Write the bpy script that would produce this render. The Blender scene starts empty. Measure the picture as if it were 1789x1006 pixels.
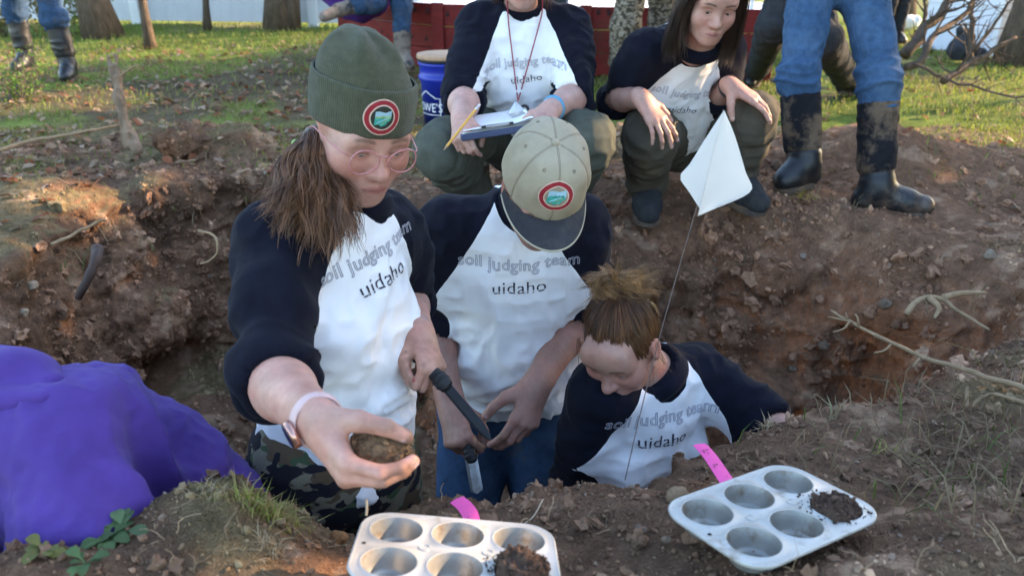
import bpy, math, random
import numpy as np
from mathutils import Vector, Matrix
from mathutils.bvhtree import BVHTree

random.seed(7)
rng = np.random.default_rng(11)
SC = bpy.context.scene
COL = SC.collection
R = math.radians

# ------------------------------------------------------------------ camera, sky, sun, exposure
CAM_H, PITCH, FPX = 1.0, R(23.4), 1400.0
cd = bpy.data.cameras.new('camera'); cam = bpy.data.objects.new('camera', cd); COL.objects.link(cam)
cam.location = (0, 0, CAM_H); cam.rotation_euler = (R(90) - PITCH, 0, 0)
cd.sensor_width = 36.0; cd.lens = 36.0 * FPX / 1789.0; cd.clip_end = 500; cd.clip_start = 0.05
cd.dof.use_dof = True; cd.dof.focus_distance = 1.75; cd.dof.aperture_fstop = 4.5
SC.camera = cam

SUN_EL, SUN_AZ = R(19), R(72)          # azimuth measured from +Y (away from the camera) towards +X
w = bpy.data.worlds.new('World'); SC.world = w; w.use_nodes = True
nt = w.node_tree; bg = nt.nodes['Background']
sky = nt.nodes.new('ShaderNodeTexSky'); sky.sky_type = 'NISHITA'; sky.sun_disc = False
sky.sun_elevation = SUN_EL; sky.sun_rotation = SUN_AZ
nt.links.new(sky.outputs[0], bg.inputs[0]); bg.inputs[1].default_value = 0.15
sl = bpy.data.lights.new('sun', 'SUN'); so = bpy.data.objects.new('sun', sl); COL.objects.link(so)
sl.energy = 3.0; sl.angle = R(0.6); sl.color = (1.0, 0.70, 0.43)
sd = Vector((math.sin(SUN_AZ) * math.cos(SUN_EL), math.cos(SUN_AZ) * math.cos(SUN_EL), math.sin(SUN_EL)))
so.rotation_euler = sd.to_track_quat('Z', 'Y').to_euler(); so.location = (8, 4, 6)
SC.view_settings.view_transform = 'Standard'; SC.view_settings.look = 'None'
SC.view_settings.gamma = 1.0; SC.view_settings.use_curve_mapping = False
SC.view_settings.exposure = 2.52
SC.render.engine = 'CYCLES'
SC.cycles.use_denoising = True
SC.cycles.max_bounces = 6; SC.cycles.transparent_max_bounces = 8

CR = np.array([1.0, 0, 0]); CF = np.array([0, math.cos(PITCH), -math.sin(PITCH)]); CU = np.array([0, math.sin(PITCH), math.cos(PITCH)])
CC = np.array([0, 0, CAM_H])
def W(px, py, Z):
    """a place of the scene from its direction in the photograph and its depth in metres"""
    return CC + Z * ((px - 894.5) / FPX * CR + CF - (py - 503.0) / FPX * CU)
def G(px, py, z=0.0):
    """the place where that direction meets height z"""
    d = (px - 894.5) / FPX * CR + CF - (py - 503.0) / FPX * CU
    return CC + d * ((z - CAM_H) / d[2])
V = lambda *a: np.array(a, float)
def nrm(v):
    v = np.asarray(v, float); return v / (np.linalg.norm(v) + 1e-12)
def lerp(a, b, t): return np.asarray(a) * (1 - t) + np.asarray(b) * t

# ------------------------------------------------------------------ noise
def _h(ix, iy, iz):
    n = (ix.astype(np.uint32) * np.uint32(374761393) + iy.astype(np.uint32) * np.uint32(668265263) + iz.astype(np.uint32) * np.uint32(2147483647 - 1013))
    n = (n ^ (n >> np.uint32(13))) * np.uint32(1274126177); n = n ^ (n >> np.uint32(16))
    return (n & np.uint32(0xffff)).astype(np.float32) / 32767.5 - 1.0
def vnoise(P):
    P = np.asarray(P, np.float32); i = np.floor(P).astype(np.int64); f = P - i; i = i + 100000
    u = f * f * f * (f * (f * 6 - 15) + 10)
    r = 0
    for a in (0, 1):
        wx = u[:, 0] if a else 1 - u[:, 0]
        for b in (0, 1):
            wy = u[:, 1] if b else 1 - u[:, 1]
            for c in (0, 1):
                wz = u[:, 2] if c else 1 - u[:, 2]
                r = r + wx * wy * wz * _h(i[:, 0] + a, i[:, 1] + b, i[:, 2] + c)
    return r
def fbm(P, f, octv=3, gain=0.5):
    P = np.asarray(P, np.float32); s = 0; a = 1.0
    for k in range(octv):
        s = s + a * vnoise(P * f + 17.3 * k); f *= 2.07; a *= gain
    return s
def ridge(P, f): return 1 - 2.2 * np.abs(vnoise(np.asarray(P, np.float32) * f))
def sstep(a, b, x):
    t = np.clip((x - a) / (b - a), 0, 1); return t * t * (3 - 2 * t)

# ------------------------------------------------------------------ objects
def tag(o, label=None, cat=None, group=None, kind=None):
    if label: o['label'] = label
    if cat: o['category'] = cat
    if group: o['group'] = group
    if kind: o['kind'] = kind
    return o
def empty(name, loc, label=None, cat=None, group=None):
    o = bpy.data.objects.new(name, None); COL.objects.link(o); o.location = Vector(loc); o.empty_display_size = 0.05
    return tag(o, label, cat, group)
def par(o, p):
    if p is not None:
        o.parent = p
        b = Vector((0, 0, 0)); q = p
        while q is not None: b += q.location; q = q.parent
        o.location = Vector(o.location) - b
    return o
def mesh_obj(name, verts, faces, mat=None, parent=None, smooth=True, attrs=None, mi=None):
    """world-space verts -> ONE linked mesh object. faces: (n,3)/(n,4) array or list of such"""
    me = bpy.data.meshes.new(name)
    verts = np.asarray(verts, np.float32)
    fl = faces if isinstance(faces, list) else [faces]
    fl = [np.asarray(f, np.int32) for f in fl if len(f)]
    me.vertices.add(len(verts)); me.vertices.foreach_set('co', verts.ravel())
    nl = sum(f.size for f in fl); npoly = sum(len(f) for f in fl)
    me.loops.add(nl); me.polygons.add(npoly)
    me.loops.foreach_set('vertex_index', np.concatenate([f.ravel() for f in fl]))
    tot = np.concatenate([np.full(len(f), f.shape[1], np.int32) for f in fl])
    st = np.concatenate([[0], np.cumsum(tot)[:-1]]).astype(np.int32)
    me.polygons.foreach_set('loop_start', st)
    me.polygons.foreach_set('use_smooth', np.full(npoly, smooth))
    if mi is not None: me.polygons.foreach_set('material_index', np.asarray(mi, np.int32))
    me.update(calc_edges=True); me.validate()
    if attrs:
        for k, a in attrs.items():
            a = np.asarray(a, np.float32)
            if a.ndim == 1:
                at = me.attributes.new(k, 'FLOAT', 'POINT'); at.data.foreach_set('value', a)
            else:
                at = me.attributes.new(k, 'FLOAT_COLOR', 'POINT')
                at.data.foreach_set('color', np.concatenate([a, np.ones((len(a), 1), np.float32)], 1).ravel())
    ms = mat if isinstance(mat, (list, tuple)) else [mat]
    for m in ms:
        if m: me.materials.append(m)
    o = bpy.data.objects.new(name, me); COL.objects.link(o)
    if parent is None:                      # origin at the base of the thing
        c = verts.mean(0); c[2] = verts[:, 2].min()
        me.vertices.foreach_set('co', (verts - c).ravel()); o.location = c
    else:
        b = Vector((0, 0, 0)); q = parent
        while q is not None: b += q.location; q = q.parent
        me.vertices.foreach_set('co', (verts - np.array(b, np.float32)).ravel()); o.parent = parent
    me.update()
    return o
class MB:
    """collects plain pieces and builds them as one mesh"""
    def __init__(s): s.v = []; s.f = []; s.n = 0; s.c = []; s.mi = []
    def add(s, v, faces, col=None, mi=0):
        v = np.asarray(v, float); faces = faces if isinstance(faces, list) else [faces]
        for f in faces:
            f = np.asarray(f, np.int32)
            if len(f): s.f.append(f + s.n); s.mi.append(np.full(len(f), mi))
        s.v.append(v); s.n += len(v)
        s.c.append(np.tile(np.asarray(col if col is not None else (1, 1, 1), float), (len(v), 1)) if np.ndim(col) < 2 else np.asarray(col, float))
        return s
    def tube(s, pts, rad, n=8, col=None, caps=True, flat=1.0, mi=0):
        pts = np.asarray(pts, float); m = len(pts); rad = np.broadcast_to(np.asarray(rad, float), (m,))
        T = np.gradient(pts, axis=0); T /= np.linalg.norm(T, axis=1)[:, None] + 1e-12
        up = V(0, 0, 1) if abs(T[0][2]) < 0.9 else V(0, 1, 0)
        a = nrm(np.cross(up, T[0])); A = []
        for k in range(m):
            a = a - T[k] * a.dot(T[k]); a = nrm(a); A.append(a)
        A = np.array(A); B = np.cross(T, A)
        th = np.arange(n) * 2 * math.pi / n
        ring = A[:, None] * np.cos(th)[None, :, None] + B[:, None] * np.sin(th)[None, :, None] * flat
        v = (pts[:, None] + ring * rad[:, None, None]).reshape(-1, 3)
        i = np.arange(m - 1)[:, None] * n; j = np.arange(n)[None]; j2 = (j + 1) % n
        q = np.stack([i + j, i + j2, i + n + j2, i + n + j], -1).reshape(-1, 4)
        fs = [q]
        if caps:
            v = np.concatenate([v, pts[:1], pts[-1:]]); jj = np.arange(n); k2 = (jj + 1) % n
            fs += [np.stack([np.full(n, m * n), k2, jj], 1), np.stack([np.full(n, m * n + 1), (m - 1) * n + jj, (m - 1) * n + k2], 1)]
        return s.add(v, fs, col, mi)
    def box(s, c, h, ax=None, col=None, bev=0.0, mi=0):
        c = np.asarray(c, float); h = np.asarray(h, float); ax = np.eye(3) if ax is None else np.asarray(ax, float)
        if bev <= 0:
            sg = np.array([[x, y, z] for z in (-1, 1) for y in (-1, 1) for x in (-1, 1)], float)
            v = c + (sg * h) @ ax
            f = np.array([[0, 2, 3, 1], [4, 5, 7, 6], [0, 1, 5, 4], [2, 6, 7, 3], [0, 4, 6, 2], [1, 3, 7, 5]])
            return s.add(v, f, col, mi)
        rx, ry, b = h[0], h[1], bev
        lv = []
        for (z, ins) in ((-h[2], b), (-h[2] + b, 0), (h[2] - b, 0), (h[2], b)):
            x, y = rx - ins, ry - ins
            for (sx, sy) in ((-1, -1), (1, -1), (1, 1), (-1, 1)):
                if sx * sy > 0: pp = [(sx * (x), sy * (y - b)), (sx * (x - b), sy * y)]
                else: pp = [(sx * (x - b), sy * y), (sx * x, sy * (y - b))]
                for p in pp: lv.append((p[0], p[1], z))
        v = c + np.array(lv) @ ax
        q = []
        for k in range(3):
            for j in range(8):
                q.append([k * 8 + j, k * 8 + (j + 1) % 8, k * 8 + 8 + (j + 1) % 8, k * 8 + 8 + j])
        cv = np.concatenate([v, [c - ax[2] * h[2]], [c + ax[2] * h[2]]])
        t = [[32, (j + 1) % 8, j] for j in range(8)] + [[33, 24 + j, 24 + (j + 1) % 8] for j in range(8)]
        return s.add(cv, [np.array(q), np.array(t)], col, mi)
    def grid(s, Pg, col=None, closed_u=False, mi=0):
        Pg = np.asarray(Pg, float); a, b = Pg.shape[:2]
        i = np.arange(a - 1)[:, None] * b
        if closed_u: j = np.arange(b)[None]; j2 = (j + 1) % b
        else: j = np.arange(b - 1)[None]; j2 = j + 1
        q = np.stack([i + j, i + j2, i + b + j2, i + b + j], -1).reshape(-1, 4)
        return s.add(Pg.reshape(-1, 3), q, col if np.ndim(col) < 3 else np.asarray(col).reshape(-1, 3), mi)
    def build(s, name, mat, parent=None, smooth=True, attrs=True):
        v = np.concatenate(s.v)
        # group by face size
        a3 = [f for f in s.f if f.shape[1] == 3]; a4 = [f for f in s.f if f.shape[1] == 4]
        m3 = [m for f, m in zip(s.f, s.mi) if f.shape[1] == 3]; m4 = [m for f, m in zip(s.f, s.mi) if f.shape[1] == 4]
        fl = []; ml = []
        if a3: fl.append(np.concatenate(a3)); ml.append(np.concatenate(m3))
        if a4: fl.append(np.concatenate(a4)); ml.append(np.concatenate(m4))
        return mesh_obj(name, v, fl, mat, parent, smooth, {'Col': np.concatenate(s.c)} if attrs else None, np.concatenate(ml))
def smooth_path(pts, n=24):
    pts = np.asarray(pts, float); m = len(pts)
    if m < 3: return np.array([lerp(pts[0], pts[-1], t) for t in np.linspace(0, 1, n)])
    ext = np.concatenate([[2 * pts[0] - pts[1]], pts, [2 * pts[-1] - pts[-2]]])
    out = []
    for t in np.linspace(0, m - 1 - 1e-6, n):
        k = int(t); u = t - k; p0, p1, p2, p3 = ext[k:k + 4]
        out.append(0.5 * ((2 * p1) + (-p0 + p2) * u + (2 * p0 - 5 * p1 + 4 * p2 - p3) * u * u + (-p0 + 3 * p1 - 3 * p2 + p3) * u ** 3))
    return np.array(out)

# ------------------------------------------------------------------ materials
def material(name, base=(0.5, 0.5, 0.5), rough=0.8, var=0.2, scale=10, bump=0.0, bscale=80, attr=False, spec=0.4, metal=0.0,
             sss=0.0, base2=None, stretch=None, trans=0.0, sheen=0.0, ao2=None, bdist=0.004, detail=5, dirt=None):
    m = bpy.data.materials.new(name); m.use_nodes = True
    n = m.node_tree.nodes; L = m.node_tree.links; b = n['Principled BSDF']
    tc = n.new('ShaderNodeTexCoord'); src = tc.outputs['Object']
    if stretch:
        mp = n.new('ShaderNodeMapping'); mp.inputs['Scale'].default_value = stretch; L.new(src, mp.inputs['Vector']); src = mp.outputs[0]
    nz = n.new('ShaderNodeTexNoise'); nz.inputs['Scale'].default_value = scale; nz.inputs['Detail'].default_value = detail; nz.inputs['Roughness'].default_value = 0.62
    L.new(src, nz.inputs['Vector'])
    cr = n.new('ShaderNodeValToRGB'); cr.color_ramp.elements[0].position = 0.3; cr.color_ramp.elements[1].position = 0.7
    c1 = [max(0, x * (1 - var)) for x in base]; c2 = [x * (1 + var) for x in base] if base2 is None else base2
    cr.color_ramp.elements[0].color = (*c1, 1); cr.color_ramp.elements[1].color = (*c2, 1)
    L.new(nz.outputs['Fac'], cr.inputs[0]); out = cr.outputs[0]
    if attr:
        at = n.new('ShaderNodeAttribute'); at.attribute_name = 'Col'
        mx = n.new('ShaderNodeMix'); mx.data_type = 'RGBA'; mx.blend_type = 'MULTIPLY'; mx.inputs[0].default_value = 1
        L.new(out, mx.inputs[6]); L.new(at.outputs['Color'], mx.inputs[7]); out = mx.outputs[2]
    if dirt:                                            # (colour, scale, low, high): patches of dirt or wear
        n2 = n.new('ShaderNodeTexNoise'); n2.inputs['Scale'].default_value = dirt[1]; n2.inputs['Detail'].default_value = 7; n2.inputs['Roughness'].default_value = 0.7
        L.new(tc.outputs['Object'], n2.inputs['Vector'])
        mr = n.new('ShaderNodeMapRange'); mr.inputs[1].default_value = dirt[2]; mr.inputs[2].default_value = dirt[3]; L.new(n2.outputs['Fac'], mr.inputs[0])
        mx = n.new('ShaderNodeMix'); mx.data_type = 'RGBA'; L.new(mr.outputs[0], mx.inputs[0]); L.new(out, mx.inputs[6]); mx.inputs[7].default_value = (*dirt[0], 1); out = mx.outputs[2]
    L.new(out, b.inputs['Base Color'])
    b.inputs['Roughness'].default_value = rough; b.inputs['Specular IOR Level'].default_value = spec; b.inputs['Metallic'].default_value = metal
    if sss: b.inputs['Subsurface Weight'].default_value = sss; b.inputs['Subsurface Radius'].default_value = (0.012, 0.005, 0.003); b.inputs['Subsurface Scale'].default_value = 0.6
    if trans: b.inputs['Transmission Weight'].default_value = trans
    if sheen: b.inputs['Sheen Weight'].default_value = sheen; b.inputs['Sheen Roughness'].default_value = 0.5
    if bump:
        nb = n.new('ShaderNodeTexNoise'); nb.inputs['Scale'].default_value = bscale; nb.inputs['Detail'].default_value = 6; nb.inputs['Roughness'].default_value = 0.65
        L.new(src, nb.inputs['Vector'])
        bp = n.new('ShaderNodeBump'); bp.inputs['Strength'].default_value = bump; bp.inputs['Distance'].default_value = bdist
        L.new(nb.outputs['Fac'], bp.inputs['Height']); L.new(bp.outputs[0], b.inputs['Normal'])
    return m

# ------------------------------------------------------------------ signed-distance modelling (skin and cloth as ONE continuous surface)
class Sdf:
    def __init__(s): s.p = []
    def cap(s, a, b, ra, rb=None, k=0.02, flat=None, cut=None, op='u', g=None):
        s.p.append(('c', np.asarray(a, np.float32), np.asarray(b, np.float32), ra, ra if rb is None else rb, k, flat, cut, op, g)); return s
    def ell(s, c, r, ax=None, k=0.02, cut=None, op='u', g=None):
        ax = np.eye(3) if ax is None else np.asarray(ax)
        s.p.append(('e', np.asarray(c, np.float32), np.asarray(r, np.float32), ax.astype(np.float32), None, k, None, cut, op, g)); return s
    def prim(s, q, P):
        if q[0] == 'c':
            _, a, b, ra, rb, k, flat, cut, op, g = q
            pa = P - a; ba = b - a
            if flat is not None:
                n = np.asarray(flat[0], np.float32); f = 1.0 / flat[1] - 1
                pa = pa + n * ((pa @ n) * f)[..., None]; ba = ba + n * float(ba @ n) * f
            t = np.clip((pa @ ba) / (float(ba @ ba) + 1e-9), 0, 1)
            d = np.sqrt(((pa - t[..., None] * ba) ** 2).sum(-1)) - (ra + (rb - ra) * t)
            if flat is not None: d = d * min(1.0, flat[1])
        else:
            _, c, r, ax, _, k, _, cut, op, g = q
            l = (P - c) @ ax.T
            k0 = np.sqrt(((l / r) ** 2).sum(-1)); k1 = np.sqrt(((l / (r * r)) ** 2).sum(-1)) + 1e-9
            d = k0 * (k0 - 1) / k1
        if cut is not None: d = np.maximum(d, (P - np.asarray(cut[0], np.float32)) @ np.asarray(cut[1], np.float32))
        return d
    def comb(s, D, d, k, op):
        if op == 'u':
            h = np.maximum(k - np.abs(D - d), 0) / k; return np.minimum(D, d) - h * h * k * 0.25
        if op == 's':
            h = np.maximum(k - np.abs(D + d), 0) / k; return np.maximum(D, -d) + h * h * k * 0.25
    def at(s, P, groups=None):
        P = np.asarray(P, np.float32); D = np.full(P.shape[:-1], 9.0, np.float32)
        for q in s.p:
            if groups is not None and q[9] not in groups: continue
            D = s.comb(D, s.prim(q, P), q[5], q[8])
        return D
    def bounds(s):
        lo = np.full(3, 1e9); hi = -lo
        for q in s.p:
            if q[8] == 's': continue
            if q[0] == 'c': r = max(q[3], q[4]); pts = [q[1] - r, q[1] + r, q[2] - r, q[2] + r]
            else: r = float(q[2].max()); pts = [q[1] - r, q[1] + r]
            for p in pts: lo = np.minimum(lo, p); hi = np.maximum(hi, p)
        return lo - 0.03, hi + 0.03
    def mesh(s, h, B=4):
        lo, hi = s.bounds()
        def blocks(C, rb):
            ds = [s.prim(q, C) for q in s.p]
            D = np.full(len(C), 9.0, np.float32)
            for q, d in zip(s.p, ds): D = s.comb(D, d, q[5], q[8])
            act = np.abs(D) < rb * 1.6 + 0.004
            rel = [(d < 3.2 * rb + q[5])[act] for q, d in zip(s.p, ds)]
            def ev(P):
                D = np.full(P.shape[:-1], 9.0, np.float32)
                for q, m in zip(s.p, rel):
                    ix = np.nonzero(m)[0]
                    if len(ix): D[ix] = s.comb(D[ix], s.prim(q, P[ix]), q[5], q[8])
                return D
            return act, ev
        return nets(blocks, lo, hi, h, B)
def nets(blocks, lo, hi, h, B=4):
    lo = np.asarray(lo, np.float32); nb = np.ceil((np.asarray(hi) - lo) / (h * B)).astype(int) + 1
    bi = np.stack(np.meshgrid(*[np.arange(n) for n in nb], indexing='ij'), -1).reshape(-1, 3)
    C = (lo + (bi + 0.5) * (h * B)).astype(np.float32)
    act, ev = blocks(C, h * B * 0.866)
    bi = bi[act] * B
    g = np.stack(np.meshgrid(*[np.arange(B + 1)] * 3, indexing='ij'), -1).reshape(-1, 3)
    P = (lo + (bi[:, None] + g[None]) * h).astype(np.float32)
    D = ev(P).reshape(-1, B + 1, B + 1, B + 1)
    cs = [(0, 0, 0), (1, 0, 0), (0, 1, 0), (1, 1, 0), (0, 0, 1), (1, 0, 1), (0, 1, 1), (1, 1, 1)]
    cv = np.stack([D[:, a:a + B, b:b + B, c:c + B] for a, b, c in cs], -1).reshape(-1, 8)
    ci = (bi[:, None] + np.stack(np.meshgrid(*[np.arange(B)] * 3, indexing='ij'), -1).reshape(1, -1, 3)).reshape(-1, 3)
    neg = cv < 0; mixed = neg.any(1) & ~neg.all(1)
    cv = cv[mixed]; ci = ci[mixed]; neg = neg[mixed]
    acc = np.zeros((len(cv), 3)); cnt = np.zeros(len(cv)); ca = np.array(cs, float)
    for a in range(8):
        for b in range(a + 1, 8):
            if np.abs(ca[a] - ca[b]).sum() != 1: continue
            x = neg[:, a] != neg[:, b]
            t = cv[x, a] / (cv[x, a] - cv[x, b])
            acc[x] += ca[a] + (ca[b] - ca[a]) * t[:, None]; cnt[x] += 1
    vp = lo + (ci + acc / np.maximum(cnt, 1)[:, None]) * h
    N = (nb * B + 8).astype(np.int64)
    key = ((ci[:, 0] + 2).astype(np.int64) * N[1] + ci[:, 1] + 2) * N[2] + ci[:, 2] + 2
    order = np.argsort(key); sk = key[order]
    def find(off):
        k = key + (off[0] * N[1] + off[1]) * N[2] + off[2]
        j = np.searchsorted(sk, k); j = np.minimum(j, len(sk) - 1)
        return np.where(sk[j] == k, order[j], -1)
    quads = []
    for c1, o1, o2 in ((1, (0, -1, 0), (0, 0, -1)), (2, (0, 0, -1), (-1, 0, 0)), (4, (-1, 0, 0), (0, -1, 0))):
        x = neg[:, 0] != neg[:, c1]
        a = np.arange(len(key)); b = find(o1); d = find(o2); c = find(tuple(np.add(o1, o2)))
        ok = x & (b >= 0) & (c >= 0) & (d >= 0)
        q = np.stack([a, b, c, d], 1)[ok]; fl = ~neg[ok, 0]
        q[fl] = q[fl][:, ::-1]; quads.append(q)
    return vp.astype(np.float32), np.concatenate(quads)
def vnormals(Vx, F):
    n = np.zeros_like(Vx); a, b, c = Vx[F[:, 0]], Vx[F[:, 1]], Vx[F[:, 2]]
    if F.shape[1] == 4: fn = np.cross(c - a, Vx[F[:, 3]] - b)
    else: fn = np.cross(b - a, c - a)
    for k in range(F.shape[1]):
        for j in range(3): n[:, j] += np.bincount(F[:, k], fn[:, j], len(Vx))
    return n / (np.linalg.norm(n, axis=1)[:, None] + 1e-12)
def relax(Vx, F, it=1, lam=0.5):
    for _ in range(it):
        s = np.zeros_like(Vx); c = np.zeros(len(Vx)); m = F.shape[1]
        for k in range(m):
            for o in (1, m - 1):
                a, b = F[:, k], F[:, (k + o) % m]
                for j in range(3): s[:, j] += np.bincount(a, Vx[b, j], len(Vx))
                c += np.bincount(a, minlength=len(Vx))
        Vx = Vx + lam * (s / np.maximum(c, 1)[:, None] - Vx)
    return Vx
def tris(F): return np.concatenate([F[:, [0, 1, 2]], F[:, [0, 2, 3]]]) if F.shape[1] == 4 else F
def compact(Vx, T, *at):
    u, inv = np.unique(T, return_inverse=True)
    return (Vx[u], inv.reshape(T.shape)) + tuple(a[u] for a in at)
def clip_split(Vx, F, s):
    """cuts a mesh along s = 0 -> (verts, tris) of the s<0 side and of the s>=0 side"""
    T = tris(F); s = np.where(np.abs(s) < 1e-5, 1e-5, s); pos = s[T] > 0; n = pos.sum(1)
    out = {0: [T[n == 0]], 1: [T[n == 3]]}
    nv = [Vx]; base = len(Vx); em = {}
    extra = []
    def cutp(a, b):
        k = (min(a, b), max(a, b))
        if k not in em:
            t = s[a] / (s[a] - s[b]); em[k] = base + len(extra); extra.append(Vx[a] + (Vx[b] - Vx[a]) * t)
        return em[k]
    la = []; lb = []
    for tr, p in zip(T[(n == 1) | (n == 2)].tolist(), pos[(n == 1) | (n == 2)].tolist()):
        lone = p.index(True) if sum(p) == 1 else p.index(False)
        a, b, c = tr[lone], tr[(lone + 1) % 3], tr[(lone + 2) % 3]
        x, y = cutp(a, b), cutp(a, c)
        one = [(a, x, y)]; two = [(x, b, c), (x, c, y)]
        if sum(p) == 1: lb += one; la += two
        else: la += one; lb += two
    A = np.concatenate([out[0][0], np.array(la, int).reshape(-1, 3)]); Bt = np.concatenate([out[1][0], np.array(lb, int).reshape(-1, 3)])
    allv = np.concatenate([Vx, np.array(extra).reshape(-1, 3)])
    return compact(allv, A), compact(allv, Bt)
# ------------------------------------------------------------------ people: materials
SKIN = material('skin', (1, 1, 1), 0.48, 0.10, 90, 0.28, 330, attr=True, spec=0.35, sss=0.12, bdist=0.0015)
WHITE = material('white_jersey', (0.80, 0.79, 0.80), 0.9, 0.03, 9, 0.25, 700, sheen=0.15, spec=0.2, bdist=0.0012)
NAVY = material('navy_jersey', (0.006, 0.0065, 0.014), 0.95, 0.25, 30, 0.3, 600, sheen=0.03, spec=0.15, bdist=0.0015, dirt=((0.012, 0.011, 0.013), 14, 0.55, 0.85))
INKG = material('grey_print', (0.36, 0.35, 0.40), 0.8, 0.1)
INKD = material('dark_print', (0.045, 0.04, 0.06), 0.8, 0.1)
JEANS = material('blue_denim', (0.044, 0.092, 0.175), 0.9, 0.22, 40, 0.3, 500, spec=0.2, bdist=0.0015, dirt=((0.085, 0.145, 0.235), 5, 0.45, 0.75))
DJEANS = material('muddy_denim', (0.03, 0.06, 0.115), 0.92, 0.3, 30, 0.3, 500, spec=0.2, bdist=0.0015, dirt=((0.095, 0.078, 0.06), 7, 0.55, 0.8))
OLIVE = material('dark_green_canvas', (0.080, 0.085, 0.068), 0.95, 0.2, 20, 0.35, 350, spec=0.15, bdist=0.002, dirt=((0.12, 0.095, 0.06), 6, 0.58, 0.85))
BROWNC = material('brown_canvas', (0.078, 0.070, 0.054), 0.95, 0.2, 20, 0.35, 350, spec=0.15, bdist=0.002, dirt=((0.13, 0.095, 0.06), 6, 0.55, 0.85))
DARKC = material('dark_canvas', (0.03, 0.032, 0.036), 0.95, 0.25, 20, 0.35, 350, spec=0.15, dirt=((0.08, 0.07, 0.055), 6, 0.55, 0.85))
RUBBER = material('black_rubber', (0.012, 0.013, 0.016), 0.42, 0.3, 20, 0.15, 90, spec=0.5, dirt=((0.15, 0.10, 0.068), 4.5, 0.56, 0.7))
NEOP = material('muddy_neoprene', (0.016, 0.016, 0.019), 0.95, 0.3, 30, 0.4, 300, spec=0.15, dirt=((0.15, 0.105, 0.072), 6, 0.47, 0.58))
PURPLE = material('purple_fleece', (0.080, 0.042, 0.225), 0.95, 0.12, 14, 0.4, 420, sheen=0.08, spec=0.12, bdist=0.002)
def camo_mat(name, cols, sc):
    m = material(name, cols[0], 0.92, 0.08, 30, 0.35, 400, spec=0.15)
    n = m.node_tree.nodes; L = m.node_tree.links; b = n['Principled BSDF']
    tc = n.new('ShaderNodeTexCoord'); prev = b.inputs['Base Color'].links[0].from_socket
    for k, c in enumerate(cols[1:]):
        mp = n.new('ShaderNodeMapping'); mp.inputs['Location'].default_value = (k * 7.1, k * 3.3, k * 1.7); mp.inputs['Scale'].default_value = (1, 1, 1.5)
        L.new(tc.outputs['Object'], mp.inputs[0])
        nz = n.new('ShaderNodeTexNoise'); nz.inputs['Scale'].default_value = sc; nz.inputs['Detail'].default_value = 2.5; L.new(mp.outputs[0], nz.inputs['Vector'])
        mr = n.new('ShaderNodeMapRange'); mr.inputs[1].default_value = 0.53; mr.inputs[2].default_value = 0.545; L.new(nz.outputs['Fac'], mr.inputs[0])
        mx = n.new('ShaderNodeMix'); mx.data_type = 'RGBA'; L.new(mr.outputs[0], mx.inputs[0]); L.new(prev, mx.inputs[6]); mx.inputs[7].default_value = (*c, 1); prev = mx.outputs[2]
    L.new(prev, b.inputs['Base Color']); return m
CAMO = camo_mat('woodland_camouflage', [(0.17, 0.155, 0.115), (0.055, 0.082, 0.045), (0.095, 0.066, 0.042), (0.016, 0.016, 0.022)], 15)
CAMO2 = camo_mat('dry_grass_camouflage', [(0.19, 0.15, 0.105), (0.10, 0.08, 0.055), (0.26, 0.22, 0.17), (0.055, 0.045, 0.032)], 30)
def hair_mat(name, c1, c2):
    return material(name, c1, 0.42, 0.3, 35, 0, attr=True, base2=c2, spec=0.5, stretch=(1, 1, 0.3))
HAIR_B = hair_mat('brown_hair', (0.115, 0.047, 0.020), (0.26, 0.122, 0.056))
HAIR_D = hair_mat('dark_brown_hair', (0.034, 0.018, 0.012), (0.085, 0.046, 0.030))
HAIR_L = hair_mat('light_brown_hair', (0.072, 0.029, 0.012), (0.17, 0.074, 0.030))
EYEW = material('eye_white', (1, 1, 1), 0.15, 0.0, attr=True, spec=0.5)

# ------------------------------------------------------------------ frames
class Fr:
    """a local frame: rows of ax are right, forward, up"""
    def __init__(s, o, fwd, up, sc=1.0):
        f = nrm(fwd); u = np.asarray(up, float); u = nrm(u - f * u.dot(f)); r = np.cross(f, u)
        s.o = np.asarray(o, float); s.ax = np.array([r, f, u]); s.sc = sc
    def w(s, *p):
        p = np.asarray(p if len(p) > 1 else p[0], float); return s.o + (p * s.sc) @ s.ax
    def l(s, P): return ((np.asarray(P) - s.o) @ s.ax.T) / s.sc
    @property
    def s1(s): return float(np.mean(s.sc))
def head_frame(o, yaw, pitch, roll=0, sc=1.0):
    """yaw: turned towards image right (deg); pitch: looking down (deg); roll: crown leaning to image right (deg)"""
    y, p, r = R(yaw), R(pitch), R(roll)
    f = V(math.sin(y) * math.cos(p), -math.cos(y) * math.cos(p), -math.sin(p))
    u0 = V(math.sin(y) * math.sin(p), -math.cos(y) * math.sin(p), math.cos(p))
    s = np.cross(f, u0)                              # the person's right
    u = u0 * math.cos(r) - s * math.sin(r)           # crown away from the person's right = towards image right when facing us
    return Fr(o, f, u, sc)

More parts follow.
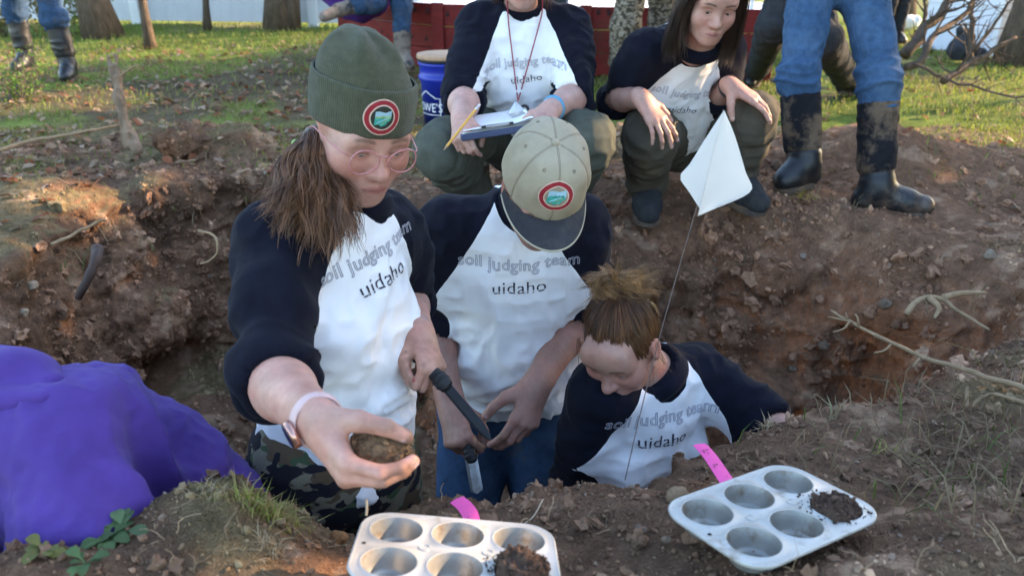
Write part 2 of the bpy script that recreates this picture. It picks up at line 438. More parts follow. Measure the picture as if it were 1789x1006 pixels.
def add_head(S, fr, nose=1.0, jaw=1.0, cheek=1.0, lid=0.5, lips=1.0, hat=False, ears=True):
    g = 'head'
    E = lambda c, r, k=0.02, op='u': S.ell(fr.w(*c), np.asarray(r) * fr.sc, fr.ax, k * fr.s1, None, op, g)
    C = lambda a, b, ra, rb=None, k=0.02, op='u': S.cap(fr.w(*a), fr.w(*b), ra * fr.s1, None if rb is None else rb * fr.s1, k * fr.s1, None, None, op, g)
    E((0, -0.014, 0.030), (0.074, 0.094, 0.084), 0.03)
    E((0, 0.026, -0.030), (0.060 * jaw, 0.062, 0.080), 0.03)
    C((0.048 * jaw, 0.0, -0.066), (0.018, 0.062, -0.096), 0.021, 0.018, 0.03); C((-0.048 * jaw, 0.0, -0.066), (-0.018, 0.062, -0.096), 0.021, 0.018, 0.03)
    E((0, 0.072, -0.098), (0.020, 0.019, 0.018), 0.022)
    for s in (-1, 1): E((s * 0.040, 0.056, -0.030), (0.027 * cheek, 0.028, 0.030 * cheek), 0.03)
    C((-0.042, 0.072, 0.020), (0.042, 0.072, 0.020), 0.015, None, 0.022)
    if not hat: E((0, 0.072, 0.045), (0.055, 0.022, 0.035), 0.03)
    for s in (-1, 1): E((s * 0.0335, 0.098, -0.003), (0.020, 0.018, 0.0125), 0.014, 's')
    for s in (-1, 1):                                   # lids over the eyeball, with the slit of the eye cut out
        E((s * 0.0325, 0.0735, -0.003), (0.0150, 0.0140, 0.0132), 0.006)
    if lid > 0.05:
        for s in (-1, 1): E((s * 0.0325, 0.0900, -0.0055), (0.0125, 0.0080, 0.0012 + 0.005 * lid), 0.002, 's')
    C((0, 0.080, 0.006), (0, 0.105 + 0.004 * (nose - 1), -0.034), 0.0082, 0.0090 * nose, 0.016)
    E((0, 0.105 * (0.97 + 0.03 * nose), -0.036), (0.0118 * nose, 0.0110 * nose, 0.0100 * nose), 0.010)
    for s in (-1, 1): E((s * 0.0125 * nose, 0.094, -0.0395), (0.0075 * nose, 0.0095, 0.0072), 0.008)
    for s in (-1, 1): E((s * 0.0062, 0.1005, -0.0478), (0.0030, 0.0040, 0.0030), 0.003, 's')
    E((0, 0.079, -0.068), (0.030, 0.018, 0.022), 0.018)
    C((-0.020, 0.0865, -0.0700), (0.0, 0.0945, -0.0640), 0.0040, 0.0056 * lips, 0.006); C((0.020, 0.0865, -0.0700), (0.0, 0.0945, -0.0640), 0.0040, 0.0056 * lips, 0.006)
    C((-0.015, 0.0875, -0.0745), (0.015, 0.0875, -0.0745), 0.0060 * lips, None, 0.008); E((0, 0.0905, -0.0745), (0.010, 0.0065 * lips, 0.0065 * lips), 0.006)
    for s in (-1, 1): C((0, 0.0935, -0.0692), (s * 0.024, 0.0900, -0.0722), 0.0016, None, 0.003, 's')
    for s in (-1, 1) if ears else ():                   # ears
        E((s * 0.077, -0.008, -0.008), (0.0085, 0.019, 0.031), 0.008)
        E((s * 0.0850, -0.003, -0.006), (0.0055, 0.011, 0.020), 0.004, 's')
        E((s * 0.074, -0.003, -0.034), (0.007, 0.009, 0.009), 0.006)
    return fr
def face_col(P, fr, base, brow=(0.10, 0.06, 0.04), lipc=(0.42, 0.15, 0.13), blush=0.35):
    l = fr.l(P); c = np.tile(np.asarray(base, float), (len(l), 1))
    ins = (np.abs(l) < V(0.10, 0.14, 0.14)).all(1)
    x, y, z = np.abs(l[:, 0]), l[:, 1], l[:, 2]
    def mixc(m, col):
        m = np.clip(m * ins, 0, 1)[:, None]; c[:] = c * (1 - m) + np.asarray(col) * m
    b = np.asarray(base) * V(1.02, 0.72, 0.70)
    mixc(blush * np.exp(-((x - 0.040) ** 2 + (z + 0.030) ** 2) / 0.0006) * (y > 0.03), b)
    mixc(0.5 * blush * np.exp(-(x ** 2 + (z + 0.038) ** 2) / 0.0003) * (y > 0.085), b)
    mixc(0.6 * np.exp(-(l[:, 1] + 0.005) ** 2 / 0.0008) * (x > 0.070), b)
    lz = np.abs(z + 0.0695 - 0.003 * (1 - (x / 0.024) ** 2) * 0.3) - 0.0085 * (1 - (x / 0.026) ** 2)
    mixc(sstep(0.001, -0.0012, lz) * (x < 0.026) * (y > 0.07) * 0.8, lipc)
    mixc(np.exp(-((z + 0.0698) / 0.0014) ** 2) * (x < 0.023) * (y > 0.07) * 0.6, np.asarray(lipc) * 0.35)
    bz = z - (0.0195 + 0.006 * np.sin(np.clip((x - 0.010) / 0.040, 0, 1) * 2.2))
    mixc(sstep(0.0050, 0.0018, np.abs(bz)) * sstep(0.011, 0.018, x) * sstep(0.056, 0.044, x) * (y > 0.03) * 0.8, brow)
    # lashes along the slit, dark corners
    ex = (x - 0.0325) / 0.0135; up = 0.0015 + 0.0045 * (1 - np.clip(ex ** 2, 0, 1)) - 0.006
    mixc(np.exp(-((z - up) / 0.0013) ** 2) * (np.abs(ex) < 1.05) * (y > 0.06) * 0.85, np.asarray(brow) * 0.5)
    mixc(0.25 * np.exp(-((x - 0.0325) / 0.018) ** 2 - ((z - 0.004) / 0.010) ** 2) * (y > 0.05), np.asarray(base) * V(0.72, 0.55, 0.55))
    return c
def eyes(root, fr, look=(0, 0.9, -0.35), iris=(0.10, 0.12, 0.10)):
    for s in (-1, 1):
        n1, n2 = 14, 20; th = np.linspace(0, math.pi, n1); ph = np.linspace(0, 2 * math.pi, n2, endpoint=False)
        d = nrm(look); a = nrm(np.cross(d, V(0, 0, 1))); b = np.cross(a, d)
        dirs = (np.cos(th)[:, None, None] * d + np.sin(th)[:, None, None] * (np.cos(ph)[None, :, None] * a + np.sin(ph)[None, :, None] * b))
        pts = fr.w((V(s * 0.0325, 0.0735, -0.003) + dirs * 0.0125).reshape(-1, 3)).reshape(n1, n2, 3)
        cc = np.where(th < 0.2, 0, np.where(th < 0.52, 1, 2)); tab = np.array([(0.008, 0.008, 0.008), iris, (0.62, 0.56, 0.54)])
        m = MB(); m.grid(pts.transpose(1, 0, 2), np.repeat(tab[cc][None], n2, 0), closed_u=False)
        g2 = np.concatenate([pts, pts[:, :1]], 1)
        m = MB(); m.grid(g2[:, ::-1], np.repeat(tab[cc][:, None], n2 + 1, 1)); m.build('eye', EYEW, root)

def add_hand(S, wr, D, N, right, sc=1.0, curl=((20, 30, 20),) * 4, spread=4.0, thumb=None, thick=1.0, wrist_r=0.024):
    """wr wrist, D finger direction, N back of the hand; curl: (knuckle, middle, end) degrees for index..pinky; thumb: local points"""
    D = nrm(D); N = np.asarray(N, float); N = nrm(N - D * N.dot(D)); T = np.cross(N, D) * (1 if right else -1)    # towards the thumb
    A = np.array([D, T, N]); g = 'hand'
    w_ = lambda p: np.asarray(wr) + (np.asarray(p, float) * sc) @ A
    mcp = [(0.088, 0.027, 0.0), (0.092, 0.0075, 0.003), (0.087, -0.0115, 0.001), (0.079, -0.0285, -0.004)]
    ln = [(0.042, 0.025, 0.020), (0.046, 0.028, 0.021), (0.042, 0.026, 0.021), (0.034, 0.020, 0.018)]
    rr = [0.0092, 0.0094, 0.0088, 0.0078]
    nails = []; tips = []
    for i in range(4):
        b = V(0.012, 0.012 - 0.008 * i, 0.0)
        S.cap(w_(b), w_(mcp[i]), 0.0150 * sc * thick, 0.0112 * sc * thick, 0.014 * sc, None, None, 'u', g)
    S.cap(w_((0.03, 0.0, -0.006)), w_((0.065, -0.004, -0.006)), 0.0155 * sc, 0.015 * sc, 0.014 * sc, None, None, 'u', g)
    for i in range(4):
        p = V(*mcp[i]); a = 0.0; sp = R(spread) * (1.5 - i); r0 = rr[i] * thick
        for j in range(3):
            a += R(curl[i][j])
            d = V(math.cos(a) * math.cos(sp), math.cos(a) * math.sin(sp), -math.sin(a)); q = p + d * ln[i][j]
            ra = r0 * (1.04 - 0.10 * j); rb = r0 * (0.95 - 0.10 * j)
            S.cap(w_(p), w_(q), ra * sc, rb * sc, (0.006 if j == 0 else 0.003) * sc, None, None, 'u', 'hand')
            nd = V(math.sin(a) * math.cos(sp), math.sin(a) * math.sin(sp), math.cos(a))
            if j == 2: nails.append((w_(q - d * 0.003 + nd * rb * 0.95), nd @ A)); tips.append(w_(q))
            p = q
    th = thumb if thumb is not None else [(0.020, 0.022, -0.006), (0.052, 0.048, -0.018), (0.080, 0.058, -0.026), (0.103, 0.060, -0.032)]
    rs = [0.0165, 0.0128, 0.0108, 0.0090]
    for j in range(3):
        S.cap(w_(th[j]), w_(th[j + 1]), rs[j] * sc * thick, rs[j + 1] * sc * thick, (0.016, 0.006, 0.004)[j] * sc, None, None, 'u', g)
    td = nrm(V(*th[3]) - V(*th[2])); nd = nrm(V(0, 0.35, 1) - td * td.dot(V(0, 0.35, 1)))
    nails.append((w_(V(*th[3]) + nd * 0.0085 - td * 0.002), nd @ A)); tips.append(w_(th[3]))
    S.cap(w_((-0.012, 0, 0)), w_((0.02, 0, 0)), wrist_r * sc, 0.0235 * sc, 0.02 * sc, (A[2], 0.72), None, 'u', g)
    return dict(A=A, w=w_, nails=nails, tips=tips)
def arm(S, sh, el, wr, r=(0.046, 0.040, 0.043, 0.026), sc=1.0):
    a, b, c, d = [x * sc for x in r]
    S.cap(sh, el, a, b, 0.02); S.cap(el, lerp(el, wr, 0.3), b * 1.0, c, 0.02); S.cap(lerp(el, wr, 0.3), wr, c, d, 0.02)

def body_mesh(root, S, h, base, fr=None, nails=(), nailc=(0.62, 0.40, 0.36), face=None, extra=None, red=(), name='body', it=1, mott=0.15):
    Vx, F = S.mesh(h); Vx = relax(Vx.astype(np.float64), F, it, 0.4)
    c = face_col(Vx, fr, base, **(face or {})) if fr is not None else np.tile(np.asarray(base, float), (len(Vx), 1))
    c *= (1 + mott * fbm(Vx, 22, 3))[:, None] * np.array([1, 1, 1]) ; c[:, 1:] *= (1 + 0.5 * mott * fbm(Vx + 5, 40, 2))[:, None]
    for k, (p, n) in enumerate(nails):
        d2 = ((Vx - p) ** 2).sum(1); m = sstep(0.0052 ** 2 * 1.4, 0.0040 ** 2, d2)[:, None]
        c = c * (1 - m) + np.asarray(red[1] if (red and k in red[0]) else nailc) * m
    for k in range(0, len(nails), 5):                       # soil rubbed into the fingers
        ctr = np.mean([p for p, _ in nails[k:k + 5]], axis=0); d_ = np.linalg.norm(Vx - ctr, axis=1); m = (sstep(0.11, 0.02, d_) * np.clip(0.28 + 0.9 * fbm(Vx, 55, 3), 0, 0.75))[:, None]; c = c * (1 - m) + np.array([0.16, 0.088, 0.055]) * m
    if extra is not None: c = extra(Vx, c)
    return mesh_obj(name, Vx, F, SKIN, root, True, {'Col': np.clip(c, 0.003, 1)})

# ------------------------------------------------------------------ clothes
def wrinkle(P, fr_ax, f, amp):
    q = np.asarray(P) @ np.asarray(fr_ax).T
    return amp * (ridge(q * f, 1.0) * 0.7 + 0.45 * ridge(q * f * 2.3 + 9.1, 1.0))
class Torso:
    """joints -> chest frame"""
    def __init__(s, shR, shL, hipR, hipL):
        s.shR, s.shL, s.hipR, s.hipL = [np.asarray(p, float) for p in (shR, shL, hipR, hipL)]
        s.ms = (s.shR + s.shL) / 2; s.mh = (s.hipR + s.hipL) / 2
        s.r = nrm(s.shR - s.shL); u = s.ms - s.mh; s.u = nrm(u - s.r * u.dot(s.r)); s.f = np.cross(s.u, s.r)
        s.sw = np.linalg.norm(s.shR - s.shL); s.ax = np.array([s.r, s.f, s.u])
        hr = s.hipR - s.hipL; s.hu = nrm(s.ms - s.mh); hr = nrm(hr - s.hu * hr.dot(s.hu)); s.hax = np.array([hr, np.cross(s.hu, hr), s.hu])
    def w(s, r, f, u): return s.ms + s.r * r + s.f * f + s.u * u
def shirt_sdf(T, elR, elL, cutR, cutL, neck, girth=1.0, bust=0.0, hem=0.06, arm_r=1.0, depth=1.0, neck_r=0.060, wr=None, hemw=1.0):
    S = Sdf(); a = T.sw / 0.34 * girth
    hp = T.mh - T.hu * hem; hc = (hp, -T.hu)
    S.cap(T.shR - T.r * 0.03, T.shL + T.r * 0.03, 0.068 * girth, None, 0.05, (T.f, 0.92), None, 'u', 't')
    nd_ = nrm(neck[1] - neck[0]); S.cap(T.w(0, -0.02, -0.02), neck[0] + nd_ * 0.03, 0.10 * girth, neck_r + 0.002, 0.05, None, (neck[0] + nd_ * 0.004, nd_), 'u', 't')
    S.ell(T.w(0, 0.0, -0.13), (0.168 * a, 0.118 * girth * depth, 0.19), T.ax, 0.07, hc, 'u', 't')
    S.ell(lerp(T.ms, T.mh, 0.60) + T.f * 0.012, (0.158 * a, 0.118 * girth * depth, 0.22), T.hax, 0.07, hc, 'u', 't')
    S.cap(lerp(T.ms, T.mh, 0.68), hp - T.hu * 0.05, 0.158 * girth * hemw, 0.172 * girth * hemw, 0.06, (T.hax[1], 0.74), hc, 'u', 't')
    if bust:
        for s in (-1, 1): S.ell(T.w(s * 0.075, 0.078, -0.17), (0.075 * bust, 0.066 * bust, 0.075 * bust), T.ax, 0.05, None, 'u', 't')
    for sh, el, cu, g in ((T.shR, elR, cutR, 'aR'), (T.shL, elL, cutL, 'aL')):
        d = nrm(np.asarray(cu) - np.asarray(el)); L = np.linalg.norm(np.asarray(cu) - np.asarray(el))
        S.cap(sh, lerp(sh, el, 0.5), 0.066 * arm_r, 0.062 * arm_r, 0.055, None, None, 'u', 't'); S.cap(lerp(sh, el, 0.4), el, 0.063 * arm_r, 0.057 * arm_r, 0.03, None, None, 'u', g)
        S.cap(el, np.asarray(el) + d * (L + 0.03), 0.057 * arm_r, 0.053 * arm_r, 0.025, None, (cu, d), 'u', g)
    S.cap(neck[0], neck[1], neck_r, neck_r, 0.012, None, None, 's', 'n')
    for el, cu, w_ in ((elR, cutR, wr and wr[0]), (elL, cutL, wr and wr[1])):
        d = nrm(np.asarray(cu) - np.asarray(el)); S.cap(np.asarray(cu) - d * 0.012, np.asarray(cu) + d * 0.06, 0.0485 * arm_r, None, 0.004, None, None, 's', 'n')
    return S
def build_shirt(root, T, S, h, elR, elL, fold=0.005, seed=0, navel=None, bend=True, armf=1.0, rag=(0.058, 0.62), style='raglan', neck=None):
    Vx, F = S.mesh(h); Vx = relax(Vx.astype(np.float64), F, 1, 0.5); N = vnormals(Vx, F)
    l = (Vx - T.ms) @ T.ax.T
    q = l + seed * 3.1
    dT = S.at(Vx, ('t',)); dA = S.at(Vx, ('aR', 'aL'))
    wa = sstep(0.02, -0.01, dA - dT)
    # cloth drapes: long diagonal folds down from the chest, bunching at the waist, rings round the sleeves
    low = sstep(-0.08, -0.36, l[:, 2])
    s1 = np.sign(l[:, 0]) * 0.7; wp_ = np.stack([vnoise(l * 6 + seed + 20 * k) for k in range(3)], 1) * 0.9
    diag = np.stack([l[:, 0] * 16 + s1 * l[:, 2] * 9, l[:, 1] * 7, l[:, 2] * 5 + np.abs(l[:, 0]) * 6], 1) + seed + wp_
    hor = np.stack([l[:, 0] * 5, l[:, 1] * 5, l[:, 2] * 17 + l[:, 0] * 5], 1) + seed + 4 + 1.5 * wp_
    d = fold * (1 - wa) * (0.55 * (1 - low) * ridge(diag, 0.8) + (0.35 + 0.6 * low) * ridge(hor, 0.8) + 0.8 * vnoise(l * 9 + seed) + 0.35 * ridge(q, 26) + 0.22 * ridge(diag * 2.3 + 3, 1.0) * (0.4 + 0.6 * low))
    for sh, el, g in ((T.shR, elR, 'aR'), (T.shL, elL, 'aL')):
        ax = nrm(np.asarray(el) - sh); rel = Vx - sh; t = rel @ ax; perp = rel - t[:, None] * ax
        de = np.linalg.norm(Vx - el, axis=1); near = np.exp(-(de / 0.10) ** 2)
        m = wa * (S.at(Vx, (g,)) < 0.03)
        c = np.concatenate([(t * 19)[:, None] + vnoise(Vx * 8)[:, None] * 1.2, perp * 7], 1)
        d += m * fold * armf * 1.25 * ((0.5 + 1.4 * near) * ridge(c + seed, 1.0) + 0.6 * vnoise(Vx * 14 + seed) + 0.3 * ridge(c * 2.1 + 5, 1.0))
    hemz = np.zeros(len(Vx))
    Vx = Vx + N * d[:, None]
    if style == 'plain': return Vx, F
    x = np.abs(l[:, 0]); z = l[:, 2]
    s1 = x - (rag[0] + (0.05 - z) * rag[1])
    s2 = dT - dA - 0.004
    s = np.where(z > -0.11, s1, np.maximum(np.minimum(s1, 0.01 + s2 + 0.5 * (z + 0.11) + 0.05), s2))
    s = np.where((x < 0.085) & (z < -0.06), -0.01, s)
    if neck is not None:
        nd = nrm(neck[1] - neck[0]); rd = np.linalg.norm(Vx - neck[0] - nd * 0.012, axis=1); s = np.maximum(s, neck[2] + 0.004 - rd)
    A, Bm = clip_split(Vx, F, s + 0.0015 * vnoise(Vx * 60))
    sh_o = mesh_obj('shirt', A[0], A[1], WHITE, root)
    # the two sleeves as separate meshes
    vb, tb = Bm; lx = (vb - T.ms) @ T.r; side = lx[tb].mean(1) > 0
    for sd_ in (True, False):
        t = tb[side == sd_]
        if len(t): v, t2 = compact(vb, t); mesh_obj('sleeve', v, t2, NAVY, sh_o)
    bv = BVHTree.FromPolygons([tuple(p) for p in Vx], [tuple(f) for f in F])
    return sh_o, bv
def collar(root, T, neck0, neck1, r, rad=0.0125, tilt=0.35, fwd=0.004, ry=0.95):
    d = nrm(neck1 - neck0); n = nrm(d + T.u * 0.35 - T.f * 0.10)
    return ring_tube(root, 'collar', neck0 + d * 0.002 + T.f * fwd, n, r, r * ry, T.r, rad, NAVY, 1.7)
def ring_tube(root, name, c, n, r1, r2, ax1, rad, mat, flat=1.0, dip=0.0, fdir=None, seg=40):
    n = nrm(n); a = nrm(np.asarray(ax1) - n * np.dot(ax1, n)); b = np.cross(n, a)
    th = np.linspace(0, 2 * math.pi, seg + 1)
    p = np.asarray(c) + np.cos(th)[:, None] * a * r1 + np.sin(th)[:, None] * b * r2
    if fdir is not None: p = p - n * (dip * np.clip((p - c) @ nrm(fdir) / max(r1, r2), -0.3, 1))[:, None]
    m = MB(); m.tube(p, rad, 8, caps=False, flat=flat); return m.build(name, mat, root)
def text_verts(body, size, outline=0.0, res=3):
    cu = bpy.data.curves.new('print', 'FONT'); cu.body = body; cu.size = size; cu.align_x = 'CENTER'; cu.resolution_u = res
    cu.space_character = 1.04
    if outline: cu.fill_mode = 'NONE'; cu.bevel_depth = outline; cu.bevel_resolution = 0
    else: cu.extrude = 0.0
    o = bpy.data.objects.new('print', cu); COL.objects.link(o)
    dg = bpy.context.evaluated_depsgraph_get(); me = bpy.data.meshes.new_from_object(o.evaluated_get(dg))
    v = np.empty(len(me.vertices) * 3, np.float32); me.vertices.foreach_get('co', v); v = v.reshape(-1, 3).astype(float)
    me.calc_loop_triangles(); t = np.empty(len(me.loop_triangles) * 3, np.int32); me.loop_triangles.foreach_get('vertices', t); t = t.reshape(-1, 3)
    bpy.data.objects.remove(o); bpy.data.curves.remove(cu); bpy.data.meshes.remove(me)
    return v, t
def project(v2, bv, org, ex, ey, ray, off=0.0012):
    out = []; ray = Vector(ray)
    for x, y, z in v2:
        p = np.asarray(org) + x * ex + y * ey
        h = bv.ray_cast(Vector(p) - ray * 0.3, ray, 0.9)
        if h[0] is None: out.append(p); continue
        n = h[1]
        if n.dot(ray) > 0: n = -n
        out.append(np.array(h[0] + n * (off + 0.6 * z)))
    return np.array(out)
def bent(v, t, maxlen=0.006, it=2):
    """splits long triangle edges so that the print can follow the cloth"""
    for _ in range(it):
        e = np.linalg.norm(v[t] - v[np.roll(t, -1, 1)], axis=2); big = e.max(1) > maxlen
        if not big.any(): break
        T = t[big]; k = e[big].argmax(1); a = T[np.arange(len(T)), k]; b = T[np.arange(len(T)), (k + 1) % 3]; c = T[np.arange(len(T)), (k + 2) % 3]
        m = len(v) + np.arange(len(T)); v = np.concatenate([v, (v[a] + v[b]) / 2])
        t = np.concatenate([t[~big], np.stack([a, m, c], 1), np.stack([m, b, c], 1)])
    return v, t
def chest_print(sh_o, T, bv, up, size1=0.046, size2=0.038, gap=0.058, ex=None, shift=0.0, arc=0.0, ey=None):
    ex = -T.r if ex is None else nrm(ex); ey = T.u if ey is None else ey
    ray = -np.cross(ex, ey)
    org = T.ms + T.u * up + ex * shift + T.f * 0.12
    v, t = text_verts('soil judging team', size1, 0.00085); v[:, 1] += arc * v[:, 0] ** 2
    mesh_obj('lettering', project(v, bv, org, ex, ey, ray, 0.0012), t, INKG, sh_o, False)
    v, t = text_verts('uidaho', size2)
    v[:, 0] *= 1.08
    # stencil gaps
    c = (v[t].mean(1)); x = (c[:, 1] / size2)
    v, t = bent(v, t, 0.004, 6); c = v[t].mean(1)
    xs = c[:, 0] / size2 / 1.08; ys = c[:, 1] / size2
    keep = ~((np.abs(ys - 0.105) < 0.020) | ((np.abs(ys - 0.44) < 0.016) & (np.mod(xs, 0.5) < 0.25)))
    v, t = compact(v, t[keep])
    v = bent(v, t, 0.004, 1); v, t = v
    v[:, 1] -= gap; v[:, 1] += arc * v[:, 0] ** 2
    mesh_obj('lettering', project(v, bv, org, ex, ey, ray, 0.0014), t, INKD, sh_o, False)
def legs_sdf(T, knR, knL, anR, anL, r=(0.098, 0.070, 0.062, 0.058), waist=0.06, k=0.05, seat=1.0):
    S = Sdf(); hu = T.hu
    S.cap(T.mh + hu * 0.06, T.mh - hu * 0.02, 0.140 * seat, 0.158 * seat, 0.05, (T.hax[1], 0.76), (T.mh + hu * waist, hu), 'u', 'p')
    for hp, kn, an, g in ((T.hipR, knR, anR, 'lR'), (T.hipL, knL, anL, 'lL')):
        S.cap(lerp(hp, T.mh, 0.12), kn, r[0], r[1], k, None, None, 'u', g); S.cap(kn, an, r[1] * 0.98, r[3], 0.03, None, (an, nrm(np.asarray(an) - kn)), 'u', g)
        S.cap(kn, lerp(kn, an, 0.35), r[1], r[2] * 1.06, 0.04, None, None, 'u', g)
    return S
def build_legs(root, S, T, knR, knL, anR, anL, h, mat, fold=0.006, seed=0, name='trousers', low=1.0):
    Vx, F = S.mesh(h); Vx = relax(Vx.astype(np.float64), F, 1, 0.5); N = vnormals(Vx, F); d = fold * 0.5 * vnoise(Vx * 9 + seed) + fold * 0.25 * ridge(Vx + seed, 22)
    for hp, kn, an, g in ((T.hipR, knR, anR, 'lR'), (T.hipL, knL, anL, 'lL')):
        m = (S.at(Vx, (g,)) < 0.02)
        for a, b, in ((hp, kn), (kn, an)):
            ax = nrm(np.asarray(b) - a); L = np.linalg.norm(np.asarray(b) - a); t = (Vx - a) @ ax; perp = Vx - a - t[:, None] * ax
            near = np.exp(-(np.linalg.norm(Vx - kn, axis=1) / 0.13) ** 2) * 0.9 + np.exp(-(np.linalg.norm(Vx - an, axis=1) / 0.10) ** 2) * 1.2 * low
            c = np.concatenate([(t * 20)[:, None] + 1.5 * vnoise(Vx * 7 + seed)[:, None], perp * 6], 1)
            d += m * ((t > -0.05) & (t < L + 0.05)) * fold * (0.25 + near) * ridge(c + seed, 1.0) * 0.7
    Vx = Vx + N * d[:, None]
    return mesh_obj(name, Vx, F, mat, root)
def boot(root, an, toe, top, r_sh=0.066, tall_mat=None, foot_mat=None, sole=True, sc=1.0, split=0.55):
    """rubber boot: shaft from the ankle to the top, foot to the toe; foot on the ground"""
    an, toe, top = [np.asarray(p, float) for p in (an, toe, top)]
    d = nrm((toe - an) * V(1, 1, 0)); up = nrm(top - an); side = np.cross(d, V(0, 0, 1))
    z0 = toe[2]; heel = an - d * 0.035; heel[2] = z0 + 0.045
    L = np.linalg.norm((toe - heel) * V(1, 1, 0))
    S = Sdf()
    ax = np.array([side, d, V(0, 0, 1)])
    mid = heel + d * L * 0.55; mid[2] = z0 + 0.055
    tp = heel + d * (L - 0.045); tp[2] = z0 + 0.045
    floor = (V(0, 0, z0 + 0.016), V(0, 0, -1))
    S.cap(heel, mid, 0.042 * sc, 0.046 * sc, 0.03, None, floor); S.cap(mid, tp, 0.047 * sc, 0.043 * sc, 0.03, None, floor)
    S.cap(heel + V(0, 0, 0.02), an + V(0, 0, 0.045), 0.046 * sc, 0.055 * sc, 0.04, None, floor); S.cap(an + d * 0.01 + V(0, 0, 0.02), mid + V(0, 0, 0.005), 0.050 * sc, 0.040 * sc, 0.04, None, floor)
    sm = lerp(an, top, split)
    S.cap(an + V(0, 0, 0.03), sm, 0.056 * sc, r_sh * 0.95, 0.03, None, (sm, up))
    Vx, F = S.mesh(0.006); Vx = relax(Vx.astype(float), F, 1); N = vnormals(Vx, F)
    t = (Vx - an) @ up; Vx = Vx + N * (0.003 * ridge(np.stack([t * 22, Vx[:, 0] * 7, Vx[:, 1] * 7], 1), 1.0) * sstep(0.03, 0.09, t))[:, None]
    o = mesh_obj('boot', Vx, F, foot_mat or RUBBER, root)
    S2 = Sdf(); S2.cap(sm - up * 0.015, top + up * 0.02, r_sh, r_sh * 1.05, 0.01, None, (top, up)); S2.cap(top - up * 0.02, top + up * 0.05, r_sh * 0.93, None, 0.003, None, None, 's')
    Vx, F = S2.mesh(0.006); Vx = relax(Vx.astype(float), F, 1); N = vnormals(Vx, F); t = (Vx - an) @ up
    Vx = Vx + N * (0.0035 * ridge(np.stack([t * 18 + vnoise(Vx * 9), Vx[:, 0] * 6, Vx[:, 1] * 6], 1), 1.0))[:, None]
    mesh_obj('shaft', Vx, F, tall_mat or NEOP, o)
    if sole:
        n = 40; th = np.linspace(0, 2 * math.pi, n, endpoint=False); cx = np.sign(np.cos(th)) * np.abs(np.cos(th)) ** 0.75; sx = np.sign(np.sin(th)) * np.abs(np.sin(th)) ** 0.8
        half = L / 2 + 0.005; cen = (heel + tp) / 2 * V(1, 1, 0) + V(0, 0, z0)
        wid = 0.050 * sc * (1 - 0.12 * np.exp(-((cx + 0.15) / 0.35) ** 2) + 0.06 * (cx > 0.2))
        ringp = cen + d * (cx * half)[:, None] + side * (sx * wid)[:, None]
        m = MB()
        rings = [ringp * V(1, 1, 0) + V(0, 0, z0 + z) for z in (0.0, 0.02, 0.026)]
        g = np.stack([rings[0], rings[1], lerp(rings[2], cen + V(0, 0, 0.026), 0.06)]); m.grid(np.concatenate([g, g[:, :1]], 1))
        c0 = np.concatenate([[cen + V(0, 0, 0)], rings[0]]); m.add(c0, np.array([[0, 1 + (k + 1) % n, 1 + k] for k in range(n)]))
        c1 = np.concatenate([[cen + V(0, 0, 0.026)], g[2]]); m.add(c1, np.array([[0, 1 + k, 1 + (k + 1) % n] for k in range(n)]))
        m.build('sole', MUDSOLE, o)
    return o
MUDSOLE = material('muddy_sole', (0.05, 0.04, 0.035), 0.9, 0.3, 40, 0.5, 120, dirt=((0.13, 0.085, 0.055), 9, 0.42, 0.6))
# ------------------------------------------------------------------ hair
def strands(root, curves, mat, r=0.0013, jit=0.006, wave=0.0, seed=1, name='hair', flat=0.5, seg=12, per=7, tip=0.25, crad=0.0035):
    """locks of hair following guide curves; guide = (points, spread at root, spread at tip, number of locks); a lock is `per` hairs side by side"""
    rg = np.random.default_rng(seed); m = MB(); t = np.linspace(0, 1, seg)
    for gi, (pts, s0, s1, cnt) in enumerate(curves):
        base = smooth_path(pts, seg)
        for k in range(cnt):
            off = rg.normal(size=3); off /= max(1.0, np.linalg.norm(off) / 1.5)
            f, ph = 5 + 5 * rg.random(), rg.random(3) * 6.28; a = wave * (0.4 + rg.random())
            cen = base + off * (s0 + (s1 - s0) * t)[:, None] + a * np.sin(t[:, None] * f + ph) * (t ** 1.2)[:, None] + rg.normal(size=3) * jit * (t ** 1.5)[:, None]
            cc = 0.55 + 0.9 * rg.random() ** 1.3
            for q in range(per):
                o2 = rg.normal(size=3); p = cen + o2 * crad * (0.6 + 0.9 * np.sin(math.pi * np.clip(t * 0.8 + 0.1, 0, 1)) * (1 - 0.55 * t))[:, None] + rg.normal(size=3) * 0.4 * jit * (t ** 3)[:, None]
                e = 1 - tip * rg.random(); p = smooth_path(p[: max(4, int(round(seg * e)))], seg)
                c = cc * (0.8 + 0.4 * rg.random()); rad = r * (0.7 + 0.6 * rg.random()) * np.sqrt(np.clip(1.02 - t ** 2.5, 0.04, 1)) * np.minimum(1, 0.25 + t * 6)
                m.tube(p, rad, 3, np.array([c, c * (0.93 + 0.1 * rg.random()), c * (0.86 + 0.18 * rg.random())]), caps=False, flat=flat)
    return m.build(name, mat, root)
